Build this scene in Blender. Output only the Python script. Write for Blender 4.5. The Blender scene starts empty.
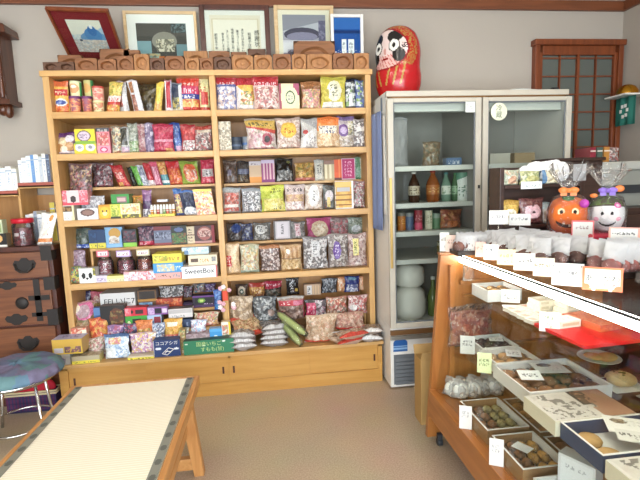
import bpy, bmesh, math, random
import numpy as np
from math import sin, cos, pi, radians as rad
from mathutils import Vector, Matrix

SC = bpy.context.scene
COL = SC.collection
random.seed(5)

# ------------------------------------------------------------------ camera
FPX = 450.3
CAM = np.array([1.2516, -2.9024, 1.2984])
def cam_axes(yaw, pitch, roll):
    fw = np.array([sin(yaw)*cos(pitch), cos(yaw)*cos(pitch), -sin(pitch)])
    r = np.cross(fw, [0, 0, 1]); r /= np.linalg.norm(r); u = np.cross(r, fw)
    c, s = cos(roll), sin(roll)
    return np.array([c*r+s*u, -s*r+c*u, fw])
AX = cam_axes(rad(6.85), rad(7.07), rad(-2.0))
def at(u, v, x=None, y=None, z=None):
    """room point that a measured photo position has on the plane x=, y= or z="""
    d = np.array([(u-320)/FPX, (240-v)/FPX, 1]) @ AX
    i, k = (0, x) if x is not None else (1, y) if y is not None else (2, z)
    return CAM + d*(k-CAM[i])/d[i]

# ------------------------------------------------------------------ colour
def lin(h):
    if not isinstance(h, str):
        return tuple(h)
    if len(h) == 3: h = ''.join(c*2 for c in h)
    o = []
    for i in (0, 2, 4):
        c = int(h[i:i+2], 16)/255
        o.append(c/12.92 if c <= .04045 else ((c+.055)/1.055)**2.4)
    return tuple(o)

# ------------------------------------------------------------------ materials
MATS = {}
def new_mat(name):
    m = bpy.data.materials.new(name); m.use_nodes = True
    nt = m.node_tree
    return m, nt, nt.nodes['Principled BSDF'], nt.nodes, nt.links
def plain(name, h, rough=.5, metal=0, spec=.5, coat=0, emit=None, estr=0, noise=0, nscale=30, bump=0):
    if name in MATS: return MATS[name]
    m, nt, b, N, L = new_mat(name)
    c = lin(h)
    b.inputs['Base Color'].default_value = (*c, 1)
    b.inputs['Roughness'].default_value = rough
    b.inputs['Metallic'].default_value = metal
    b.inputs['Specular IOR Level'].default_value = spec
    b.inputs['Coat Weight'].default_value = coat
    if emit:
        b.inputs['Emission Color'].default_value = (*lin(emit), 1)
        b.inputs['Emission Strength'].default_value = estr
    if noise or bump:
        tc = N.new('ShaderNodeTexCoord'); nz = N.new('ShaderNodeTexNoise')
        nz.inputs['Scale'].default_value = nscale; nz.inputs['Detail'].default_value = 5
        L.new(tc.outputs['Object'], nz.inputs['Vector'])
        if noise:
            mx = N.new('ShaderNodeMix'); mx.data_type = 'RGBA'
            mx.inputs[6].default_value = (*[k*(1-noise) for k in c], 1)
            mx.inputs[7].default_value = (*[min(1, k*(1+noise)) for k in c], 1)
            L.new(nz.outputs['Fac'], mx.inputs[0]); L.new(mx.outputs[2], b.inputs['Base Color'])
        if bump:
            bp = N.new('ShaderNodeBump'); bp.inputs['Strength'].default_value = bump; bp.inputs['Distance'].default_value = .01
            L.new(nz.outputs['Fac'], bp.inputs['Height']); L.new(bp.outputs[0], b.inputs['Normal'])
    MATS[name] = m
    return m
def wood(name, c1, c2, axis='X', scale=9, rough=.42, coat=.1):
    if name in MATS: return MATS[name]
    m, nt, b, N, L = new_mat(name)
    tc = N.new('ShaderNodeTexCoord'); mp = N.new('ShaderNodeMapping')
    sc = {'X': (.5, 6, 6), 'Y': (6, .5, 6), 'Z': (6, 6, .5)}[axis]
    mp.inputs['Scale'].default_value = sc
    nz = N.new('ShaderNodeTexNoise'); nz.inputs['Scale'].default_value = scale; nz.inputs['Detail'].default_value = 6
    nz.inputs['Distortion'].default_value = .6
    rp = N.new('ShaderNodeValToRGB')
    rp.color_ramp.elements[0].position = .3; rp.color_ramp.elements[0].color = (*lin(c1), 1)
    rp.color_ramp.elements[1].position = .7; rp.color_ramp.elements[1].color = (*lin(c2), 1)
    L.new(tc.outputs['Object'], mp.inputs['Vector']); L.new(mp.outputs[0], nz.inputs['Vector'])
    L.new(nz.outputs['Fac'], rp.inputs[0]); L.new(rp.outputs[0], b.inputs['Base Color'])
    bp = N.new('ShaderNodeBump'); bp.inputs['Strength'].default_value = .08; bp.inputs['Distance'].default_value = .004
    L.new(nz.outputs['Fac'], bp.inputs['Height']); L.new(bp.outputs[0], b.inputs['Normal'])
    b.inputs['Roughness'].default_value = rough; b.inputs['Coat Weight'].default_value = coat
    b.inputs['Coat Roughness'].default_value = .3
    MATS[name] = m
    return m
def printed(name, rough, coat=0, spec=.5, bump=0):
    m, nt, b, N, L = new_mat(name)
    a = N.new('ShaderNodeAttribute'); a.attribute_name = 'Col'
    L.new(a.outputs['Color'], b.inputs['Base Color'])
    b.inputs['Roughness'].default_value = rough; b.inputs['Coat Weight'].default_value = coat
    b.inputs['Coat Roughness'].default_value = .15
    b.inputs['Specular IOR Level'].default_value = spec
    if bump:
        tc = N.new('ShaderNodeTexCoord'); nz = N.new('ShaderNodeTexNoise')
        nz.inputs['Scale'].default_value = 38; nz.inputs['Detail'].default_value = 2; nz.inputs['Distortion'].default_value = 1.2
        L.new(tc.outputs['Object'], nz.inputs['Vector'])
        bp = N.new('ShaderNodeBump'); bp.inputs['Strength'].default_value = bump; bp.inputs['Distance'].default_value = .012
        L.new(nz.outputs['Fac'], bp.inputs['Height']); L.new(bp.outputs[0], b.inputs['Normal'])
    MATS[name] = m
    return m
FILM = printed('printed_film', .2, .5, .5, .9)
CARD = printed('printed_card', .5)
MATTE = printed('printed_matte', .75, 0, .3)
GLOSS = printed('lacquer_paint', .25, .3)
def see_through(name, tint, film=.0, rough=.03, gloss=1.0, bump=0):
    m, nt, b, N, L = new_mat(name)
    N.remove(b)
    out = N['Material Output']
    tr = N.new('ShaderNodeBsdfTransparent'); tr.inputs[0].default_value = (*lin(tint), 1)
    gl = N.new('ShaderNodeBsdfGlossy'); gl.inputs['Roughness'].default_value = rough
    fr = N.new('ShaderNodeFresnel'); fr.inputs[0].default_value = 1.45
    mu = N.new('ShaderNodeMath'); mu.operation = 'MULTIPLY'; mu.inputs[1].default_value = gloss
    L.new(fr.outputs[0], mu.inputs[0])
    mx = N.new('ShaderNodeMixShader')
    L.new(mu.outputs[0], mx.inputs[0]); L.new(gl.outputs[0], mx.inputs[2])
    src = tr.outputs[0]
    if film:
        df = N.new('ShaderNodeBsdfDiffuse'); df.inputs[0].default_value = (.85, .86, .88, 1)
        tl = N.new('ShaderNodeBsdfTranslucent'); tl.inputs[0].default_value = (.84, .84, .85, 1); df.inputs[0].default_value = (.84, .84, .85, 1)
        m3 = N.new('ShaderNodeMixShader'); m3.inputs[0].default_value = .5
        L.new(df.outputs[0], m3.inputs[1]); L.new(tl.outputs[0], m3.inputs[2])
        m2 = N.new('ShaderNodeMixShader'); m2.inputs[0].default_value = film
        L.new(src, m2.inputs[1]); L.new(m3.outputs[0], m2.inputs[2]); src = m2.outputs[0]
    L.new(src, mx.inputs[1]); L.new(mx.outputs[0], out.inputs[0])
    if bump:
        tc = N.new('ShaderNodeTexCoord'); nz = N.new('ShaderNodeTexNoise'); nz.inputs['Scale'].default_value = 45
        L.new(tc.outputs['Object'], nz.inputs['Vector'])
        bp = N.new('ShaderNodeBump'); bp.inputs['Strength'].default_value = bump; bp.inputs['Distance'].default_value = .02
        L.new(nz.outputs['Fac'], bp.inputs['Height']); L.new(bp.outputs[0], gl.inputs['Normal']); L.new(bp.outputs[0], fr.inputs['Normal'])
    MATS[name] = m
    return m
GLASS = see_through('clear_glass', 'fbfdfb', 0, .02, .8)
CASEGLASS = see_through('display_glass', 'fafcfa', 0, .02, .1)
CELLO = see_through('clear_film', 'ffffff', .07, .12, 1.2, .8)
MILKW = see_through('white_film', 'ffffff', .8, .25, .8, .6)
MILKY = see_through('milky_film', 'ffffff', .38, .2, 1.0, .6)
JARPL = see_through('clear_plastic', 'f8fafa', .05, .06, 1.2)

W_SHELF = wood('honey_wood', 'be8f53', 'd0a86e', 'X', 8)
W_SHELFZ = wood('honey_wood_upright', 'be8f53', 'd0a86e', 'Z', 8)
W_BACK = wood('honey_wood_back', 'a3723c', 'b4834b', 'Z', 6)  # back panel darkened: shade in the gaps is put into its colour
W_DOOR = wood('golden_wood_door', 'bb8840', 'ca9a52', 'X', 5)
W_MOLD = wood('mold_wood', '764a2c', '98653e', 'X', 10, .6, 0)
W_MOLD2 = wood('mold_wood_pale', '8d5e36', 'b07c4c', 'Z', 9, .6, 0)
W_MOLD3 = wood('mold_wood_dark', '523626', '6f4a34', 'X', 9, .6, 0)
W_TANSU = wood('chest_wood', '613620', '835031', 'X', 7, .4, .2)
W_TANSUD = wood('chest_wood_dark', '3f1c12', '582a1b', 'Z', 7, .4, .2)
W_TRIM = wood('trim_wood', '6b3c24', '834b2e', 'X', 7)
W_DOORF = wood('door_wood', '6d3418', '874522', 'Z', 7, .45)
W_CASE = wood('case_wood', '955a26', 'ad7038', 'Z', 6, .35, .2)
W_CASEY = wood('case_wood_rail', '955a26', 'ad7038', 'Y', 6, .35, .2)
W_BENCH = wood('bench_wood', 'b67c42', 'cc965a', 'Y', 7, .45)
W_BENCHZ = wood('bench_wood_leg', 'b67c42', 'cc965a', 'Z', 7, .45)
W_DARK = wood('dark_stained_wood', '2c1a14', '42281e', 'X', 8, .4, .2)
W_CLOCK = wood('clock_wood', '43200f', '603018', 'Z', 8, .35, .3)
W_PALE = wood('pale_frame_wood', 'c9a777', 'd9bd92', 'X', 7)
IRON = plain('black_iron', '322d2b', .55, .4)
CHROME = plain('chrome', 'd0d0d0', .15, 1)
ALU = plain('aluminium', 'b9b7ae', .35, .8)
WHITE = plain('white_enamel', 'e6e4de', .35)
CREAM = plain('cream_metal', 'bfb8aa', .4)
LINER = plain('fridge_liner', '92908a', .5)
GREYPL = plain('grey_plastic', '6a6f74', .5)
DGREY = plain('dark_grey_plastic', '2f3236', .5)
BLACKPL = plain('black_plastic', '17171a', .35)
PAPER = plain('white_paper', 'f0eee8', .7)
CREAMP = plain('cream_paper', 'e9dfc0', .7)
BRONZE = plain('brown_strip', '7d5a37', .4, .3)
RED = plain('red_plastic', 'c0122a', .35)
INK = plain('ink_black', '141414', .6)
GOLD = plain('gold_metal', 'd29b32', .25, 1)
TUBE = plain('lamp_tube', 'ffffff', .4, emit='fff8ee', estr=13)
BLUEC = plain('blue_towel', '7f8fba', .9, noise=.12, nscale=60, bump=.3)
CRIMSON = plain('crimson_cloth', 'b01f3c', .85, noise=.08, nscale=50)

# ------------------------------------------------------------------ meshes
class MB:
    def __init__(s): s.v = []; s.f = []; s.m = []; s.sm = []
    def add(s, V, F, mi=0, smooth=False):
        o = len(s.v); s.v += [tuple(map(float, p)) for p in V]
        for f in F: s.f.append([o+i for i in f]); s.m.append(mi); s.sm.append(smooth)
    def box(s, x0, x1, y0, y1, z0, z1, mi=0):
        V = [(x, y, z) for x in (x0, x1) for y in (y0, y1) for z in (z0, z1)]
        s.add(V, [(0, 1, 3, 2), (4, 6, 7, 5), (0, 4, 5, 1), (2, 3, 7, 6), (0, 2, 6, 4), (1, 5, 7, 3)], mi)
        return s
    def prism(s, poly, a, b, axis='z', mi=0):
        """extrude a 2-D outline: axis z -> (x,y), y -> (x,z), x -> (y,z)"""
        def P(p, h): return {'z': (p[0], p[1], h), 'y': (p[0], h, p[1]), 'x': (h, p[0], p[1])}[axis]
        n = len(poly)
        V = [P(p, a) for p in poly]+[P(p, b) for p in poly]
        s.add(V, [list(range(n))[::-1], list(range(n, 2*n))]+[(i, (i+1) % n, n+(i+1) % n, n+i) for i in range(n)], mi)
        return s
    def lathe(s, prof, c=(0, 0, 0), seg=24, mi=0, cap=True, sx=1, sy=1):
        n = len(prof); V = []
        for k in range(seg):
            a = 2*pi*k/seg
            V += [(c[0]+r*cos(a)*sx, c[1]+r*sin(a)*sy, c[2]+z) for r, z in prof]
        F = []
        for k in range(seg):
            k2 = (k+1) % seg
            for i in range(n-1): F.append((k*n+i, k2*n+i, k2*n+i+1, k*n+i+1))
        s.add(V, F, mi, True)
        if cap:
            for i, fl in ((0, True), (n-1, False)):
                if prof[i][0] > 1e-5:
                    ring = [k*n+i for k in range(seg)]
                    s.add([V[j] for j in ring], [list(range(seg))[::-1] if fl else list(range(seg))], mi)
        return s
    def tube(s, pts, r, seg=8, mi=0, closed=False):
        P = [Vector(p) for p in pts]; n = len(P); V = []
        for i, p in enumerate(P):
            if closed: d = P[(i+1) % n]-P[i-1]
            else: d = P[min(i+1, n-1)]-P[max(i-1, 0)]
            d.normalize()
            a = d.cross(Vector((0, 0, 1)) if abs(d.z) < .9 else Vector((1, 0, 0))); a.normalize(); b = d.cross(a)
            rr = r[i] if isinstance(r, (list, tuple)) else r
            V += [p+a*rr*cos(2*pi*k/seg)+b*rr*sin(2*pi*k/seg) for k in range(seg)]
        F = []
        for i in range(n if closed else n-1):
            j = (i+1) % n
            for k in range(seg): F.append((i*seg+k, i*seg+(k+1) % seg, j*seg+(k+1) % seg, j*seg+k))
        if not closed: F += [list(range(seg))[::-1], [(n-1)*seg+k for k in range(seg)]]
        s.add(V, F, mi, True)
        return s
    def ball(s, c, rx, ry, rz, seg=16, ring=10, mi=0):
        prof = [(max(1e-6, sin(pi*i/ring)), -cos(pi*i/ring)) for i in range(ring+1)]
        n = len(prof); V = []
        for k in range(seg):
            a = 2*pi*k/seg
            V += [(c[0]+r*cos(a)*rx, c[1]+r*sin(a)*ry, c[2]+z*rz) for r, z in prof]
        F = [(k*n+i, ((k+1) % seg)*n+i, ((k+1) % seg)*n+i+1, k*n+i+1) for k in range(seg) for i in range(n-1)]
        s.add(V, F, mi, True)
        return s
    def xf(s, M):
        s.v = [tuple(M @ Vector(p)) for p in s.v]; return s
    def build(s, name, mat, parent=None, origin=None, bev=0):
        me = bpy.data.meshes.new(name)
        ow = Vector(WL[parent.name]) if parent and origin == 'w' else Vector(origin) if origin and origin != 'w' else Vector((0, 0, 0))
        me.from_pydata([tuple(Vector(p)-ow) for p in s.v], [], s.f)
        mats = mat if isinstance(mat, (list, tuple)) else [mat]
        for m in mats: me.materials.append(m)
        me.polygons.foreach_set('material_index', s.m); me.polygons.foreach_set('use_smooth', s.sm)
        me.validate(); me.update()
        o = bpy.data.objects.new(name, me); COL.objects.link(o)
        if parent: o.parent = parent
        else: o.location = ow
        WL[o.name] = tuple(ow)
        if bev:
            md = o.modifiers.new('bevel', 'BEVEL'); md.width = bev; md.segments = 2; md.limit_method = 'ANGLE'
        return o
WL = {}     # where each thing stands
def thing(name, label, cat, loc=(0, 0, 0), rz=0, group=None):
    o = bpy.data.objects.new(name, None); COL.objects.link(o); o.empty_display_size = .05
    o.location = loc; o.rotation_euler = (0, 0, rz); WL[o.name] = tuple(loc)
    return tag(o, label, cat, group)
def tag(o, label=None, cat=None, group=None, kind=None):
    if label: o['label'] = label
    if cat: o['category'] = cat
    if group: o['group'] = group
    if kind: o['kind'] = kind
    return o
def struct(o, label=None, cat=None):
    o['kind'] = 'structure'
    if label: o['label'] = label
    if cat: o['category'] = cat
    return o
def dup(o, loc=None, rot=None, label=None):
    c = o.copy(); COL.objects.link(c)
    if loc is not None: c.location = loc
    if rot is not None: c.rotation_euler = rot
    if label: c['label'] = label
    WL[c.name] = tuple(c.location)
    for ch in list(o.children):
        d = ch.copy(); COL.objects.link(d); d.parent = c
        for g in list(ch.children):
            e = g.copy(); COL.objects.link(e); e.parent = d
    return c

# ------------------------------------------------------------------ printed designs
def paint(spec, nx, ny, asp, rng, grain=.0):
    """colour grid of a printed face: s runs left to right, t upward"""
    S, T = np.meshgrid((np.arange(nx)+.5)/nx, (np.arange(ny)+.5)/ny)
    A = np.ones((ny, nx, 3))*.8
    for op in spec.split(';'):
        w = op.split()
        if not w: continue
        k = w[0]
        if k == 'b': A[:] = lin(w[1])
        elif k == 'h': A[(T >= float(w[1])) & (T < float(w[2]))] = lin(w[3])
        elif k == 'v': A[(S >= float(w[1])) & (S < float(w[2]))] = lin(w[3])
        elif k in 'ensx' or k in ('r', 'o'):
            a, b, c, d = map(float, w[1:5])
            if k == 'e': A[((S-a)/c)**2+((T-b)/d)**2 < 1] = lin(w[5]); continue
            if k == 'o':
                q = ((S-a)/c)**2+((T-b)/d)**2; A[(q < 1) & (q > .6)] = lin(w[5]); continue
            reg = (S >= a) & (S < c) & (T >= b) & (T < d)
            if k == 'r': A[reg] = lin(w[5])
            elif k == 'n':
                n = int(int(w[5])*4.2); pal = np.array([lin(x) for x in w[6].split('/')]); pal = .66*pal+.34*pal.mean(0)
                px = rng.uniform(a, c, n); py = rng.uniform(b, d, n)
                D = (S[..., None]-px)**2+((T[..., None]-py)*asp)**2
                A[reg] = np.array([pal[rng.integers(len(pal))] for _ in range(n)])[D.argmin(-1)][reg]
            elif k == 's':
                n = int(w[6]); A[reg & ((np.floor((S-a)/(c-a)*n*2).astype(int) % 2) == 0)] = lin(w[5])
            elif k == 'x':
                # rows of small unreadable lettering strokes
                n = int(w[6]); rows = int(w[7]) if len(w) > 7 else 1
                g = rng.random((rows*4+1, n*4+1)) < .5
                g[3::4] = False; g[:, 3::4] = False
                ii = np.clip(((T-b)/(d-b)*rows*4).astype(int), 0, rows*4); jj = np.clip(((S-a)/(c-a)*n*4).astype(int), 0, n*4)
                A[reg & g[ii, jj]] = .15*A[reg & g[ii, jj]]+.85*np.array(lin(w[5]))
        elif k == 'd':    # everything above a slanting line
            tl, tr = float(w[1]), float(w[2]); A[T > tl+(tr-tl)*S] = lin(w[3])
        elif k == 'u':    # everything below it
            tl, tr = float(w[1]), float(w[2]); A[T < tl+(tr-tl)*S] = lin(w[3])
    if spec[:1] == 'b' and grain: A = .86*A+.14*(A @ np.array([.25, .6, .15]))[..., None]
    if grain: A *= 1+grain*(rng.random(A.shape[:2])[..., None]-.5)*2
    return A
def grid_faces(nx, ny, flip=False):
    i, j = np.meshgrid(np.arange(nx), np.arange(ny))
    a = (j*(nx+1)+i).ravel()
    F = np.stack([a, a+1, a+nx+2, a+nx+1], 1)
    return F[:, ::-1] if flip else F
def mesh_grids(name, parts, mat, parent=None, smooth=True):
    """parts: list of (V[ny+1,nx+1,3], colours[ny,nx,3], flip)"""
    Vs, Fs, Cs, o = [], [], [], 0
    for V, C, fl in parts:
        ny, nx = C.shape[:2]
        Vs.append(V.reshape(-1, 3)); Fs.append(grid_faces(nx, ny, fl)+o); Cs.append(C.reshape(-1, 3)); o += (nx+1)*(ny+1)
    V = np.concatenate(Vs); F = np.concatenate(Fs); C = np.concatenate(Cs)
    me = bpy.data.meshes.new(name)
    me.vertices.add(len(V)); me.vertices.foreach_set('co', V.astype(np.float32).ravel())
    me.loops.add(len(F)*4); me.loops.foreach_set('vertex_index', F.astype(np.int32).ravel())
    me.polygons.add(len(F)); me.polygons.foreach_set('loop_start', np.arange(0, len(F)*4, 4, dtype=np.int32))
    me.update(calc_edges=True)
    me.polygons.foreach_set('use_smooth', np.full(len(F), smooth))
    at_ = me.attributes.new('Col', 'FLOAT_COLOR', 'FACE')
    at_.data.foreach_set('color', np.concatenate([np.clip(C, 0, 1), np.ones((len(C), 1))], 1).astype(np.float32).ravel())
    me.materials.append(mat); me.validate()
    ob = bpy.data.objects.new(name, me); COL.objects.link(ob)
    if parent: ob.parent = parent
    WL[ob.name] = (0, 0, 0)
    return ob
CELL = .0038
def res(w, lo=6, hi=72): return int(min(hi, max(lo, round(w/CELL))))
def flatc(c, nx=1, ny=1): return np.ones((ny, nx, 3))*np.array(lin(c))
def make_bag(name, W, H, T, spec, seed=0, lean=0, seal=True, mat=None, back=None, crinkle=1, parent=None, pinch=.09):
    rng = np.random.default_rng(seed)
    if spec != 'b fff' and not lean: lean = W*rng.uniform(-.07, .07)
    nx, ny = res(W), res(H)
    C = paint(spec, nx, ny, H/W, rng, .22)
    s, t = np.meshgrid(np.linspace(0, 1, nx+1), np.linspace(0, 1, ny+1))
    pr = (1-np.abs(2*s-1)**2.6)
    pt = np.clip(t/.07, 0, 1)**.45*np.clip((.95-t)/.42, 0, 1)**.7
    ph = rng.uniform(0, 6.28, 8)
    wob = (np.sin(9*s+7*t+ph[0])+np.sin(-8*s+13*t+ph[1])+.7*np.sin(21*s+5*t+ph[2])+.6*np.sin(17*t-14*s+ph[3]))*.06*crinkle
    th = T/2*pr*pt*(1+wob*1.6)
    edge = (1-pinch*np.sin(pi*np.clip(t, 0, 1))**1.0)
    x = (s-.5)*W*edge+lean*(t-.5)+.012*crinkle*W*np.sin(8*t+ph[4])+.008*crinkle*W*np.sin(23*t+ph[7])*np.sign(s-.5)
    z = t*H+(.02*H*np.sin(7*s+ph[5])*np.clip((t-.7)/.3, 0, 1)*crinkle)+.03*H*(s-.5)*rng.uniform(-1, 1)*t*crinkle
    sw = .05*T*np.sin(5*s+ph[6])*t
    Vf = np.stack([x, sw-th, z], -1); Vb = np.stack([x, sw+th, z], -1)
    bc = C.reshape(-1, 3).mean(0)*.9 if back is None else np.array(lin(back))
    Cb = np.ones_like(C)*bc
    ob = mesh_grids(name, [(Vf, C, False), (Vb, Cb, True)], mat or FILM, parent)
    if seal and H > .09:
        m = max(8, nx//2)
        ss, tt = np.meshgrid(np.linspace(0, 1, m+1), np.linspace(0, 1, 4))
        xs = np.interp(ss[0], s[0], x[-1])[None, :]+0*tt; zs = np.interp(ss[0], s[0], z[-1])[None, :]-H*.05*(1-tt)
        ys = .0016*np.sign(np.sin(tt*9))+.05*T*np.sin(5*ss+ph[6])-.0012
        Cs = np.ones((3, m, 3))*np.clip(C[-max(2, ny//12):].reshape(-1, 3).mean(0)*1.05, 0, 1)
        P1 = np.stack([xs, ys-.0012, zs], -1); P2 = np.stack([xs, ys+.0012, zs], -1)
        mesh_grids('top_seal', [(P1, Cs, False), (P2, Cs, True)], mat or FILM, ob, False)
    return ob
def make_box(name, W, D, H, spec, seed=0, top=None, side=None, mat=None, parent=None, lean=0, fine=1):
    rng = np.random.default_rng(seed)
    nx, nz, ny = res(W*fine), res(H*fine, 3), res(D, 3, 40)
    Cf = paint(spec, nx, nz, H/W, rng)
    mean = Cf.reshape(-1, 3).mean(0)
    Ct = paint(top, nx, ny, D/W, rng) if top else np.ones((1, 1, 3))*mean
    Cs = np.ones((1, 1, 3))*(np.array(lin(side)) if side else mean)
    def q(a, b, c, n, m):
        s, t = np.meshgrid(np.linspace(0, 1, n+1), np.linspace(0, 1, m+1))
        return np.array(a)+s[..., None]*np.array(b)+t[..., None]*np.array(c)
    h, d = W/2, D/2
    P = [(q((-h, -d, 0), (W, 0, 0), (0, 0, H), nx, nz), Cf, False),
         (q((-h, -d, H), (W, 0, 0), (0, D, 0), Ct.shape[1], Ct.shape[0]), Ct, False),
         (q((h, -d, 0), (0, D, 0), (0, 0, H), 1, 1), Cs, False), (q((-h, d, 0), (0, -D, 0), (0, 0, H), 1, 1), Cs, False),
         (q((h, d, 0), (-W, 0, 0), (0, 0, H), 1, 1), Cs, False), (q((-h, d, 0), (W, 0, 0), (0, -D, 0), 1, 1), Cs, False)]
    if lean:
        for V, _, _ in P: V[..., 0] += lean*(V[..., 2]/H-.5)
    return mesh_grids(name, P, mat or CARD, parent, False)
def make_dome(name, W, D, H, spec, seed=0, mat=None, parent=None):
    """rounded stuffed pouch with a printed front"""
    n = 64; C = paint(spec, n, n, 1, np.random.default_rng(seed))
    s, t = np.meshgrid(np.linspace(-1, 1, n+1), np.linspace(-1, 1, n+1))
    x = s*np.sqrt(1-t*t/2*.8); z = t*np.sqrt(1-s*s/2*.8); q = np.sqrt(np.clip(1-(np.abs(s)**2.4), 0, 1)*np.clip(1-np.abs(t)**2.4, 0, 1))
    A = np.stack([x*W/2, -q*D/2, (z+1)*H/2], -1); B = np.stack([x*W/2, q*D/2, (z+1)*H/2], -1)
    return mesh_grids(name, [(A, C, False), (B, np.ones_like(C)*C.reshape(-1, 3).mean(0), True)], mat or MATTE, parent)
def make_can(name, R, H, spec, seed=0, taper=1.0, mat=None, parent=None, top='ddd', R2=None):
    """cup, can or tin: printed wall, R at the foot and R*taper at the rim"""
    rng = np.random.default_rng(seed)
    n, m = max(20, res(pi*R)*2//2*2), res(H, 4)
    C = paint(spec, n//2, m, H/(2*R), rng); C = np.concatenate([C, C], 1); n = C.shape[1]
    s, t = np.meshgrid(np.linspace(0, 1, n+1), np.linspace(0, 1, m+1))
    a = pi+s*2*pi; r = R*(1+(taper-1)*t)
    V = np.stack([r*np.cos(a), r*np.sin(a), t*H], -1)
    rr, aa = np.meshgrid(np.linspace(1, .01, 3), a[0]); rr, aa = rr.T, aa.T
    Vt = np.stack([rr*R*taper*np.cos(aa), rr*R*taper*np.sin(aa), np.full_like(rr, H)], -1)
    Vb = np.stack([rr*R*np.cos(aa), rr*R*np.sin(aa), np.zeros_like(rr)], -1)
    return mesh_grids(name, [(V, C, False), (Vt, flatc(top, n, 2), False), (Vb, flatc(top, n, 2), True)], mat or CARD, parent)
def tint(o, h):
    """give a plain mesh a Col attribute"""
    me = o.data; a = me.attributes.new('Col', 'FLOAT_COLOR', 'FACE')
    a.data.foreach_set('color', np.tile([*lin(h), 1], len(me.polygons)).astype(np.float32)); return o
def lettering(name, s, size, mat, parent, loc, rot=(pi/2, 0, 0), align='CENTER', sx=1, thick=.0004):
    cu = bpy.data.curves.new(name, 'FONT'); cu.body = s; cu.size = size; cu.align_x = align; cu.align_y = 'CENTER'; cu.extrude = thick
    t = bpy.data.objects.new(name, cu); COL.objects.link(t)
    me = bpy.data.meshes.new_from_object(t.evaluated_get(bpy.context.evaluated_depsgraph_get()))
    bpy.data.objects.remove(t); bpy.data.curves.remove(cu)
    me.materials.clear(); me.materials.append(mat)
    o = bpy.data.objects.new(name, me); COL.objects.link(o); o.parent = parent
    o.location = loc; o.rotation_euler = rot; o.scale = (sx, 1, 1)
    return o
# ================================================================== the room
XL, XR, YB, YF, ZC = -1.7, 3.99, .34, -4.6, 2.565
def wall_mat():
    m, nt, b, N, L = new_mat('wallpaper')
    tc = N.new('ShaderNodeTexCoord'); nz = N.new('ShaderNodeTexNoise'); nz.inputs['Scale'].default_value = 90; nz.inputs['Detail'].default_value = 6
    L.new(tc.outputs['Object'], nz.inputs['Vector'])
    bp = N.new('ShaderNodeBump'); bp.inputs['Strength'].default_value = .15; bp.inputs['Distance'].default_value = .003
    L.new(nz.outputs['Fac'], bp.inputs['Height']); L.new(bp.outputs[0], b.inputs['Normal'])
    b.inputs['Base Color'].default_value = (*lin('b4aba0'), 1); b.inputs['Roughness'].default_value = .85
    return m
def floor_mat():
    m, nt, b, N, L = new_mat('vinyl_floor')
    tc = N.new('ShaderNodeTexCoord')
    nz = N.new('ShaderNodeTexNoise'); nz.inputs['Scale'].default_value = 140; nz.inputs['Detail'].default_value = 3
    n2 = N.new('ShaderNodeTexNoise'); n2.inputs['Scale'].default_value = 3
    L.new(tc.outputs['Object'], nz.inputs['Vector']); L.new(tc.outputs['Object'], n2.inputs['Vector'])
    rp = N.new('ShaderNodeValToRGB')
    rp.color_ramp.elements[0].position = .35; rp.color_ramp.elements[0].color = (*lin('b49f86'), 1)
    rp.color_ramp.elements[1].position = .65; rp.color_ramp.elements[1].color = (*lin('cbb89e'), 1)
    mx = N.new('ShaderNodeMix'); mx.data_type = 'RGBA'; mx.blend_type = 'MULTIPLY'; mx.inputs[0].default_value = .25
    L.new(nz.outputs['Fac'], rp.inputs[0]); L.new(rp.outputs[0], mx.inputs[6]); L.new(n2.outputs['Color'], mx.inputs[7])
    L.new(mx.outputs[2], b.inputs['Base Color']); b.inputs['Roughness'].default_value = .42
    return m
WALL = wall_mat(); FLOORM = floor_mat()
CEIL = plain('ceiling_board', 'e2dccf', .9)
struct(MB().box(XL, XR, YF, YB, -.06, 0).build('floor', FLOORM))
struct(MB().box(XL, XR, YF, YB, ZC, ZC+.06).build('ceiling', CEIL))
struct(MB().box(XL-.08, XR+.08, YB, YB+.08, -.06, ZC+.06).build('wall_back', WALL))
struct(MB().box(XR, XR+.08, YF, YB, -.06, ZC+.06).build('wall_right', WALL))
struct(MB().box(XL-.08, XL, YF, YB, -.06, ZC+.06).build('wall_left', WALL))
f = MB()      # shop front behind the camera: low sill, head, piers; glazed between
f.box(XL, XR, YF-.1, YF, 2.2, ZC+.06); f.box(3.3, XR, YF-.1, YF, -.06, 2.2); f.box(XL, -1.45, YF-.1, YF, -.06, 2.2)
f.box(-1.45, 3.3, YF-.1, YF, -.06, .04)
struct(f.build('wall_front', WALL))
for k, (a, b) in enumerate([(-1.45, -.27), (-.27, .92), (.92, 2.11), (2.11, 3.3)]):
    fr = MB()
    for x in (a, b-.05): fr.box(x, x+.05, YF-.07, YF-.03, .04, 2.2)
    for z in (.04, .9, 2.14): fr.box(a+.05, b-.05, YF-.07, YF-.03, z, z+.06)
    w = struct(fr.build('window_%d' % (k+1), ALU))
    MB().box(a+.05, b-.05, YF-.055, YF-.049, .1, 2.14).build('pane', GLASS, w)
t = MB(); t.box(XL, XR, YB-.03, YB, 2.497, ZC); struct(t.build('trim_1', W_TRIM, bev=.004))
t = MB(); t.box(XR-.03, XR, YF, YB-.03, 2.497, ZC); struct(t.build('trim_2', W_TRIM, bev=.004))
struct(MB().box(XL, XR, YB-.012, YB, 0, .07).build('baseboard_back', W_TRIM))
struct(MB().box(XR-.012, XR, YF, YB-.012, 0, .07).build('baseboard_right', W_TRIM))

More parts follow.
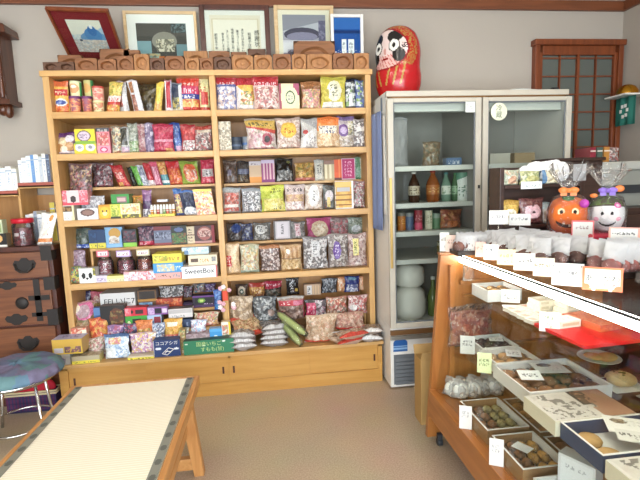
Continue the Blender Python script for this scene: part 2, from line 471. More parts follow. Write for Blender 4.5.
# lattice door in the back wall
FROST = plain('frosted_glass', '5f645e', .5, spec=.3)
d = MB(); d.box(3.262, 3.3, YB-.05, YB, 0, 2.275); d.box(3.928, 3.966, YB-.05, YB, 0, 2.275); d.box(3.3, 3.325, YB-.035, YB, 0, 2.2); d.box(3.905, 3.928, YB-.035, YB, 0, 2.2)
d.box(3.25, 3.975, YB-.065, YB, 2.245, 2.285); d.box(3.325, 3.905, YB-.04, YB, 2.18, 2.245)
dr = struct(d.build('door_1', W_DOORF, bev=.004))
g = MB(); g.box(3.325, 3.905, YB-.012, YB-.006, .3, 2.18); g.build('pane', FROST, dr)
l = MB(); xs = [3.325+.145*i for i in range(5)]
for i, x in enumerate(xs):
    w = .022 if i == 2 else .009
    l.box(x-w/2, x+w/2, YB-.03, YB-.012, .3, 2.18)
for z in [2.16-.13*i for i in range(15)]: l.box(3.325, 3.905, YB-.026, YB-.012, z-.0045, z+.0045)
l.box(3.325, 3.905, YB-.03, YB-.012, .05, .33)
l.build('lattice', W_DOORF, dr)

# ceiling lamps (two fittings with bare tubes, parallel to the back wall)
for k, (cx, cy, lb) in enumerate([(.55, -1.55, 'white ceiling lamp fitting over the tatami bench'), (2.45, -1.55, 'white ceiling lamp fitting over the glass counter')]):
    r = thing('ceiling_lamp', lb, 'lamp', (cx, cy, ZC-.06), 0, 'tube lamps on the ceiling')
    MB().box(-.64, .64, -.11, .11, .02, .06).build('housing', WHITE, r, bev=.005)
    for y in (-.06, .06): MB().tube([(-.6, y, 0), (.6, y, 0)], .016, 10).build('lamp_tube', plain('ceiling_tube', 'ffffff', .4, emit='fff6ea', estr=15), r)

# ================================================================== wooden shelving
Z = dict(a=1.774, b=1.529, c=1.131, d=.736, e=.274)
sh = thing('display_shelf', 'tall honey-coloured wooden shelf unit full of snacks along the back wall', 'shelf', (.98, 0, 0))
def part(mb, name, mat, parent, bev=.002): return mb.build(name, mat, parent, 'w', bev)
part(MB().box(0, .036, 0, .31, Z['e'], 1.978), 'upright', W_SHELFZ, sh)
part(MB().box(.953, .989, 0, .3, Z['e'], 1.978), 'upright', W_SHELFZ, sh)
part(MB().box(1.924, 1.96, 0, .31, Z['e'], 1.978), 'upright', W_SHELFZ, sh)
part(MB().box(-.012, 1.972, -.006, .315, 1.978, 2.01), 'top_board', W_SHELF, sh)
for k in 'abcd':
    for x0, x1 in ((.036, .953), (.989, 1.924)):
        part(MB().box(x0, x1, -.002, .3, Z[k]-.038, Z[k]), 'shelf_board', W_SHELF, sh)
part(MB().box(.036, 1.924, .3, .308, Z['e'], 1.978), 'back_panel', W_BACK, sh)
ba = MB(); ba.box(-.03, 1.975, -.15, .31, .252, Z['e'])
part(ba, 'ledge', W_SHELF, sh)
ba = MB(); ba.box(-.02, 1.965, -.13, .31, .02, .252)
ba.box(-.02, 1.965, -.142, -.13, 0, .085)
for a, b in ((-.02, .03), (.975, .995), (1.937, 1.965)): ba.box(a, b, -.146, -.13, .085, .252)
ba.box(-.02, 1.965, -.146, -.13, .24, .252)
part(ba, 'base_cabinet', W_DOOR, sh, .0015)
for a, b, y, h in ((.03, .5, -.136, .06), (.48, .975, -.143, .945), (.995, 1.49, -.143, 1.01), (1.47, 1.937, -.136, 1.915)):
    dd = part(MB().box(a, b, y, y+.006, .087, .239), 'sliding_door', W_DOOR, sh, .001)
    dd2 = MB().box(h-.006, h+.006, y-.0012, y+.001, .14, .185); q = dd2.build('handle', W_TANSUD, dd); q.location = -Vector(sh.location)

def riser(x0, x1, y0, y1, z0, z1, label):
    r = thing('shelf_riser', label, 'riser', ((x0+x1)/2, y0, z0), 0, 'wooden risers inside the shelf unit')
    w = (x1-x0)/2
    MB().box(-w, w, 0, y1-y0, z1-z0-.016, z1-z0).build('top', W_SHELF, r, bev=.001)
    for x in (-w, w-.014): MB().box(x, x+.014, .006, y1-y0-.004, 0, z1-z0-.016).build('leg', W_SHELFZ, r, bev=.001)
RZ = dict(C=1.326, c2=1.322, D=.935, d2=.93, f=.40, g=.5)
riser(.11, .95, .12, .29, Z['c'], RZ['C'], 'thin wooden riser carrying the slanting candy bags on the left')
riser(.992, 1.92, .14, .29, Z['c'], RZ['c2'], 'wooden riser carrying the dark packs and sachets on the right')
riser(.125, .95, .12, .29, Z['d'], RZ['D'], 'wooden riser above the round candy jars on the left')
riser(.992, 1.92, .15, .29, Z['d'], RZ['d2'], 'wooden riser behind the rice cracker bags on the right')
riser(.04, .945, .0, .11, Z['e'], RZ['f'], 'low wooden step under the sweets on the bottom left ledge')
riser(.04, .945, .125, .29, Z['e'], RZ['g'], 'higher wooden step at the back of the bottom left ledge')
riser(.995, 1.92, .1, .29, Z['e'], RZ['f'], 'wooden step under the sweets on the bottom right ledge')

# ---- carved cake moulds along the top
def mold(u0, v0, u1, v1, y, mat, n, label, thick=.035, zb=2.0105, up=.0):
    vm = (v0+v1)/2
    xa, xb = at(u0, vm, y=y)[0], at(u1, vm, y=y)[0]; zt = at((u0+u1)/2, v0, y=y)[2]
    W, H = xb-xa, zt-zb-up
    r = thing('cake_mold', label, 'mold', ((xa+xb)/2, y, zb+up), 0, 'carved wooden cake molds on top of the shelf')
    mb = MB(); w = W/n
    back = thick
    for i in range(n):
        x0 = -W/2+i*w; cx, cz = x0+w/2, H*.48
        rx, rz = w*.38, H*.36; K = 24
        outer = []
        for k in range(K):
            a = 2*pi*k/K; c, s = cos(a), sin(a)
            q = min((w/2)/max(abs(c), 1e-6), (H/2)/max(abs(s), 1e-6))
            outer.append((cx+c*q, 0, min(H, max(0, H/2+s*q))))
        def ring(f, yy, g=1): return [(cx+cos(2*pi*k/K)*rx*f*(1+.03*g*cos(5*2*pi*k/K)), yy, cz+sin(2*pi*k/K)*rz*f*(1+.03*g*cos(5*2*pi*k/K))) for k in range(K)]
        V = outer+ring(1, 0)+ring(.8, thick*.55)+ring(.35, thick*.5)+[(cx, thick*.62, cz)]
        F = []
        for j in range(3): F += [(j*K+k, j*K+(k+1) % K, (j+1)*K+(k+1) % K, (j+1)*K+k) for k in range(K)]
        F += [(3*K+k, 3*K+(k+1) % K, 4*K) for k in range(K)]
        mb.add(V, F)
    mb.add([(-W/2, 0, 0), (W/2, 0, 0), (W/2, thick, 0), (-W/2, thick, 0), (-W/2, 0, H), (W/2, 0, H), (W/2, thick, H), (-W/2, thick, H)],
           [(0, 3, 2, 1), (4, 5, 6, 7), (1, 2, 6, 5), (0, 4, 7, 3), (3, 7, 6, 2)])
    mb.build('block', mat, r)
    MB().box(-W/2+.002, W/2-.002, thick, thick+.012, .0, H*.9).build('backing_board', mat, r)
    return r
M1, M2, M3 = W_MOLD, W_MOLD2, W_MOLD3
for a in [
 (100, 49, 130, 69, .13, M1, 1, 'large brown mold standing behind, below the mountain painting corner', .03),
 (58, 55, 82, 69, .13, M1, 1, 'brown mold standing behind the dark two-hollow mold at the left end', .03),
 (124, 50, 140, 69, .13, M1, 1, 'brown mold below the left edge of the village print', .03),
 (184, 51, 208, 69, .13, M2, 1, 'tan mold standing behind, under the right corner of the village print', .03),
 (209, 51, 230, 69, .13, M1, 1, 'brown mold standing behind, under the certificate\'s left end', .03),
 (231, 52, 247, 69, .13, M1, 1, 'brown mold standing behind, under the middle of the certificate', .03),
 (248, 49, 266, 69, .13, M3, 1, 'dark brown mold standing behind, under the certificate\'s right end', .03),
 (294, 41, 335, 69, .13, M1, 1, 'largest brown mold with one wide hollow, below the house photograph', .03),
 (43, 62, 74, 71, .03, M3, 2, 'dark brown mold with two hollows at the far left end'),
 (75, 58, 97, 71, .03, M1, 1, 'brown mold second from the left end of the front row'),
 (98, 59, 116, 71, .03, M1, 1, 'brown mold third from the left end of the front row'),
 (117, 56, 133, 70, .03, M1, 1, 'brown mold fourth from the left end, beside the big one'),
 (134, 54, 149, 70, .03, M2, 1, 'tan tall mold left of the village print\'s centre'),
 (150, 58, 164, 70, .03, M3, 1, 'small dark mold under the village print'),
 (165, 56, 184, 70, .03, M1, 1, 'brown mold with an oval hollow under the village print'),
 (185, 58, 199, 70, .03, M2, 1, 'tan mold in front row between print and certificate'),
 (200, 58, 213, 70, .03, M1, 1, 'brown low mold just left of the certificate\'s frame corner'),
 (214, 57, 231, 69, .03, M3, 1, 'dark mold in front row under the certificate'),
 (232, 55, 253, 69, .03, M2, 1, 'pale tan mold with a round hollow under the certificate'),
 (254, 55, 272, 69, .03, M2, 1, 'pale mold right of the pale one under the certificate'),
 (273, 54, 291, 69, .03, M1, 1, 'brown mold under the left edge of the house photograph'),
 (292, 54, 306, 69, .03, M2, 1, 'tan narrow mold under the house photograph'),
 (307, 54, 332, 69, .03, M2, 1, 'pale mold with a flower hollow, in front of the largest mold'),
 (333, 53, 353, 69, .03, M1, 1, 'brown mold in front of the blue framed picture'),
 (354, 53, 369, 69, .03, M2, 1, 'tan mold at the far right end of the row'),
]: mold(*a)

# ---- framed pictures behind the moulds
def picture(name, x0, x1, z0, z1, yb, yt, fw, fmat, spec, label, mats='f3f0e8', mw=.05, seed=1, nx=110, glass=True, roll=0):
    """frame standing on the shelf top, foot at depth yb, top edge leaning to depth yt"""
    tilt = math.atan2(yb-yt, z1-z0); H = (z1-z0)/cos(tilt)
    r = thing(name, label, 'picture', ((x0+x1)/2, yb, z0)); r.rotation_euler = (tilt, rad(roll), 0)
    w = (x1-x0)/2
    m = MB(); m.box(-w, -w+fw, -.012, .012, 0, H); m.box(w-fw, w, -.012, .012, 0, H); m.box(-w+fw, w-fw, -.012, .012, 0, fw); m.box(-w+fw, w-fw, -.012, .012, H-fw, H)
    m.build('frame', fmat, r, bev=.003)
    MB().box(-w+fw, w-fw, .004, .01, fw, H-fw).build('mat_board', plain('mount_'+mats, mats, .8), r)
    a = w-fw-mw; z_ = fw+mw; h2 = H-2*z_
    rng = np.random.default_rng(seed); ny = int(nx*h2/(2*a))
    C = paint(spec, nx, ny, h2/(2*a), rng)
    s, t = np.meshgrid(np.linspace(-a, a, nx+1), np.linspace(z_, H-z_, ny+1))
    mesh_grids('print', [(np.stack([s, np.full_like(s, .002), t], -1), C, False)], MATTE, r, False)
    if glass: MB().box(-w+fw, w-fw, -.003, -.001, fw, H-fw).build('glazing', CASEGLASS, r)
    return r
_a, _b, _c, _d = at(42, 8, y=-.06), at(107, 7, y=-.06), at(58, 62, y=.26), at(112.5, 62, y=.26)
picture('framed_painting', (_a[0]+_c[0])/2+.045, (_b[0]+_d[0])/2+.045, _c[2], _a[2], .26, -.06, .014, W_DOORF,
  'b dfe3dc;u .5 .3 c7d3da;n 0 .3 1 .62 40 9db9cf/c9d6da/dfe3dc;u -.2 1.4 dfe3dc;h .55 1 e3e4da;u .25 .8 a9c2d6;e .66 .45 .42 .2 6a9ac6;e .66 .55 .26 .22 5288c0;e .67 .68 .13 .16 3f74b4;e .67 .8 .05 .06 e8eef2;n 0 0 1 .4 60 c9b9ae/dfd3c8/a9bccb/b7b3ae/e5e0d8;e .22 .38 .05 .03 38495f',
  'painting of a blue mountain on a maroon mount, in a brown frame', '7c1722', .062, 3, roll=1.5)
picture('framed_print', .405, .868, 2.0115, 2.45, .3, .29, .018, W_PALE,
  'b 4a4845;h .72 1 55524e;e .55 .62 .25 .2 8d8a80;r .38 .45 .75 .66 c7bda4;n .38 .4 .75 .66 20 3a3835/c7bda4/e4ddc8/6d6a5f;r 0 .35 .28 .62 7fa0a8;r .78 .3 1 .55 6f8d95;n 0 0 .45 .36 18 a9c4b7/4d5a58/d0b37c/80a0a0;r .42 0 .78 .3 c4713f;n .8 0 1 .3 12 364349/88948c;n .7 .8 1 1 14 6d7f83/3b3b3b',
  'dark village print with wide white mount in a thin pale wood frame', 'f1f1ef', .055, 4)
picture('framed_certificate', .888, 1.345, 2.0115, 2.492, .3, .285, .032, W_TANSUD,
  'b e2dac8;r .04 .06 .96 .94 d5c9ae;r .06 .08 .94 .92 ece6d8', 'white certificate with columns of black brush writing in a dark frame', 'e9e7e0', .03, 5)
cert = [o for o in COL.objects if o.name == 'framed_certificate'][0]
for k, (s, x, zz, sz) in enumerate([('感謝状', .14, .27, .036), ('和菓子店殿', .09, .25, .024), ('あなたは永年にわたり', .045, .24, .019), ('菓子づくりに励まれ', .012, .24, .019), ('地域の発展に尽くされ', -.021, .24, .019), ('ましたここに感謝の', -.054, .24, .019), ('意を表します', -.085, .25, .019), ('昭和五十年', -.13, .25, .021)]):
    lettering('writing', '\n'.join(s), sz, INK, cert, (x, .0, zz), (pi/2, 0, 0))
picture('framed_photograph', 1.375, 1.778, 2.0115, 2.49, .3, .275, .026, W_PALE,
  'b a9a6b4;h .7 1 b9b9c4;d .72 .9 8f8f9c;u .55 .55 857f93;e .45 .66 .42 .12 4e4a5c;e .45 .62 .36 .08 8b87a0;h .34 .56 d8d4de;r 0 .36 1 .52 e2dfe6;n .1 .14 .9 .4 40 4b4560/cbc8d6/8a85a0/2f2b3d;r .3 .14 .6 .36 c4c0cf;n .6 0 1 .3 30 3d3756/7a7494/c9c5d4;h 0 .1 6e6a86;n .84 .5 1 .9 10 8a86a0/5e5a75',
  'faded violet photograph of a traditional house front in a pale wood frame', 'e9e2cf', .03, 6)
bp_ = picture('framed_poster', 1.742, 1.962, 2.0115, 2.405, .2, .185, .02, WHITE,
  'b 1b4f9c;h .72 .78 0c2f6b;h .8 1 2f66b3;u .1 .35 143f84;r .3 .0 .47 .62 eceff2;r .55 .0 .76 .62 eceff2;x .33 .05 .44 .58 555f77 2 8;x .58 .05 .73 .58 555f77 2 8', 'small blue picture with white panels in a white frame beside the red doll', '1b4f9c', .0, 7)

# ---- wall clock at the far left (only its right side is in the picture)
ck = thing('wall_clock', 'carved dark wooden wall clock at the left edge of the picture', 'clock', (-.455, .2, 1.8))
MB().box(-.15, .15, 0, .14, .08, .5).build('case', W_CLOCK, ck, bev=.006)
m = MB(); m.prism([(-.2, .48), (.2, .48), (.19, .53), (.1, .56), (0, .6), (-.1, .56), (-.19, .53)], -.03, .14, 'y'); m.build('crown', W_CLOCK, ck, bev=.006)
m = MB()
for x in (-.1, 0, .1): m.ball((x, .05, .035), .035, .035, .04)
for x in (-.13, .13): m.ball((x, .05, .03), .028, .028, .05)
m.box(-.17, .17, -.01, .14, .06, .09); m.build('bottom_moulding', W_CLOCK, ck)
for x in (-.135, .135): MB().lathe([(.012, .1), (.02, .14), (.014, .2), (.02, .3), (.014, .4), (.02, .46), (.012, .5)], (x, -.012, 0), 12).build('column', W_CLOCK, ck)
MB().lathe([(0, 0), (.11, 0), (.11, .01), (0, .01)], (0, 0, 0), 32, cap=False).xf(Matrix.Translation((0, -.004, .37)) @ Matrix.Rotation(pi/2, 4, 'X')).build('dial', plain('dial_white', 'e8e2d2', .5), ck)

# ---- iron-bound chest with the book rack on top
tz = .99
ch = thing('chest_of_drawers', 'dark reddish wooden chest of drawers with black iron fittings, left of the shelf', 'chest', (-.55, -.04, 0))
m = MB(); m.box(-.46, .512, .012, .37, .03, tz-.012); m.box(-.48, .53, -.004, .37, tz-.03, tz); m.box(-.46, .512, .0, .37, 0, .06)
m.build('carcass', W_TANSUD, ch, bev=.004)
def iron_plate(mb, x, z, w, h, y=-.003):
    pts = [(x+w*a, z+h*b) for a, b in [(-.5, .1), (-.4, .35), (-.22, .3), (-.1, .5), (.1, .5), (.22, .3), (.4, .35), (.5, .1), (.42, -.2), (.25, -.3), (.12, -.5), (-.12, -.5), (-.25, -.3), (-.42, -.2)]]
    mb.prism(pts, y, y+.004, 'y')
def drawer(x0, x1, z0, z1, hx, kind):
    d = MB().box(x0, x1, -.006, .03, z0, z1).build('drawer', W_TANSU, ch, bev=.003)
    for h in hx:
        if kind == 'pull':
            p = MB(); iron_plate(p, h, (z0+z1)/2, .13, .09, -.01); p.build('fitting', IRON, d)
            MB().tube([(h-.05, -.012, (z0+z1)/2+.01), (h-.045, -.022, (z0+z1)/2-.02), (h-.02, -.026, (z0+z1)/2-.038), (h+.02, -.026, (z0+z1)/2-.038), (h+.045, -.022, (z0+z1)/2-.02), (h+.05, -.012, (z0+z1)/2+.01)], .006).build('handle', IRON, d)
        else:
            MB().lathe([(.0, 0), (.038, 0), (.034, .006), (.012, .012), (0, .012)], (0, 0, 0), 20, cap=False).xf(Matrix.Translation((h, -.006, (z0+z1)/2)) @ Matrix.Rotation(pi/2, 4, 'X')).build('lock_plate', IRON, d)
    return d
drawer(-.44, .49, .8, .955, (-.2, .36), 'pull')
mid = [drawer(-.44, .02, .51, .785, (-.1,), 'round'), drawer(.03, .49, .51, .785, (.32,), 'round')]
drawer(-.44, .49, .3, .495, (-.2, .33), 'pull'); drawer(-.44, .49, .07, .285, (-.2, .33), 'pull')
p = MB(); p.box(.395, .43, -.0095, -.0055, .53, .79); p.box(.36, .48, -.0095, -.0055, .66, .69); p.box(.37, .49, -.0095, -.0055, .56, .585)
iron_plate(p, .25, .76, .11, .05, -.0095); iron_plate(p, .28, .55, .13, .07, -.0095); p.build('iron_strap', IRON, mid[1])
for z0, z1 in ((.9, .99), (.72, .8), (.5, .6), (.07, .12)):
    p = MB(); p.prism([(.455, -.009), (.517, -.009), (.517, .06), (.513, .06), (.513, -.0045), (.455, -.0045)], z0, z1, 'z'); p.build('corner_iron', IRON, ch)

bk = thing('book_rack', 'small two-tier wooden rack holding white paperbacks on the chest', 'rack', (-.3, .1, tz))
m = MB()
for x0, x1, zs in ((-.75, -.055+.0, .0),): pass
m = MB(); m.box(.05, .27, 0, .22, .345, .362); m.build('shelf_board', W_SHELF, bk, bev=.001)
m = MB(); m.box(-.6, .05, 0, .22, .3, .317); m.build('shelf_board', W_SHELF, bk, bev=.001)
for x, h in ((.256, .345), (.043, .345), (-.6, .3)): MB().box(x, x+.014, 0, .22, .01, h).build('side_panel', W_SHELFZ, bk, bev=.001)
MB().box(-.6, .27, 0, .22, 0, .01).build('bottom_board', W_SHELF, bk)
MB().box(-.6, .27, .21, .22, .01, .3).build('back_panel', W_BACK, bk)
MB().box(.05, .27, .0, .004, .352, .38).build('red_edge', plain('red_edge', 'a8584a', .6), bk)
MB().box(-.6, .05, .0, .004, .307, .335).build('red_edge', plain('red_edge', 'a8584a', .6), bk)
def book(x, z, w, h, hexc, label, group, spec=None, y=.115, d=.13):
    o = make_box('paperback_book', w, d, h, spec or 'b %s;h .82 .86 9fb0c4;x .3 .3 .7 .78 9fb0c8 1 %d' % (hexc, 5), int(x*9999) % 977, side='f4f2ea', top='b f3f0e6')
    o.location = (x, y+d/2, z); tag(o, label, 'book', group); return o
uz = tz+.363; lz = tz+.012; GB = 'paperbacks on the upper tier'; GL = 'paperbacks on the lower tier'
cols = [('e9ecf0', 'plain'), ('dfe6ee', 'pale grey-blue'), ('6f97c8', 'blue-banded'), ('f1eee4', 'cream'), ('e6e9ec', 'white'), ('9aa1a8', 'grey'), ('f0efe9', 'ivory'), ('4a5570', 'dark navy')]
x = -.243
for i, (w, h, c, lb) in enumerate([(.022, .155, 'e8eaee', 'white paperback at the left end of the upper right tier'), (.026, .17, 'eef0f0', 'white paperback next to the left end of the upper right tier'), (.026, .18, 'dfe7ef', 'pale blue-white paperback left of the blue-banded one'), (.02, .186, '6a96cc', 'blue-banded paperback in the middle of the upper tier'), (.026, .187, 'f1efe8', 'ivory paperback right of the blue-banded one'), (.02, .175, 'c6ccd2', 'pale grey paperback on the upper tier'), (.022, .192, 'e9e8e2', 'white tall paperback near the shelf upright'), (.022, .187, '59637c', 'dark navy paperback on the upper tier beside the shelf upright')]):
    book(x+w/2, uz, w-.001, h, c, lb, GB); x += w
x = -.46
for i, (w, h, c, lb) in enumerate([(.06, .17, 'e4e9ee', 'thick white book at the left edge of the upper tier'), (.08, .155, 'dfe8f2', 'wide pale blue-white book on the left upper tier'), (.034, .165, 'e8ebef', 'white book with thin grey print on the left upper tier'), (.03, .15, 'e7e6e0', 'ivory book at the right end of the left upper tier')]):
    book(x+w/2, tz+.318, w-.002, h, c, lb, GB); x += w
x = -.235
for i, (w, h, c, lb) in enumerate([(.024, .17, 'e8eaee', 'white paperback at the left end of the lower right tier'), (.024, .175, 'eceae4', 'ivory paperback second on the lower right tier'), (.02, .19, '8b93a0', 'grey paperback on the lower right tier'), (.028, .17, 'e6e9ec', 'white paperback above the red-lidded canister'), (.026, .18, 'f0efe9', 'cream paperback above the red-lidded canister'), (.026, .165, 'dfe5ec', 'pale blue paperback on the lower tier'), (.03, .24, 'c9b548', 'tall mustard yellow book at the right end of the lower tier')]):
    book(x+w/2, lz, w-.001, h, c, lb, GL); x += w

# goods in front of the rack on the chest
def put(o, x, y, z, label, cat, group=None): o.location = (x, y, z); return tag(o, label, cat, group)
o = make_box('snack_box', .15, .05, .08, 'b 1b1512;e .6 .62 .25 .36 d9a868;e .6 .62 .18 .25 e8bd80;r .3 0 1 .12 e9e6dd', 3); put(o, -.375, .03, tz, 'black box printed with a round tan biscuit on the chest', 'box')
bz = tz+.0805
o = make_box('snack_box', .13, .05, .082, 'b b9c3a0;r 0 .78 1 1 cfd8b4;n .1 .1 .6 .75 14 d9d0a4/a3b184/e6dfc0;r .62 .1 .95 .7 8a9a6a', 4); put(o, -.38, .03, bz, 'pale green box lying on top of the black biscuit box', 'box')
r = thing('candy_canister', 'clear canister of dark red sweets with a red lid on the chest', 'jar', (-.215, .035, tz))
MB().lathe([(.055, 0), (.06, .01), (.06, .125), (.05, .14)], seg=24).build('body', JARPL, r)
o = make_can('sweets', .054, .105, 'b 5c1422;n 0 0 1 1 60 7a1c2c/4a0f1a/8f2c38/3a0c14;r .3 .55 .5 .7 d8c8c4', 5, mat=FILM, parent=r, top='611622'); o.location = (0, 0, .004)
MB().lathe([(.0, .165), (.056, .165), (.06, .16), (.06, .138), (.052, .136)], seg=24).build('lid', RED, r)
o = make_bag('snack_packet', .085, .19, .03, 'b f1ede6;d 1.2 .7 f3efe8;e .68 .84 .16 .1 f09a3c;x .3 .3 .75 .72 c89a90 3 4;h .08 .2 e98a3a;e .5 .46 .2 .16 f4dccb', 6, lean=.055); put(o, -.075, .03, tz, 'white and orange upright packet leaning right on the chest corner', 'packet')

# ---- stool with patchwork cushion, mesh basket behind it
st = thing('stool', 'round stool with a teal and mauve patchwork cushion on thin chrome legs', 'stool', (-.115, -.4, 0))
K = 96; V = []; CC = []
rng = np.random.default_rng(8)
prof = [(0.001, .402)]+[(.03*i, .402-.004*(i/6)**2) for i in range(1, 7)]+[(.196, .392), (.21, .382), (.217, .37), (.22, .352), (.2, .346)]
ang = np.linspace(0, 2*pi, K+1)
Vg = np.zeros((len(prof), K+1, 3)); Cg = np.zeros((len(prof)-1, K, 3))
pal = [lin(x) for x in ('64808f', '6f7692', '628489', '7a7490', '66849a', '688a8e', '7d7894')]
for i, (rr, zz) in enumerate(prof):
    rip = 1+(.05*np.abs(np.sin(ang*10)) if i >= 9 else .0*ang)
    Vg[i, :, 0] = rr*rip*np.cos(ang); Vg[i, :, 1] = rr*rip*np.sin(ang); Vg[i, :, 2] = zz-(.012*np.abs(np.cos(ang*10)) if i > 8 else 0)+.004*np.sin(ang*7+i)*(i < 7)
pc = rng.uniform(-.23, .23, (70, 2))
for i in range(len(prof)-1):
    for k in range(K):
        c_ = Vg[i:i+2, k:k+2, :2].mean((0, 1)); j_ = ((pc-c_)**2).sum(1).argmin()
        Cg[i, k] = np.array(pal[j_ % 7])*(1+.12*(rng.random()-.5))
mesh_grids('cushion', [(Vg, Cg, True)], MATTE, st)
MB().lathe([(0, .31), (.18, .31), (.185, .32), (.18, .332), (0, .332)], seg=32, cap=False).build('seat_board', CHROME, st)
for k in range(4):
    a = pi/4+k*pi/2+.25
    MB().tube([(.14*cos(a), .14*sin(a), .315), (.165*cos(a), .165*sin(a), .1), (.185*cos(a), .185*sin(a), .0)], .008).build('leg', CHROME, st)
MB().tube([(.172*cos(2*pi*k/32), .172*sin(2*pi*k/32), .075) for k in range(32)], .006, closed=True).build('foot_ring', CHROME, st)
bs = thing('mesh_basket', 'red cloth and blue mesh basket on the floor behind the stool', 'basket', (-.19, -.112, 0))
o = make_box('body', .28, .07, .125, 'b 3a3158;s 0 0 1 1 5a2a50 14;h 0 .08 2c2848;h .45 .5 2c2848;h .2 .24 2c2848;h .7 .74 2c2848', 9, side='3a3158', mat=MATTE, parent=bs)
m = MB(); m.ball((0, 0, .14), .132, .034, .07); m.build('red_cloth', plain('red_cloth', 'b3142c', .8), bs)
m = MB()
for z in (.11, .125): m.tube([(-.143, -.037, z), (.143, -.037, z), (.143, .037, z), (-.143, .037, z)], .006, closed=True)
m.build('rim', plain('cream_cord', 'd8c8a0', .7), bs)

# ---- bench topped with a tatami mat
def tatami():
    m, nt, b, N, L = new_mat('tatami_weave')
    tc = N.new('ShaderNodeTexCoord'); wv = N.new('ShaderNodeTexWave'); wv.bands_direction = 'Y'; wv.inputs['Scale'].default_value = 26; wv.inputs['Distortion'].default_value = .3
    nz = N.new('ShaderNodeTexNoise'); nz.inputs['Scale'].default_value = 60
    L.new(tc.outputs['Object'], wv.inputs['Vector']); L.new(tc.outputs['Object'], nz.inputs['Vector'])
    rp = N.new('ShaderNodeValToRGB'); rp.color_ramp.elements[0].color = (*lin('ece3ca'), 1); rp.color_ramp.elements[1].color = (*lin('f8f2e0'), 1)
    L.new(wv.outputs['Fac'], rp.inputs[0]); L.new(rp.outputs[0], b.inputs['Base Color'])
    bp = N.new('ShaderNodeBump'); bp.inputs['Strength'].default_value = .25; bp.inputs['Distance'].default_value = .004
    L.new(wv.outputs['Fac'], bp.inputs['Height']); L.new(bp.outputs[0], b.inputs['Normal']); b.inputs['Roughness'].default_value = .7
    return m
bx0, bx1, by0, by1, bh = .352, .912, -2.34, -.84, .435
be = thing('tatami_bench', 'low wooden bench topped with a pale tatami mat with grey patterned borders', 'bench', ((bx0+bx1)/2, (by0+by1)/2, 0))
m = MB(); m.box(bx0, bx0+.018, by0, by1, bh-.045, bh); m.box(bx1-.022, bx1, by0, by1, bh-.045, bh); m.box(bx0+.018, bx1-.022, by1-.018, by1, bh-.045, bh); m.box(bx0+.018, bx1-.022, by0, by0+.018, bh-.045, bh)
m.box(bx0+.018, bx1-.022, by0+.018, by1-.018, bh-.045, bh-.03)
part(m, 'frame', W_BENCH, be, .003)
mt = part(MB().box(bx0+.019, bx1-.023, by0+.02, by1-.02, bh-.029, bh-.001), 'tatami_mat', tatami(), be)
rng = np.random.default_rng(3)
for x0 in (bx0+.02, bx1-.023-.031):
    nx, ny = 10, 330; C = np.ones((ny, nx, 3))*np.array(lin('86857a'))
    for j in range(0, ny, 18):
        for (a, b) in ((2, 3), (6, 10)):
            for jj in range(j, min(ny, j+9)):
                for i in range(nx):
                    if ((i-4.5)/3.6)**2+((jj-j-4)/4)**2 < 1 and (i+jj//2+b) % 3 != 0: C[jj, i] = lin('5f5f58')
    s, t = np.meshgrid(np.linspace(x0, x0+.031, nx+1), np.linspace(by0+.02, by1-.02, ny+1))
    o = mesh_grids('border_cloth', [(np.stack([s, t, np.full_like(s, bh+.0006)], -1), C, False)], MATTE, be, False); o.location = -Vector(be.location)
for y in (-.925, -2.25):
    for sx in (-1, 1):
        xc = bx0+.06 if sx < 0 else bx1-.06; xo = xc+sx*.045
        m = MB(); m.prism([(xc-.03, bh-.046), (xc+.03, bh-.046), (xo+.022, 0), (xo-.022, 0)], y-.022, y+.022, 'y'); part(m, 'leg', W_BENCHZ, be, .003)
    part(MB().box(bx0+.04, bx1-.04, y-.016, y+.016, .03, .085), 'foot_rail', W_BENCH, be, .003)
    part(MB().box(bx0+.06, bx1-.06, y-.012, y+.012, .21, .25), 'cross_rail', W_BENCH, be, .003)
for x in (bx1-.075,): part(MB().box(x-.022, x+.022, -2.36, -.85, .2, .245), 'stretcher', W_BENCH, be, .003)

# ================================================================== glass-door refrigerator
fr = thing('refrigerator', 'tall two-door glass-front drinks refrigerator right of the wooden shelf', 'refrigerator', (2.56, -.28, 0))
FX0, FX1, FY0, FY1 = 1.985, 3.135, -.28, .315
m = MB(); m.box(FX0, FX0+.03, FY0+.008, FY1, .4, 1.79); m.box(FX1-.03, FX1, FY0+.008, FY1, .4, 1.79); m.box(FX0+.03, FX1-.03, FY1-.03, FY1, .4, 1.79)
m.box(FX0, FX1, FY0+.005, FY1, .012, .4)
part(m, 'body', WHITE, fr, .004)
part(MB().box(FX0+.001, FX1-.001, FY0+.01, FY1, 1.79, 1.822), 'top_cap', CREAM, fr, .003)
part(MB().box(FX0+.002, FX1-.002, FY0+.008, FY0+.03, 1.777, 1.79), 'brown_gap', BRONZE, fr)
part(MB().box(FX0+.031, FX1-.031, FY1-.034, FY1-.0305, .4, 1.79), 'back_liner', LINER, fr)
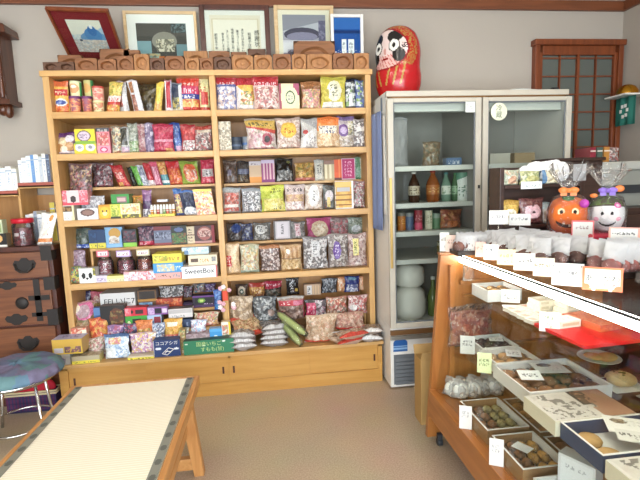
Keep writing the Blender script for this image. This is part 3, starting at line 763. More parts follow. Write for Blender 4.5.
for x0, x1 in ((FX0-.002, 2.557), (2.566, FX1+.001)):
    m = MB(); y0, y1 = FY0-.018, FY0+.008
    m.box(x0, x0+.035, y0, y1, .4, 1.775); m.box(x1-.035, x1, y0, y1, .4, 1.775); m.box(x0+.035, x1-.035, y0, y1, .4, .432); m.box(x0+.035, x1-.035, y0, y1, 1.752, 1.775)
    d = part(m, 'door', CREAM, fr, .003)
    g = MB().box(x0+.035, x1-.035, FY0-.006, FY0-.002, .432, 1.752).build('pane', GLASS, d); g.location = -Vector(fr.location)
    gk = MB().box(x0+.035, x0+.043, FY0-.0085, FY0-.0065, .432, 1.752); gk.box(x1-.043, x1-.035, FY0-.0085, FY0-.0065, .432, 1.752); gk.box(x0+.043, x1-.043, FY0-.0085, FY0-.0065, .432, .44); gk.box(x0+.043, x1-.043, FY0-.0085, FY0-.0065, 1.744, 1.752)
    g = gk.build('gasket', GREYPL, d); g.location = -Vector(fr.location)
    if x0 < 2.2:
        h = MB().box(x0+.004, x0+.018, y0-.014, y0, .78, 1.32).build('handle', plain('golden_handle', 'c8a662', .35, .5), d, bev=.002); h.location = -Vector(fr.location)
        h = MB().box(x1-.02, x1-.008, y0-.004, y0, 1.24, 1.26).build('lock', BLACKPL, d); h.location = -Vector(fr.location)
part(MB().box(FX0-.001, FX1, FY0-.012, FY0+.005, .355, .385), 'brown_strip', BRONZE, fr)
part(MB().box(FX0-.004, FX1, FY0-.016, FY0+.005, .325, .35), 'metal_bar', ALU, fr, .003)
m = MB()
for i in range(7): m.add([(FX0+.03, FY0+.0, .2-.025*i), (FX1-.03, FY0+.0, .2-.025*i), (FX1-.03, FY0-.004, .182-.025*i), (FX0+.03, FY0-.004, .182-.025*i), (FX0+.03, FY0+.004, .176-.025*i), (FX1-.03, FY0+.004, .176-.025*i)], [(0, 3, 2, 1), (3, 4, 5, 2)])
m.box(FX0+.02, FX1-.02, FY0+.0035, FY0+.0045, .03, .225)
part(m, 'louvre_panel', GREYPL, fr)
part(MB().box(FX0+.03, FX1-.03, FY0+.03, FY1-.02, 0, .012), 'plinth', DGREY, fr)
for z in (1.385, 1.16, .985, .81): 
    m = MB()
    for k in range(2):
        a, b = (FX0+.034, 2.545) if k == 0 else (2.58, FX1-.034)
        m.box(a, b, -.215, .27, z-.006, z); m.box(a, b, -.22, -.213, z-.028, z+.002)
    part(m, 'wire_shelf', plain('shelf_white', 'cfd0c8', .4), fr)
part(MB().box(2.547, 2.577, -.24, .285, .4, 1.79), 'centre_post', LINER, fr)
for a, b in ((FX0+.036, 2.542), (2.582, FX1-.036)):
    part(MB().box(a, b, -.245, -.2, 1.705, 1.785), 'light_cover', plain('light_cover', 'd0d2cc', .4), fr)
# labels stuck on the fridge are its parts
m = MB(); pts = [(2.003, .245), (2.094, .245), (2.094, .3)]+[(2.0485+.0455*cos(a), .3+.026*sin(a)) for a in np.linspace(.2, pi-.2, 9)]+[(2.003, .3)]
m.prism(pts, FY0+.0025, FY0+.0045, 'y'); lab = part(m, 'maker_label', plain('label_blue', '2c62a6', .4), fr)
m = MB().box(2.003, 2.094, FY0+.002, FY0+.0028, .258, .27); m.box(2.003, 2.094, FY0+.002, FY0+.0028, .276, .282); q = m.build('label_stripe', plain('label_pale', '8fb4d8', .4), lab); q.location = -Vector(fr.location)
o = make_box('square_sticker', .06, .001, .062, 'b d9dcd8;x .12 .12 .88 .88 9aa09c 4 4', 2, mat=CARD, parent=fr); o.location = (2.49-2.56, -.0095, 1.69)
m = MB().lathe([(0, 0), (.052, 0), (.052, .001), (0, .001)], seg=32, cap=False).xf(Matrix.Translation((2.672, FY0-.0065, 1.692)) @ Matrix.Rotation(pi/2, 4, 'X')); rs = part(m, 'round_sticker', plain('sticker_cream', 'e6e6cc', .5), fr)
q = lettering('sticker_print', '冷\n蔵', .04, plain('sticker_green', '5c6a50', .6), rs, (2.672-2.56, -.0078, 1.692), (pi/2, 0, 0))

# things in the fridge
fz = {1: 1.1605, 2: .9855, 0: 1.3855, 3: .8105}
def bottle(x, z, h, r, liq, capc, lab, label, y=-.1, shade='pet'):
    b = thing('drink_bottle', label, 'bottle', (x, y, z), 0, 'bottles on the middle fridge shelf')
    MB().lathe([(r*.85, 0), (r, .012), (r, h*.55), (r*.8, h*.68), (r*.36, h*.86), (r*.34, h*.93)], seg=18).build('body', plain('drink_'+liq, liq, .12, spec=.6), b)
    MB().lathe([(r*.4, h*.93), (r*.4, h), (0, h)], seg=14, cap=False).build('cap', plain('cap_'+capc, capc, .4), b)
    o = make_can('label', r*1.015, h*.3, lab, int(x*1000), parent=b); o.location = (0, 0, h*.24)
bottle(2.205, fz[1], .195, .036, '3a2216', 'd8d6d0', 'b b9ab95;x .1 .1 .9 .9 5a4632 3 3', 'white-capped bottle of dark tea at the left of the bottle row')
bottle(2.33, fz[1], .2, .042, '8a4a22', 'a03028', 'b a8642e;x .1 .2 .9 .8 d8b070 3 2', 'amber bottle with a red cap in the middle of the bottle row')
bottle(2.418, fz[1], .185, .031, '6d8a78', '4a7d7d', 'b cfd6c8;x .1 .1 .9 .9 6b8a6a 2 3', 'pale bottle with a teal cap right of the amber bottle')
bottle(2.478, fz[1], .18, .022, '4d6a4a', '4a7a50', 'b 8fae8a;x .1 .1 .9 .9 40583c 2 4', 'slim green bottle between the pale bottles')
o = make_can('drink_carton', .04, .18, 'b dfe4dd;d .7 .95 5b8c72;x .1 .15 .9 .6 557a66 3 3', 4, top='c8ccc6'); put(o, 2.535-.012, -.1, fz[1], 'white and green tall pack at the right end of the bottle row', 'drink')
for i, (x, hgt, sp, lb) in enumerate([(2.12, .115, 'b b86a24;h .8 1 6d6a60;x .1 .3 .9 .7 e0b060 3 2', 'orange can at the left of the can row'), (2.172, .11, 'b 4a5a78;h .8 1 7d7f80', 'dim blue can beside the orange can'), (2.232, .125, 'b 8c2430;h 0 .35 c84a68;x .1 .5 .9 .8 d8a0a0 3 2', 'dark red can with a pink foot in the can row'), (2.302, .12, 'b cfc9b0;v .7 1 4f8258;x .1 .3 .65 .8 7a7a58 3 3', 'cream and green can in the can row'), (2.352, .1, 'b 5c7d5c;h .7 1 8a9a8a', 'dim green can behind the cream can')]):
    o = make_can('drink_can', .026, hgt, sp, i, top='a8a8a4'); put(o, x, -.1, fz[2], lb, 'can', 'cans on the lower fridge shelf')
o = make_bag('sweet_pack', .15, .12, .08, 'b a8603a;n 0 0 1 1 22 b8683c/8a4a34/c98a50/a04a40;r .25 .1 .75 .4 c46a30', 5); put(o, 2.45, -.1, fz[2], 'orange-brown pack at the right of the can row in the fridge', 'pack')
def mochi(x, z, r1, h, label):
    b = tag(MB().lathe([(r1*.8, 0), (r1, h*.15), (r1*1.02, h*.5), (r1*.93, h*.82), (r1*.6, h*.97), (0.001, h)], seg=28, sy=.9).build('rice_cake', plain('mochi_white', 'dcd9cf', .6, noise=.05, nscale=8)), label, 'rice cake', 'big white rice cakes in the fridge')
    b.location = (x, -.07, z); return b
mochi(2.175, .4005, .108, .215, 'big round white rice cake at the bottom of the fridge'); mochi(2.175, .616, .1, .145, 'smaller white rice cake stacked on the big one in the fridge')
b = thing('drink_bottle', 'green glass bottle standing beside the stacked white rice cakes', 'bottle', (2.335, -.08, .4005))
MB().lathe([(.03, 0), (.034, .01), (.034, .14), (.013, .2), (.012, .25)], seg=18).build('body', plain('green_bottle', '5f6d3a', .15), b)
MB().lathe([(.0145, .245), (.0145, .265), (0, .265)], seg=12, cap=False).build('cap', plain('cap_d8d6d0', 'd8d6d0', .4), b)
o = make_bag('tea_bag_pack', .12, .09, .05, 'b 6a5a30;n 0 0 1 1 20 7a6a38/5a4c28/8a7c48', 7); put(o, 2.42, -.08, fz[3], 'dim olive pack on the fridge shelf above the rice cakes', 'pack')
o = make_bag('ice_bag', .12, .3, .05, 'b a9b6c0;n 0 0 1 1 40 b9c6d0/9aa8b4/c8d4dc/8fa2b0', 8, mat=MILKY); put(o, 2.085, -.17, fz[0], 'clear pale-blue poly bag in the top left of the fridge', 'bag')
o = make_bag('bread_pack', .12, .16, .05, 'b 7a5c40;n 0 0 1 1 30 8a6a48/6a5038/9a8a70/5f6a58', 9); put(o, 2.34, -.05, fz[0], 'dim brown pack on the top fridge shelf', 'pack')
o = make_box('butter_pack', .1, .06, .05, 'b 4f6a8c;x .1 .2 .9 .8 c8d0d8 3 1', 3); put(o, 2.46, -.1, fz[0], 'small blue-grey pack at the right of the top fridge shelf', 'pack')
for i, (x, z, lb) in enumerate([(2.78, fz[0], 'dim pale box on the top shelf behind the right fridge door'), (2.95, fz[0], 'dim tan box on the top shelf behind the right fridge door')]):
    o = make_box('cake_box', .14, .12, .07, 'b %s' % ('b8b4a8', 'a08a68')[i], i, mat=CARD); put(o, x, -.05, z, lb, 'box')
# on top of the fridge
m = MB(); m.ball((0, 0, .008), .09, .03, .012); m.ball((.07, .01, .007), .06, .03, .01); m.ball((.17, 0, .005), .07, .025, .008)
o = m.build('plastic_wrap', plain('wrap_white', 'd6dad8', .25)); put(o, 2.86, -.2, 1.822, 'crumpled white plastic wrap lying on the fridge top', 'wrap')
o = make_box('black_clip', .04, .02, .015, 'b 202022', 1); put(o, 3.06-.0, -.24, 1.822, 'small black clip lying on the fridge top near its right end', 'clip')
# towel and papers hanging on the side of the fridge
def sheet_x(name, x, y0, y1, z0, z1, mat, amp=.004, t=.0016, ph=0):
    n, k = 14, 10; m = MB(); V = []
    for j in range(k+1):
        for i in range(n+1):
            V.append((x+amp*sin(i*.9+ph+.15*j), y0+(y1-y0)*i/n, z0+(z1-z0)*j/k))
    F = [(j*(n+1)+i, j*(n+1)+i+1, (j+1)*(n+1)+i+1, (j+1)*(n+1)+i) for j in range(k) for i in range(n)]
    m.add(V, F, 0, True); o = m.build(name, mat)
    s = o.modifiers.new('thickness', 'SOLIDIFY'); s.thickness = t; s.offset = 0
    return o
o = sheet_x('hand_towel', 1.96, -.2, -.03, 1.0, 1.72, BLUEC, .003, .003); o.data.transform(Matrix.Translation((1.95, -.03, 0)) @ Matrix.Rotation(rad(6), 4, 'Z') @ Matrix.Translation((-1.96, .03, 0))); tag(o, 'blue towel hanging between shelf and refrigerator', 'towel')
o = sheet_x('notice_paper', 1.978, -.255, -.205, 1.1, 1.69, plain('notice', 'd9d6cf', .7), .003, .001, 2); tag(o, 'long white paper hanging on the side of the refrigerator', 'paper')
ps = thing('poster', 'pale poster with dark brush marks on the upper side of the refrigerator', 'poster', (1.981, -.14, 1.7))
MB().box(-.001, .001, -.11, .11, 0, .115).build('sheet', plain('notice2', 'cfd2d2', .7), ps)
MB().box(-.0022, -.0012, -.06, -.02, .02, .1).build('brush_mark', plain('blue_mark', '6f8296', .7), ps)

# ---- red daruma doll on the fridge
da = thing('roly_poly_doll', 'big red round doll with one large painted eye and gold streaks on the refrigerator', 'doll', (2.15, .03, 1.822))
n1, n2 = 160, 96
prof = [(.02, 0), (.09, .002), (.128, .03), (.146, .09), (.148, .15), (.14, .2), (.143, .24), (.146, .29), (.138, .35), (.115, .405), (.075, .44), (.03, .455), (.0005, .458)]
pz = np.array([p[1] for p in prof]); prr = np.array([p[0] for p in prof])
cum = np.concatenate([[0], np.cumsum(np.hypot(np.diff(prr), np.diff(pz)))]); q = np.linspace(0, cum[-1], n2+1)
zz = np.interp(q, cum, pz); rr = np.interp(q, cum, prr)
for _ in range(4): rr[1:-1] = (rr[:-2]+2*rr[1:-1]+rr[2:])/4; zz[1:-1] = (zz[:-2]+2*zz[1:-1]+zz[2:])/4
an = np.linspace(0, 2*pi, n1+1)
FA = rad(-90-56)           # the way it faces
A_, Rr = np.meshgrid(an, rr); Zz = np.meshgrid(an, zz)[1]
da_ = (A_-FA+pi) % (2*pi)-pi
inset = .02*np.exp(-((da_/.62)**4+((Zz-.29)/.085)**4))
Rm = Rr-inset
V = np.stack([Rm*np.cos(A_), Rm*.95*np.sin(A_), Zz], -1)
ac = (an[:-1]+an[1:])/2; zc = (zz[:-1]+zz[1:])/2; Ac, Zc2 = np.meshgrid(ac, zc); Dc = (Ac-FA+pi) % (2*pi)-pi
C = np.ones((n2, n1, 3))*np.array(lin('b4141c'))
X = Dc*.14; Y = Zc2-.295
face = (X/.158)**2+((Y)/.118)**2 < 1; rim = ((X/.17)**2+(Y/.13)**2 < 1) & ~face
rng = np.random.default_rng(2)
band = ((X/.24)**2+((Y-.01)/.18)**2 < 1) & ~face & ~rim & (Y > -.1)
spots = rng.random(C.shape[:2]) < .45
C[band & spots] = lin('a8803e')
for k in range(-3, 4):
    if k: C[(np.abs(X-k*.045-.25*(Y+.12)*np.sign(k)) < .006) & (Y < -.09) & (Y > -.22)] = lin('b08a44')
C[rim] = lin('8e0f18'); C[face] = lin('e2ccc6')
C[face & (Y < -.04)] = lin('e0b0a8'); C[face & (Y < -.03) & (np.abs(np.sin(X*130+Y*90)) < .25)] = lin('b03a36')
for sgn in (-1, 1):
    ex, ey = .07*sgn, .018
    d2 = (X-ex)**2+(Y-ey)**2
    brow = (((X-ex*1.1)/.055)**2+((Y-.072)/.034)**2 < 1) & face; C[brow] = lin('161414')
    low = (((X-ex*1.45)/.042)**2+((Y+.04)/.042)**2 < 1) & face; C[low] = lin('161414')
    C[(((X-ex*2.0)/.02)**2+((Y-.01)/.02)**2 < 1) & face & spots] = lin('161414')
    C[(d2 < .04**2) & face] = lin('1b1a18'); C[(d2 < .034**2) & face] = lin('f0ece4'); C[(d2 < .014**2) & face] = lin('0c0c0c')
C[face & (((X)/.012)**2+((Y+.012)/.02)**2 < 1)] = lin('d09890')
C[face & ((X/.03)**2+((Y+.058)/.008)**2 < 1)] = lin('8e1a1c')
mesh_grids('body', [(V, C, False)], GLOSS, da)
# ================================================================== goods on the wooden shelf
# one line per thing: kind ! name ! category ! photo span ! depth y ! stands on ! label ! print ! options
TOPS = {}
def shelf_goods(group, rows, yd, zd, seed0):
    prev = None
    for i, ln in enumerate([l for l in rows.strip().split('\n') if l.strip()]):
        p = [q.strip() for q in ln.split('!')]
        kind, name, cat = p[0], p[1], p[2]
        u0, v0, u1, v1 = map(float, p[3].split())
        y = float(p[4]) if p[4] else yd
        zk = p[5] or zd
        label, spec = p[6], p[7]
        op = dict(a.split('=') for a in p[8].split()) if len(p) > 8 and p[8] else {}
        vm = (v0+v1)/2
        xa, xb = at(u0, vm, y=y)[0], at(u1, vm, y=y)[0]
        ztop = at((u0+u1)/2, v0, y=y)[2]
        if zk == '^': zb = prev
        elif zk in Z: zb = Z[zk]
        elif zk in RZ: zb = RZ[zk]
        else: zb = float(zk)
        zb += .0008
        W, H = xb-xa, max(.015, ztop-zb)
        if 'h' in op: H = float(op['h'])
        x = (xa+xb)/2; sd = seed0+i
        mat = {'m': MATTE, 'c': CARD, 'f': FILM, 'k': MILKY}.get(op.get('mat', ''), None)
        ln_ = float(op.get('lean', 0))*W
        if kind == 'B':
            T = float(op.get('T', min(.075, max(.022, (W-abs(ln_))*.4))))
            o = make_bag(name, W-abs(ln_), H, T, spec, sd, lean=ln_, mat=mat)
        elif kind == 'X':
            o = make_box(name, W-abs(ln_), float(op.get('D', min(.1, max(.03, W*.5)))), H, spec, sd, top=op.get('top', '').replace('_', ' ').replace('+', ';') or None, side=op.get('side'), mat=mat, lean=ln_)
        elif kind == 'C':
            o = make_can(name, W/2*float(op.get('foot', 1)), H, spec, sd, taper=float(op.get('taper', 1)), top=op.get('lid', 'd8d4c8'), mat=mat)
            if 'lid' in op:
                MB().lathe([(0, H), (W/2*float(op.get('foot', 1))*float(op.get('taper', 1))*1.04, H), (W/2*float(op.get('foot', 1))*float(op.get('taper', 1))*1.04, H+.004), (0, H+.004)], seg=24, cap=False).build('lid', plain('lid_'+op['lid'], op['lid'], .4), o)
        o.location = (x, y, zb)
        if 'ledge' in group and kind == 'B':
            rg = np.random.default_rng(sd+5); o.rotation_euler = (rad(-9), rad(rg.uniform(-5, 5)), rad(rg.uniform(-12, 12)))
        elif kind == 'X' and '!' not in label and 'box' in name: o.rotation_euler = (0, 0, rad(np.random.default_rng(sd+5).uniform(-2.5, 2.5)))
        tag(o, label, cat, group if op.get('g') != '0' else None)
        for extra in [k for k in op if k[0] == 'P']:   # parts: window, header card, label
            pass
        if 'label' in op:   # a stuck-on label: s0,t0,s1,t1,colour
            a, b, c, d, hx = op['label'].split(',')
            a, b, c, d = map(float, (a, b, c, d)); WW = W-abs(ln_)
            rng = np.random.default_rng(sd)
            q = make_box('label', (c-a)*WW, .002, (d-b)*H, 'b %s;x .1 .15 .9 .85 %s 4 2' % (hx, op.get('ink', '333')), sd, parent=o)
            q.location = (((a+c)/2-.5)*WW+ln_*((b+d)/2-.5), -(T/2 if kind == 'B' else float(op.get('D', min(.1, max(.03, W*.5))))/2)-.004, b*H)
        prev = zb+H
        TOPS[label] = (o, x, y, zb, W, H)

shelf_goods('snack packs on the top left shelf', '''
B!snack_bag!snack!53 81 69.5 113!.06!a!tall yellow and red chip bag at the left end of the top shelf!b e8b23a;h .82 1 d9662c;n .05 .05 .95 .3 16 e2622a/f0a63a/d9521f;r .1 .55 .95 .74 c4202a;x .15 .58 .9 .72 f6e2c0 4;e .5 .33 .42 .11 e8e4e0;e .5 .33 .36 .07 2c4a9c!
C!cup_snack!cup!69.5 96.8 81.3 113!.05!a!orange printed cup under a cream and green cup on the top shelf!b c8693a;h .86 1 6a2c66;n 0 .1 1 .85 14 d98a5a/b8505a/e2b07a/7a3f6a!foot=.88 taper=1.12
C!cup_snack!cup!70 82 82.2 96.6!.05!^!cream cup with a green edge on top of the left orange cup!b e6dcae;v .8 1 3f8f52;e .45 .5 .3 .34 d49a6a;e .45 .62 .18 .1 f2ead2;h .92 1 c9d0a8!foot=.88 taper=1.12
C!cup_snack!cup!82.3 96.8 92.4 113!.05!a!orange printed cup second from the left, under a dim green cup!b c06a42;h .86 1 6a2c66;n 0 .1 1 .85 14 d0845a/b04c52/dba878/7a3f6a!foot=.88 taper=1.12
C!cup_snack!cup!84 81 94 96.6!.05!^!green and tan cup on top of the second orange cup!b b9b273;v .7 1 3f7f4c;e .4 .5 .3 .3 c99a5a!foot=.88 taper=1.12
C!cup_snack!cup!93.2 101.3 104.3 112.7!.05!a!low cream cup with coloured dots under a pink cup!b e0d6a4;n .1 .15 .9 .85 12 d98a6a/9fb06a/f0e6c4/c46a5a!foot=.88 taper=1.12
C!cup_snack!cup!92.3 87 104.3 101.2!.05!^!pink and red cup on top of the low cream cup!b dda08a;n .1 .1 .9 .8 12 e6beb0/c8504e/d67a6a/e9d0b8;h .85 1 b9443f!foot=.88 taper=1.12
B!snack_bag!snack!104.5 82 124.5 111.5!.06!a!leaning yellow bag of red and yellow chips on the top left shelf!b e2a92c;h .35 .55 f0d9d2;x .1 .38 .9 .52 c22a3a 4;h .25 .35 c8382c;n 0 0 1 .25 14 d98a2a/c8521f/f0c23a;n 0 .55 1 1 14 8f9c3a/d8b23a/e6c85a!lean=.32
B!snack_bag!snack!117 81 128.5 111!.09!a!silver-edged bag seen side-on right of the leaning yellow bag!b b9b4b0;v .5 1 d8d6d6;n 0 .2 .5 1 8 b8443a/8f5a4a/c9a090!lean=-.15
B!snack_bag!snack!127.5 80 143.5 110.8!.05!a!silver bag with a brown picture leaning left on the top shelf!b cfcfd4;n .05 .05 .5 .55 12 7a4a3a/a8584a/c98a6a;v .6 1 dcdce2;n .1 .6 .5 .95 8 b87a4a/8a5a3a!lean=-.35
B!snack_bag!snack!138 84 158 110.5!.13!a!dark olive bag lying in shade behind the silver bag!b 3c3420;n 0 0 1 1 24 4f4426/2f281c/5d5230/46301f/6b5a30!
B!snack_bag!snack!152.5 82 165.5 111!.05!a!yellow bag standing edge-on, leaning right, on the top shelf!b e8c52a;n .1 .0 .9 .35 8 e0a23a/d98a3a/f0d25a;v .75 1 d9b53a!lean=.4
B!snack_bag!snack!164.5 80 172.5 110!.05!a!red and white bag standing edge-on beside the yellow one!b b92338;v 0 .2 e8e2e2;v .8 1 9fa4bb;h 0 .12 ddd2d2!lean=.1
B!snack_bag!snack!171.8 83 182.5 109.7!.05!a!navy bag with a white edge standing edge-on before the red chip bag!b 22304a;v .72 1 cfd4d8;n 0 .1 .7 .5 8 d2b23a/1b2538/8a9a6a;h 0 .08 ccc6a8!
B!snack_bag!snack!176.8 75 200 109.5!.075!a!big red potato chip bag with pink lettering on the top left shelf!b c9301f;h .8 1 d8381f;x .15 .72 .85 .8 f2d2c8 4;h .48 .7 c8285a;x .08 .5 .92 .68 f2c6d8 4;h .34 .48 2b3f94;x .1 .36 .9 .46 e8e8f2 4;n .05 .12 .95 .34 10 d9b04a/c9301f/e0c46a!
B!snack_bag!snack!197 75.2 209.3 109.2!.1!a!pale yellow and red bag against the middle upright on the top shelf!b e4dc98;d .6 1.1 ead9a0;x .2 .5 .8 .8 c9302c 2 2;r .3 .2 .9 .55 cc3a2e;h 0 .14 c9402c!
''', .06, 'a', 100)
shelf_goods('snack bags on the top right shelf', '''
B!candy_bag!candy!214.5 74.5 237 108.5!.06!a!red-topped bag with blue and white figures beside the middle upright!b 54609a;h .72 1 b51f30;x .06 .7 .94 .8 f0d8d8 6;n .1 .02 .95 .66 30 d9d4dc/3a4a9a/e8d8cc/c8a894/f2f0f2/7a8ac0!
B!candy_bag!candy!234.5 75.5 256 108.4!.07!a!red-topped bag with an orange and green picture, second from the upright!b e3d6d0;h .7 1 b51f30;x .06 .68 .94 .78 f0d8d8 6;d .75 .2 e0b23a;h .72 1 b51f30;n .25 .15 .9 .55 14 3f7a3a/e8c23a/c8521f/f2ead0!
B!candy_bag!candy!252.5 74 279.5 108.5!.045!a!red-topped bag with pink and brown figures, third from the upright!b d8b8b0;h .68 1 b51f30;x .06 .66 .94 .8 f4d0d8 6;n .05 .02 .95 .62 34 e6dcd6/b0685a/e8c8b8/8a4a4a/f2eeea/c03a44!
X!candy_pack!candy!279 84.2 299 107.5!.06!a!cream pack with a round green badge on the top right shelf!b e6d8ac;r .0 .0 .12 1 9a4a5a;r .7 .55 1 1 a04a66;e .5 .47 .42 .44 eadfb4;e .55 .47 .24 .26 4f6a4a;e .55 .47 .19 .2 d8d8b8;x .4 .38 .72 .58 3f4a5a 2 2!D=.04
B!candy_bag!candy!300.5 81.5 321.5 107.2!.06!a!clear brown bag of mixed pastel sweets on the top right shelf!b 8a5a34;n .05 .05 .95 .72 34 d8a05a/c8688a/e8d8b0/7a8a5a/b8707a/e0b890;h .8 1 9a6436!
B!candy_bag!candy!320 76.8 346 107!.055!a!yellow-green bag with a white patch on the top right shelf!b cdc22e;h .8 1 c0b82c;e .52 .55 .3 .33 ece8c8;x .36 .38 .68 .78 3c4a34 2 4;r .1 .02 .9 .2 dfe0d8;n 0 .2 .3 .6 6 b8a828/d8cc48!
B!candy_bag!candy!344 79 357.5 106.3!.075!a!black, white and green bag right of the yellow-green one!b 1c2436;n .1 .1 .9 .9 18 e4e6e4/1c2436/6fa03a/cfd4dc/2a2a3a;r .35 .1 .6 .5 e6e8ea!
B!candy_bag!candy!355 80.3 366.5 106.2!.055!a!deep blue and lime bag at the right end of the top shelf!b 2a3f8f;n .05 .05 .95 .95 16 2a3f8f/d8dcea/8fb83a/16204a/3f64b8!
''', .06, 'a', 200)
shelf_goods('packs on the second left shelf', '''
B!biscuit_pack!biscuit!54.5 132.5 76.8 155!.06!b!purple pack with round biscuits at the left end of the second shelf!b 8f6a7a;h .8 1 5f2f6a;h 0 .14 d0c0c4;e .42 .58 .2 .2 e0c89a;e .75 .7 .2 .16 d8d0d8;e .3 .3 .2 .18 c08a4a;e .74 .36 .2 .2 c89454;e .5 .25 .18 .14 e6d2b0!T=.06
X!snack_box!snack!77 143.6 99 155!.06!b!yellow box with two white faces under another yellow pack!b dcc93a;e .25 .6 .2 .36 e6e4e2;e .74 .6 .22 .36 e2dedc;e .25 .6 .1 .16 9a9aa8;e .74 .6 .1 .16 8a8a98;h .9 1 8fb23a!D=.08
X!snack_box!snack!77.3 129.8 97.2 143.4!.06!^!yellow box with a dark swirl print stacked on the white-faced one!b dcc92e;e .45 .5 .34 .4 6a5a4a;e .45 .5 .28 .32 c8b8c8;x .25 .3 .65 .7 5a3a6a 3 2;h 0 .12 7fa83a!D=.08
X!snack_box!snack!99.3 146.3 112 155!.06!b!small pink box right of the yellow boxes!b e890a4;e .5 .5 .3 .36 b83a6a;e .5 .5 .2 .22 f2c2cc!D=.06
X!snack_box!snack!98 128.3 111 146!.06!^!pink and black pack standing on the small pink box!b d87a86;h .78 1 4a4a4e;x .1 .8 .9 .96 c8c4c4 3;n .1 .05 .9 .7 12 e89aa0/b83a3a/f0c4b0/8a2a34!D=.05
B!nut_bag!snack!111.5 126 121.3 153.7!.05!b!clear bag of pale and dark bits on the second left shelf!b 6f7468;n 0 0 1 1 24 7a7f74/4a4c44/d8d0b0/a8482f/e0c88a/9aa49a!
B!seaweed_bag!snack!118.5 127 129.8 153.5!.06!b!clear bag with a dark seaweed sheet on the second left shelf!b b4b6b4;r .14 .3 .86 .95 33332c;n .14 .3 .86 .95 18 2c2c26/44453a/3a3428;n .1 .02 .9 .25 8 d8a8b8/b8b2c8!
B!nut_bag!snack!128 123.3 138.3 152.5!.06!b!clear bag with green sweets in the middle of the second left shelf!b 8f9a84;n 0 0 1 .4 16 5f8f4a/a8b88a/4f7a3a/c8ccb8;n 0 .4 1 1 16 8a9484/b0b4a8/757c70!
B!candy_bag!candy!137.8 124 145.3 152!.055!b!narrow pinkish clear bag beside the green sweets!b a58484;n 0 0 1 1 16 b89494/8a3a4a/c8b0b0/9a6a6a!
B!candy_bag!candy!144.3 123 154 151.8!.06!b!purple and silver bag left of the crimson bag!b 6a5a84;n 0 0 1 1 18 8a7a9a/4f3f6a/c8c0d0/7a6a8f!
B!candy_bag!candy!153 124 174 151.7!.05!b!wide crimson bag on the second left shelf!b b02248;n .05 .1 .95 .9 24 c03058/a01a3c/b8284a/d05a78;h .36 .44 d88aa0;r .6 0 .95 .14 c8884a!
B!candy_bag!candy!169.5 122.6 183.5 151!.085!b!blue bag leaning behind the crimson bag!b 2a4fa0;n .1 .1 .9 .9 16 2a4fa0/3f6ac0/1c3a80/8aa4d0;r .3 .02 1 .2 d8a8c8!lean=-.25
B!candy_bag!candy!181 124.5 196 151!.055!b!red bag of white dotted sweets on the second left shelf!b a82430;n .05 .45 .95 .92 14 b82a30/982028/c8484a;n .1 .03 .95 .42 26 ece8e6/2a2a2a/d8d4d2/a82430!
B!candy_bag!candy!193.8 126 212.4 150.4!.06!b!red, black and white dotted bag against the middle upright on the second shelf!b 8a6a68;h .85 1 a83a2c;r .2 .72 1 .84 c8b8a0;n .05 .03 .98 .72 36 d8d4d2/2c2626/a8343c/c8b4ac/6a5452!
''', .06, 'b', 300)
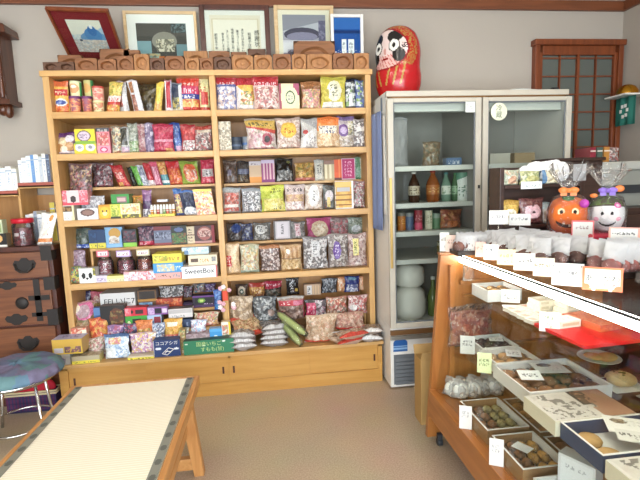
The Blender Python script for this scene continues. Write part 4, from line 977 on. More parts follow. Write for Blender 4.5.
shelf_goods('packs on the second right shelf', '''
X!flower_pack!candy!218.7 122 231.3 149.4!.06!b!tall pale floral pack at the left end of the second right shelf!b d8d0bc;n 0 0 1 1 40 ece6d4/b8ae98/8a7f6a/d0c6b0/6f6658!D=.05
C!dark_tin!tin!231.3 138 242 149!.06!b!low dark blue tin on the second right shelf!b 2f3a4a;h .3 .45 55637a;h .6 .75 222a38!lid=2a3442
C!grey_tin!tin!242 137.5 251 148.8!.09!b!low grey tin right of the dark blue tin!b 7a8088;h .4 .6 4a6aa0;x .1 .1 .9 .35 c8ccd0 3!lid=6a7078
B!marshmallow_bag!candy!245.5 118.5 276.3 148.3!.055!b!clear bag with slanting orange header and pink flower sweets!b c4b4ac;n .05 .02 .95 .66 30 e2ccc8/c89a9a/d8b8c0/b8788a/e8dcd0/a0a890;e .7 .32 .18 .2 a84a5a;e .7 .32 .1 .11 3a3438;d .72 .5 c8433a;d .76 .62 c8a23a;x .06 .74 .96 .9 3c4a30 6;h .95 1 a8a0a0!
B!mixed_bag!candy!275.8 118 301 148.2!.06!b!large clear bag of pink and white sweets with a yellow sun label!b c0a898;n .02 .02 .98 .98 60 d8c4b8/b08a80/e4d8cc/c8a094/a88a70/e8e0d8;e .5 .6 .34 .26 e0b02a;e .5 .6 .28 .2 e8c42e;x .28 .5 .72 .7 b8342a 4 2!T=.08
B!rice_cracker_bag!snack!300.5 118.5 317.5 147.9!.05!b!grey-white bag with a slanting white stripe and red dot!b b2b0ac;n .02 .02 .98 .45 24 c8c4c2/8f8a88/dcd8d4/6f6c70;u .35 .75 d8d6d2;n .3 0 .98 .4 14 d0ccc8/8a8688/eae8e4;d .95 .62 9fa0a0;e .25 .55 .16 .07 b83a3a!
B!biscuit_bag!biscuit!315.5 117 340.3 147.4!.06!b!clear bag of pale biscuits with an orange slanting header!b d4b48a;n .02 .02 .98 .5 26 e0c49a/c89a6a/e8d4b0/d0a878;d .55 .75 e8832a;h .8 1 e87a22;r .1 .46 .85 .72 ece2cc;x .12 .6 .84 .72 2f3c74 5;x .2 .47 .8 .58 2f3c74 4!
B!candy_bag!candy!337 116.5 354.5 146.8!.065!b!violet-topped bag with a round purple label!b b0a4a8;h .86 1 7a6496;n .02 .02 .98 .5 24 c8bcb8/8a7a70/d8d0c4/a89a80;e .35 .55 .34 .2 6f4a8c;e .35 .55 .2 .12 b8a0c8;n .6 .4 1 .85 10 e0dcd0/6a6a5a/c8b87a!
B!candy_bag!candy!353.5 119 366 145.8!.06!b!dark bag with white scribbled sweets at the right end of the second shelf!b 6f6464;n .02 .02 .98 .98 34 3a3434/d8d4d0/8a7a78/e8e4e0/5a4a50;r .2 .56 .9 .7 d8d4d0!
''', .06, 'b', 400)
shelf_goods('bags on the riser of the third left shelf', '''
B!candy_bag!candy!67.5 163.5 94 189.5!.09!1.30!large clear bag of dark wrapped sweets at the left end of the riser!b 6a5c60;n .02 .02 .98 .98 50 5a3a44/8a7a7c/3a3034/a84a4a/9a6a7a/c8a87a/4f4a3a!lean=.1
B!candy_bag!candy!91.5 163 113.5 186!.17!C!second clear bag of dark wrapped sweets, left of the leaning red bag!b 5a4048;n .02 .02 .98 .98 50 4a2a34/7a5a64/2f262a/983a44/8a8a8c/b8a8a8/6a2a3a!
B!candy_bag!candy!110 165 130.5 185.5!.16!C!red bag leaning left on the riser of the third left shelf!b b51f2a;n .1 .1 .9 .9 14 c02a34/a01822/d85a4a;x .2 .35 .8 .7 e8c8b8 3 2;r .1 .04 .5 .2 d8a04a!lean=-.4
B!candy_bag!candy!127 167 137 185!.17!C!black slanting packet on the riser beside the leaning red bag!b 1c2420;e .5 .6 .2 .1 3a4a40!lean=-.5
B!candy_bag!candy!131 166 143.5 185!.16!C!bright green slanting packet on the riser!b 57a32e;h 0 .15 3f7f22;v .7 1 6fb83f!lean=-.5
B!candy_bag!candy!136 165 149 184.7!.16!C!white and blue slanting packet right of the green one!b c8ccd4;n .05 .05 .95 .95 14 dcdfe6/6a7a98/b8bcc8/3a4a6a!lean=-.45
B!candy_bag!candy!143 163 155.5 184.5!.16!C!red slanting packet with white foot on the riser!b b8232f;h 0 .25 d8c8cc;n .1 .3 .9 .95 8 c42a38/a81a28!lean=-.45
B!candy_bag!candy!149.8 161.5 162 184.3!.16!C!pink striped slanting packet on the riser!b c05a7a;s .05 .05 .95 .95 e0a8ba 4;h .8 1 d0486a!lean=-.42
B!candy_bag!candy!157 161.5 170 184!.16!C!orange and teal slanting packet on the riser!b c88a3a;h 0 .45 4a8f98;n .05 .45 .95 .95 12 d8a04a/b8502f/e0c06a;h .1 .2 d8dcdc!lean=-.4
B!candy_bag!candy!165.5 161 183 183.7!.16!C!red and orange bag leaning gently left on the riser!b c23a24;h .7 1 c01f2a;n .05 .05 .95 .65 18 d8602a/b8281f/e08a3a/c84a2a!lean=-.22
B!candy_bag!candy!179 161 200.5 183!.16!C!lime-edged bag with an orange picture on the riser!b 8fa82e;e .55 .5 .38 .4 cf5a2a;n .25 .2 .9 .65 12 d06a34/c03a2a/e09a5a/d8cfc8;h .88 1 7f9a2a!lean=-.12
B!candy_bag!candy!200.5 159.5 214.3 182.7!.15!C!pink and red bag with a grey panel against the middle upright!b c22a4c;r .08 .3 .95 .62 b8b4b4;x .12 .34 .9 .58 4a4a50 3 2;n .05 .65 .95 .95 8 c8345a/b01f3c;n .1 .04 .9 .26 8 d86a7a/c02a3c!
''', .16, 'C', 500)
shelf_goods('goods on the third left shelf', '''
X!sweet_box!sweets!60.5 205.3 78 223!.055!c!white box with a dark photo and a white card, left end of the third shelf!b e6dcae;r .12 .3 .9 .98 e4e0d6;r .15 .6 .88 .95 4a3424;n .2 .62 .85 .9 8 8a5a34/3a2a1c/b08a5a;r 0 0 .8 .34 ecece8;x .1 .1 .7 .24 8a8a8a 4!D=.1 top=b_e8dfc0
X!sweet_box!sweets!61 190.3 90 205!.055!^!red and white patterned flat box on top of the white box!b ddc8c8;n 0 0 .3 1 14 c83a4c/e8b8c0/d86a7a;n .7 0 1 1 14 c83a4c/e8b8c0/d86a7a;e .5 .4 .1 .22 3a2a2a;h 0 .15 d84a5a!D=.08 top=b_d86a7a
X!paper_tray!tray!80 208 100.5 221.5!.05!c!white tray with a dark oval holding a bag of clear sweets!b e4e0e0;e .5 .62 .34 .32 5a3f3c;e .5 .62 .26 .22 8a6a60!D=.08 top=b_7a6a62
B!clear_bag!bag!80 196 105.5 211!.075!1.185!crumpled clear bag lying in the white tray on the third left shelf!b b4b4b8;n 0 0 1 1 30 c8c8ce/9a9aa2/dcdce2/84848e!T=.06
X!toy_pack!toy!100.3 204.5 112 219.8!.05!c!orange-yellow pack with a small bear-like face!b e0a42c;e .5 .45 .4 .4 e8b83a;e .32 .55 .07 .08 3a2a1a;e .68 .55 .07 .08 3a2a1a;e .5 .36 .2 .14 f0dca0;h .85 1 c88a20!D=.05
X!gum_box!candy!112 204 122 219.8!.05!c!yellow-green patterned box right of the bear-like pack!b c8c848;n .1 .1 .9 .9 14 e0dc7a/8fa83a/d8d05a/6a8a2a;h 0 .14 3a3a2a!D=.06
X!gum_box!candy!122 203.5 141.5 219.2!.05!c!cream box printed with small yellow and black pictures!b e2dcb0;n .05 .3 .95 .95 20 f0ecd0/d8b83a/c8c0a0/e8e0b8/c87a4a;h 0 .25 e0d04a;n .05 .02 .95 .24 12 2a2a22/e0d04a/3a3a30!D=.06
X!gum_box!candy!113.5 194 131.5 203.8!.11!1.21!green box with a red-grey label lying behind the cream box!b 3f8f44;r .3 .2 .85 .8 8a6a70;r .36 .35 .8 .65 c8a8a8!D=.09
B!orange_pack!candy!132.5 195.5 145 204!.12!1.21!small orange pack behind the cream box!b d88a2a;n .1 .1 .9 .9 10 e09a3a/b86a1a/8f9a3a!T=.03
B!cone_pack!candy!142 190 152.5 217.8!.05!c!pointed purple and white cone pack on the third left shelf!b 7a4a7a;h 0 .3 d0ccd4;n .1 .02 .9 .3 8 2a2434/dcd8e0;h .3 .6 4a2f58;h .85 1 9a6a94!pinch=.5 lean=.1
X!display_tray!tray!150 214.8 176 217.8!.05!c!low yellow tray holding small white-capped candy bottles!b dccf5a;x .1 .2 .9 .8 8a8a4a 8!D=.07
''', .055, 'c', 600)
TR = TOPS['low yellow tray holding small white-capped candy bottles']
hexes = ['c8862f', 'd8c8a8', 'b84a44', 'cfcfc8', '6f8f5a', 'c86a58', 'b8a080', 'd08a3a']
for i in range(8):
    x = at(152+i*3.1, 208, y=.05)[0]
    b = make_can('candy_bottle', .0082, .05, 'b %s;h .55 1 e6e4e0;h .3 .36 e8e0d8' % hexes[i], 600+i, top='e8e6e2')
    MB().lathe([(0, .0505), (.0065, .0505), (.0065, .058), (0, .058)], seg=12, cap=False).build('cap', PAPER, b)
    b.location = (x, .045, TR[3]+TR[5]+.001)
    tag(b, ['leftmost small candy bottle in the yellow tray, orange', 'second small candy bottle from the left in the yellow tray, cream', 'third small candy bottle in the yellow tray, red', 'fourth small candy bottle in the yellow tray, pale grey', 'fifth small candy bottle in the yellow tray, green', 'sixth small candy bottle in the yellow tray, salmon', 'seventh small candy bottle in the yellow tray, tan', 'last small candy bottle at the right end of the yellow tray, orange'][i], 'candy bottle', 'candy bottles in the yellow tray')
shelf_goods('goods on the third left shelf', '''
X!cap_card!candy!158 200.5 168.5 207!.12!1.22!grey-white rounded card behind the small candy bottles!b c8c8cc;e .5 .4 .4 .5 d8d8dc!D=.05
B!cone_pack!candy!173.5 188.5 184 216.5!.06!c!slim blue and orange pack right of the candy bottles!b 4a5a8f;h .8 1 2f6ab0;n .1 .1 .9 .8 10 c8883a/5a4a7a/d8d07a/8a4a6a!lean=-.2
B!cone_pack!candy!178.5 190 198.5 216!.05!c!dark blue pack with a white round foot leaning on the third left shelf!b 28304e;e .55 .12 .5 .22 d4d8dc;n .15 .04 .9 .26 10 e4e6ea/9aa4b4;n .1 .4 .9 .9 10 323a58/3f4a6a/20283f;h .9 1 3a6ab0!lean=-.25
B!pink_tip_pack!candy!186 190 191.5 204!.1!1.2!pink pack tip showing behind the dark blue pack!b c8427a;h 0 .4 a83a6a!
X!flower_box!candy!194 189 215.2 215!.06!c!yellow and white flowery box against the middle upright on the third shelf!b e2d8b0;n 0 0 1 1 50 f0ecd8/d8b84a/e0a8a8/d86a5a/cfc87a/ece4c8/b8483c;h .9 1 e0c860!D=.06 lean=-.15
''', .055, 'c', 640)
shelf_goods('packs on the riser of the third right shelf', '''
B!dried_snack_bag!snack!223.5 160.5 237 184!.19!c2!brown clear pack at the left end of the right riser!b 4a3a30;n .02 .02 .98 .98 24 5a463a/3a2c26/8a7a70/6a4a3a;r .3 .35 .6 .6 7a7488!
B!dried_snack_bag!snack!236.5 161 250 183.8!.19!c2!dark pack with a blue-grey band beside the brown clear pack!b 383434;r .1 .4 .95 .65 5a5f78;n .1 .65 .9 .95 8 4a3f3a/2c2826;n .1 .05 .9 .35 8 6a5a40/3a302a!
X!dried_snack_box!snack!249.5 161.5 261.3 184!.19!c2!beige narrow box with an orange foot on the right riser!b c0a484;h 0 .27 d08a34;h .82 1 b8b0b4;x .15 .84 .85 .96 7a6a70 3!D=.04
X!striped_pack!candy!261.5 160 274.5 182.8!.19!c2!purple, red and white striped pack on the right riser!b c8a0a8;s .02 .02 .98 .98 8a3a6a 4;h 0 .12 7a2a6a;h .85 1 b8a8c0!D=.04
B!dried_snack_bag!snack!275 158.5 293.5 182.7!.19!c2!black bag with silver twinkling print on the right riser!b 1c1a18;n .05 .02 .95 .5 20 2a2826/8a8a8a/b8b8b4/1c1a18;e .75 .85 .1 .06 6a6a3a!
B!noodle_bag!snack!294.5 162.5 314.5 182!.19!c2!clear bag of yellow-brown noodle snacks on the right riser!b a87a34;n .02 .2 .98 .98 34 c8983a/8a5a28/e0b85a/6f7a3a/b8803a;h 0 .18 b8685a!
B!sachet!snack!314.3 159.5 324 181.5!.19!c2!tall white sachet with dark brush marks on the right riser!b c8c6b8;x .3 .3 .8 .8 3a3a34 2 3;h .85 1 b8b8b0!
X!cream_tube!candy!324 160.5 334 181.5!.19!c2!cream tubes pack between the white sachet and the orange pack!b b8a884;s .05 .1 .95 .8 e0d6b4 2;h .8 1 8a6a5a!D=.03
X!orange_pack!candy!334 159.5 342 181!.19!c2!orange and red upright pack beside the magenta card!b d85a2a;v .55 .7 e88a4a;h 0 .12 6a3a34!D=.03
X!magenta_card!card!341.5 158.5 354.8 180!.18!c2!magenta card with pale writing on the right riser!b d8b8c8;r .05 .04 .95 .97 a8205f;x .2 .15 .8 .9 e8a8c8 3 5!D=.015
B!green_white_pack!candy!354.5 157 362.3 180!.19!c2!green and white pack at the right end of the right riser!b c0c8b8;v .1 .7 5a8f6a;n .1 .1 .7 .5 6 6a9a7a/4a7f5a!
''', .19, 'c2', 700)
shelf_goods('bags on the third right shelf', '''
B!bean_bag!snack!222 187.5 241 212.7!.06!c!clear bag of red and brown sweets at the left end of the third right shelf!b 8f8480;n .1 .1 .9 .78 34 b83a34/d87a6a/8a4a3a/c85a50/a89a94;r .1 .24 .9 .36 dcd4cc;h .84 1 9aa0a2!
B!bean_bag!snack!241.5 188 261.7 212.5!.06!c!clear bag of black and white dotted sweets beside the red and brown bag!b 94979c;n .05 .05 .95 .86 60 2c2c30/d8d8dc/8a8a90/eaeaee/54545c;h .88 1 8a9096!
B!corn_snack_bag!snack!260.5 185.5 284.8 212!.055!c!yellow-green bag with black slanting letters on the third right shelf!b b8c22c;d .82 .7 c4cc30;x .42 .72 .9 .92 26301a 4 2;n .1 .03 .95 .5 24 dcd060/b8a83a/e8e08a/c8b848;x .5 .1 .85 .25 3a3a2a 4!
B!puff_bag!snack!284.3 184.5 304.8 211.3!.06!c!pinkish white bag with black slanting letters on the third right shelf!b c8b4b0;n .02 .02 .98 .35 20 e0d4d0/c09a98/e8e0dc;n .02 .35 .98 .62 14 c8a46a/b88a7a/d8b88a;x .12 .74 .92 .92 2c2830 5 1;h .95 1 c0b0ac!
B!puff_bag!snack!304.3 184 323 210!.06!c!clear bag of pale puffs with a white oval label!b b8a898;n .02 .02 .98 .98 30 d0c0ac/a8948a/c8b0a0/e0d8cc;e .5 .55 .32 .42 e4e2e0;x .38 .35 .62 .78 34343c 1 4!
B!bottle_pack!candy!322.7 185 335.3 209.5!.06!c!dark pack with a white doll-like label on the third right shelf!b 5f6260;e .5 .88 .3 .1 222220;e .5 .55 .36 .24 c8c0c4;r .3 .1 .6 .5 d0b86a;n .05 .05 .3 .4 6 7a4a3a/4a4f4c!
X!stick_tray!sweets!334.5 181 352.5 209!.055!c!white tray of stacked golden sticks with a grey label!b dcd8d0;r .04 .04 .9 .97 c89a4a;h .8 .95 d8b86a;r .08 .62 .8 .78 b0b0b4;n .05 .04 .9 .6 6 d8ac5a/c08a3a/e0b86a;h .12 .17 8a5a2a;h .3 .35 8a5a2a;h .48 .53 8a5a2a;v .9 1 ecebe8!D=.06
B!mixed_pack!candy!352.5 181 365 208.5!.06!c!clear bag of red and green wrapped sweets at the right end of the third shelf!b 7a5f5c;n .02 .02 .98 .98 40 8a3a44/b8b0ac/5a6a4a/a84a5a/d0c8c4/6a4a4a!
''', .06, 'c', 760)
shelf_goods('packs on the riser of the fourth left shelf', '''
B!toy_pack!toy!72.5 228 92.5 248.8!.17!D!clear domed pack on a blue card at the left end of the lower riser!b 4f5f58;h 0 .22 3a5ab0;x .2 .04 .9 .18 c8d0e8 4;e .45 .6 .3 .3 6f7a5a;n .05 .25 .95 .95 14 4a5a54/6a7468/3a4644!
X!toy_pack!toy!90.3 229.3 107 247.8!.17!D!dark blue pack with a yellow foot on the lower riser!b 1f3f6a;h 0 .27 d8cc4a;x .1 .05 .9 .22 3a5a2a 4;v .45 .5 16305a;n .1 .35 .45 .9 5 2a4f7f/1a365c!D=.05
X!biscuit_pack!biscuit!106.5 226.8 124 247.5!.17!D!light blue pack with a round golden biscuit on the lower riser!b 7fb0d8;e .55 .7 .34 .26 c89a4a;e .45 .4 .26 .18 e0d8d0;n .2 .2 .8 .5 10 e8e4e0/8a6a4a/c8b8a8;h 0 .14 8ab8e0!D=.05
X!toy_pack!toy!123 229 137.5 246.5!.17!D!dark pack with a lime foot on the lower riser!b 2a2a34;h 0 .22 8fc84a;n .1 .3 .9 .9 12 3a3444/8a3a4a/20202a/5a5a64!D=.05
B!candy_bag!candy!138 226 154.8 245.5!.17!D!purple-grey bag with a red foot on the lower riser!b 5a4458;h 0 .24 c02a4a;x .1 .05 .6 .2 f0d0d8 2;n .05 .26 .95 .95 24 7a5a70/4a3448/a87a8a/6a5a68/3a4a5a!
X!toy_pack!toy!154.8 226 172 244.8!.17!D!blue-grey box with slanting dark lettering on the lower riser!b 6a7088;n .05 .3 .95 .7 10 8a90a8/4a5068/a0a8c0;x .08 .35 .95 .7 20243a 5 2;h .8 1 7a2f34;h 0 .12 8a3a3c!D=.05
X!toy_pack!toy!172 225.3 187.3 244!.17!D!dark green box with a grey blue top print on the lower riser!b 222a26;e .5 .78 .3 .12 5a6a94;n .05 .05 .95 .6 18 3f7a3a/2a3a2c/8a4a34/6a8a5a!D=.05
X!card_pack!toy!187.3 226.3 195 243.5!.17!D!narrow cream card with dark marks on the lower riser!b d8c8a8;x .15 .1 .85 .92 5a3a34 1 5;h .46 .54 8a6a5a!D=.03
X!toy_pack!toy!195 225 215 243!.17!D!maroon box with a round pinkish face print at the right of the lower riser!b 4a2a2c;e .5 .55 .36 .38 a05a54;e .5 .6 .26 .25 d0a49a;n .2 .35 .8 .7 10 8a3a34/e0c0b4/5a2a2a;h 0 .14 b88a84;v .85 1 8a1f2c!D=.05
''', .17, 'D', 820)
shelf_goods('goods on the fourth left shelf', '''
B!tinsel_bag!candy!69 250 86.5 272!.1!.77!bag of purple-grey foil sweets at the left end of the fourth shelf!b 7a5f74;n .02 .02 .98 .98 40 9a7a90/5a4054/c0a8b8/7f5f78/a08a98!
B!gummy_bag!candy!67.5 266.5 82.5 283.5!.04!d!small colourful green and yellow bag at the front left of the fourth shelf!b 6f8a4a;n .02 .02 .98 .98 24 8fa83a/3f7a5a/d8c84a/a83a3a/5a9a4a/3a5a8a!T=.05
X!panda_box!toy!81 267.5 97.5 282.3!.04!d!white box with black eye patches like a panda face!b e6e6e6;e .28 .5 .12 .2 1c1c1e;e .68 .5 .12 .2 1c1c1e;e .48 .3 .08 .08 2a2a2a;n .85 .5 1 1 3 4a4a3a/d8d04a!D=.06
''', .06, 'd', 870)
def candy_jar(u0, v0, u1, v1, y, label, hexes, lid, k, card):
    xa, xb = at(u0, (v0+v1)/2, y=y)[0], at(u1, (v0+v1)/2, y=y)[0]; zt = at((u0+u1)/2, v0, y=y)[2]
    R_, H = (xb-xa)/2, zt-Z['d']-.001
    j = thing('candy_jar', label, 'jar', ((xa+xb)/2, y, Z['d']+.001), 0, 'round candy jars on the fourth left shelf')
    MB().lathe([(R_*.8, 0), (R_, H*.2), (R_, H*.62), (R_*.75, H*.8), (R_*.6, H*.86)], seg=28).build('body', JARPL, j)
    o = make_can('sweets', R_*.93, H*.7, 'b %s;n 0 0 1 1 50 %s' % (hexes[0], '/'.join(hexes)), k, taper=.9, mat=FILM, parent=j, top=hexes[0]); o.location = (0, 0, .004)
    MB().lathe([(0, H), (R_*.66, H), (R_*.7, H*.97), (R_*.7, H*.84), (R_*.6, H*.84)], seg=24, cap=False).build('lid', plain('jarlid_'+lid, lid, .4), j)
    q = make_box('price_card', R_*1.5, .002, .04, 'b %s;r .08 .2 .92 .85 e8dcdc;x .15 .3 .85 .75 8a5a6a 4' % card, k, parent=j); q.location = (0, -R_*.73, H*.86)
candy_jar(97.5, 252, 113.5, 276, .1, 'round jar of deep red sweets with a pink card, leftmost of the jars', ['6a1428', '8a2038', '4a0f1e', 'a04858', 'd8c8c8'], 'b8b0ac', 1, 'd8687a')
candy_jar(117, 252, 135.5, 276, .1, 'round jar of deep red sweets with a lilac card, middle of the jars', ['6f1a30', '8a2840', '551226', 'b06a78', '3a0c18'], 'b0a8b0', 2, 'b89ac8')
candy_jar(136.8, 251, 154, 274.5, .1, 'round jar of mixed red sweets with a cream card, right one of the jars', ['7a2028', 'a84a3a', '4a1018', 'c88a6a', '5a1a22'], 'a8a49c', 3, 'cfc49c')
shelf_goods('goods on the fourth left shelf', '''
X!candy_card_box!candy!97.5 275 108.5 281.5!.035!d!small lilac and white box at the front, left of the yellow card box!b cfc8dc;x .1 .2 .9 .8 7a5a8a 3!D=.05 top=b_d8d0e0
X!candy_card_box!candy!108.5 274.8 128 281!.035!d!low yellow box at the front of the jars!b dcd48a;r .0 .0 1 .5 e6e0b4;x .1 .1 .9 .45 8a8a5a 5!D=.06 top=b_e0d86a
X!candy_card_box!candy!125.5 270.5 157.5 280.5!.04!d!white and red low box of small pieces before the right jar!b e4d4d4;n 0 0 1 1 30 ece4e4/c83a4a/e0a0a8/f0ecec/b8b8c8!D=.07 top=n_0_0_1_1_30_ece4e4/c83a4a/d8b86a/f0ecec
X!flat_box!sweets!157.5 270.8 183.5 278.8!.06!d!pink box at the bottom of the left stack!b d8a49c;x .12 .2 .6 .8 5a4a44 4;x .64 .2 .92 .8 6a8a9a 3;v .95 1 b84a4a!D=.13 top=b_d8a49c
X!flat_box!sweets!155.3 261.3 184.5 270!.06!^!blue box with cream lettering, middle of the left stack!b 3f8fc8;n .12 .15 .7 .85 10 e4d8a8/d0b87a/7ab0d8;x .75 .2 .95 .8 d8e4f0 2!D=.13 top=b_4a98cc
X!flat_box!sweets!155.3 252.3 184 261!.06!^!yellow box on top of the left stack!b d8cc4a;n .05 .2 .5 .8 8 c89a3a/e0d86a/8a9a3a;x .45 .25 .95 .75 a8642a 5!D=.13 top=b_dccf52
X!flat_box!sweets!183.8 264 218.3 278.2!.05!d!white box with black flowing handwriting on its front!b e8e8ea;v .97 1 c84a4a!D=.16 top=b_d8c8c4
X!flat_box!sweets!190 253.8 218.3 263.8!.07!^!cream box with brown figures on top of the handwritten box!b e0d4b8;n .08 .3 .35 .7 6 4a3a30/6a5444;x .38 .25 .72 .75 c8843a 4;n .8 .3 .95 .8 3 9a9a9a/6a6a6a!D=.12 top=b_e4d8bc
X!flat_box!sweets!183.3 246.3 209.8 254.3!.12!^!pale blue and white box, topmost beside the yellow box!b bcd4e0;n .04 .3 .96 1 16 e8eef2/8ab4d0/c8dce8;r .1 .1 .25 .6 6a8ab0!D=.1 top=b_c8dce8
''', .06, 'd', 890)
o = TOPS['white box with black flowing handwriting on its front'][0]
lettering('writing', 'SweetBox', .044, INK, o, (0, -.0815, .043), (pi/2, 0, rad(0)), sx=1.02)
shelf_goods('packs on the riser of the fourth right shelf', '''
B!dark_pack!snack!225.5 223 242.5 243.5!.2!d2!dark clear pack with a brown corner at the left of the lower right riser!b 3a3434;n .02 .02 .98 .98 24 4a403c/2a2626/6a5a50/5a5458;e .65 .7 .3 .24 2f4a8a!
B!dark_pack!snack!241.5 223.5 253 243.5!.2!d2!navy and grey clear pack beside the dark clear pack!b 3a3f54;n .02 .02 .98 .98 24 2f3f7a/8a8a90/2a2a34/54546a!
B!cookie_pack!snack!253.3 222.5 271 243.5!.19!d2!grey pack with a white oval and black print on the lower right riser!b 6f6c66;e .4 .62 .34 .26 d8d6d0;n .2 .5 .8 .8 8 2a2a26/dcdad4;n .1 .05 .95 .35 20 c8c4bc/3a3834/8a8680!
X!label_pack!snack!273.8 220.5 291.3 243.5!.19!d2!clear pack with a large pale label and dark writing!b 6a6664;r .08 .06 .92 .96 c8c0c4;r .2 .15 .8 .9 d8d0d4;x .4 .3 .6 .85 3a3438 1 5!D=.04
B!label_pack!snack!290.5 221.5 305.3 243!.19!d2!clear pack with a pink vertical label on the lower right riser!b 787470;n .02 .02 .98 .98 20 8a8680/5f5c58/a8a49e;r .28 .15 .68 .9 d8b8bc;x .36 .2 .6 .85 b8485a 1 5!
B!bean_cake_pack!snack!306.5 217.5 331.5 241!.19!d2!magenta-edged pack with a pale oval on the lower right riser!b b84878;e .52 .45 .36 .4 d0b898;n .25 .2 .8 .7 14 d8c4a4/c09a7a/e0d4b8;d 1.2 .9 c05a84!
B!red_pack!snack!330 217.5 349 240!.19!d2!red and grey clear pack on the lower right riser!b 8a6a68;n .02 .02 .98 .98 24 b04a54/a8a09c/6a5450/c87a80/7a7470!
B!silver_pack!snack!347.5 217.3 364 239!.19!d2!greenish silver pack at the right end of the lower right riser!b 84907f;n .02 .02 .98 .98 24 9aa494/6a7868/b8c0b8/5a6a58;e .5 .4 .3 .2 b0b4b4!
''', .19, 'd2', 930)
shelf_goods('rice cracker bags on the fourth right shelf', '''
B!rice_cracker_bag!rice crackers!225 243.5 240 275!.055!d!tall clear bag of round beige crackers with a red label!b c8a47a;e .5 .82 .4 .16 d8bc94;e .5 .5 .42 .2 dcc096;e .5 .17 .42 .18 d0b084;r .02 .25 .45 .62 c03a34;x .06 .3 .4 .58 f0d0c8 2 3!
B!rice_cracker_bag!rice crackers!240 244 259.5 274.5!.06!d!clear bag of multicoloured crackers on the fourth right shelf!b b0a888;n .05 .05 .95 .95 36 d0c49a/c8a04a/8a9a7a/e0d8bc/b8826a/a8b4a0;h 0 .1 9aa896!
B!chocolate_bag!sweets!259.8 245 281 273.5!.06!d!clear bag of dark brown wrapped sweets on the fourth right shelf!b 5a4038;h .88 1 a86a3a;n .05 .05 .95 .86 50 4a302c/c8b8b4/6a4a44/3a2624/e0d4d0/7a5a54!
B!rice_cracker_bag!rice crackers!280.5 244.5 302 272.3!.06!d!clear bag of tan stick crackers in two rows!b c09a6a;s .05 .48 .95 .92 a87a48 4;n .05 .04 .95 .44 16 c8a46a/a8824a/d8bc8a;h .44 .48 8a6a4a;e .35 .75 .1 .1 e8dcc8!
B!wrapped_candy_bag!sweets!302.5 236.5 328 270.8!.055!d!clear bag of black and white crinkled sweets with a white label!b 6f6a6a;n .02 .02 .98 .98 70 4a4446/c8c4c4/8a8484/e4e2e2/5a5254;r .34 .4 .66 .86 c8c8ca;x .4 .45 .6 .82 2a2a2c 1 5!
B!wrapped_candy_bag!sweets!327.5 233.5 348.7 269!.06!d!clear brown bag with a violet label on the fourth right shelf!b 7f706c;n .02 .02 .98 .98 50 8a7a74/5a4c48/b8b0ac/6a5a58/c8c4c0;e .42 .52 .2 .26 6a4a9a;x .32 .36 .52 .7 d8c8e8 2 4!
B!wrapped_candy_bag!sweets!347.8 233.5 367 268!.06!d!clear bag of pinkish sweets with a yellow label at the right end!b a88a84;n .02 .02 .98 .98 44 b89894/8a6a64/c8b4ae/d0c4bc/7a5a5a;r .22 .35 .55 .86 dcd07a;x .28 .4 .5 .8 6a7a2a 1 5!
''', .06, 'd', 950)
# ---------------------------------------------------------------- the crowded bottom ledge, left
shelf_goods('sweets and toys on the bottom left ledge', '''
X!low_box!sweets!55 352 74 366!-.09!e!grey box at the far left end of the ledge, under the lavender and yellow box!b a8a4a0;x .1 .25 .8 .7 7a7a80 4;h .85 1 b8b4b0!D=.09 top=b_b8b4b2
X!flat_box!sweets!56 336.5 86 352!-.085!^!lavender-topped yellow box stacked at the far left end of the ledge!b e0c04a;h .45 1 d0a84a;r .05 .08 .35 .4 d8d4e0;n .4 .1 .95 .5 10 5a3a5a/e0c04a/8a4a7a!D=.1 top=b_b8b4d0+n_.2_.3_.8_.9_16_6a5a8a/a8a4c8/d0cce0
X!flat_box!sweets!74.5 353.5 101.8 364.5!-.1!e!clear-topped box with a yellow strip beside the grey box!b b8ac90;h 0 .38 e0d04a;x .1 .06 .9 .3 7a7a3a 5!D=.08 top=n_0_0_1_1_24_b0a084/8a7a60/c8bca0
B!candy_bag!candy!87 338 104.5 354!-.05!e!clear bag of pink and green sweets on the ledge behind the yellow-strip box!b a89080;n 0 0 1 1 36 c89a90/7a8a5a/d8c8b8/b85a6a/8a6a54/e0d8d0!T=.06
B!snack_bag!snack!103.5 334.5 129.8 362!-.09!e!large light blue and white bag on the ledge!b b4cce4;n 0 0 1 1 44 e4eef6/8ab4e0/cfe0f0/6a98cc/f0f6fa;r .05 .05 .5 .45 e8f0f6;n .2 .6 .7 .85 10 e08a6a/e0d05a/d86a9a/f0e4d0;h .88 1 4a6a9a!T=.07
X!snack_box!snack!129.8 353.5 156 360.5!-.1!e!low box with a bright yellow strip under the purple print!b d8ccb4;h 0 .6 e4d84a;x .1 .1 .9 .5 6a6a2a 6!D=.08 top=b_d8ccb8
B!snack_bag!snack!130 333 156.3 353.8!-.085!^!white, yellow and purple printed bag on the yellow-strip box!b ddd4cc;n 0 0 1 1 50 e8e2dc/8a4aa0/e0cc4a/c88ac0/f0ece8/d8a83a/b06ab8!T=.05
''', -.09, 'e', 980)
nb = make_box('cigarette_candy_box', .16, .07, .105, 'b 20386c;e .18 .5 .12 .08 dfe4ec;e .85 .45 .1 .07 dfe4ec;v .0 .012 c8c8c8', 1010, top='b 2a4478', side='a8845a')
pa = at(168, 347.5, y=-.1); nb.location = (pa[0], -.095, Z['e']+.001); nb.rotation_euler = (rad(-0), 0, 0)
tag(nb, 'navy box with white katakana and a drawn pack at the front of the ledge', 'candy box')
lettering('writing', 'ココアシガ', .026, PAPER, nb, (0, -.0358, .084), sx=1.05)
m = MB()
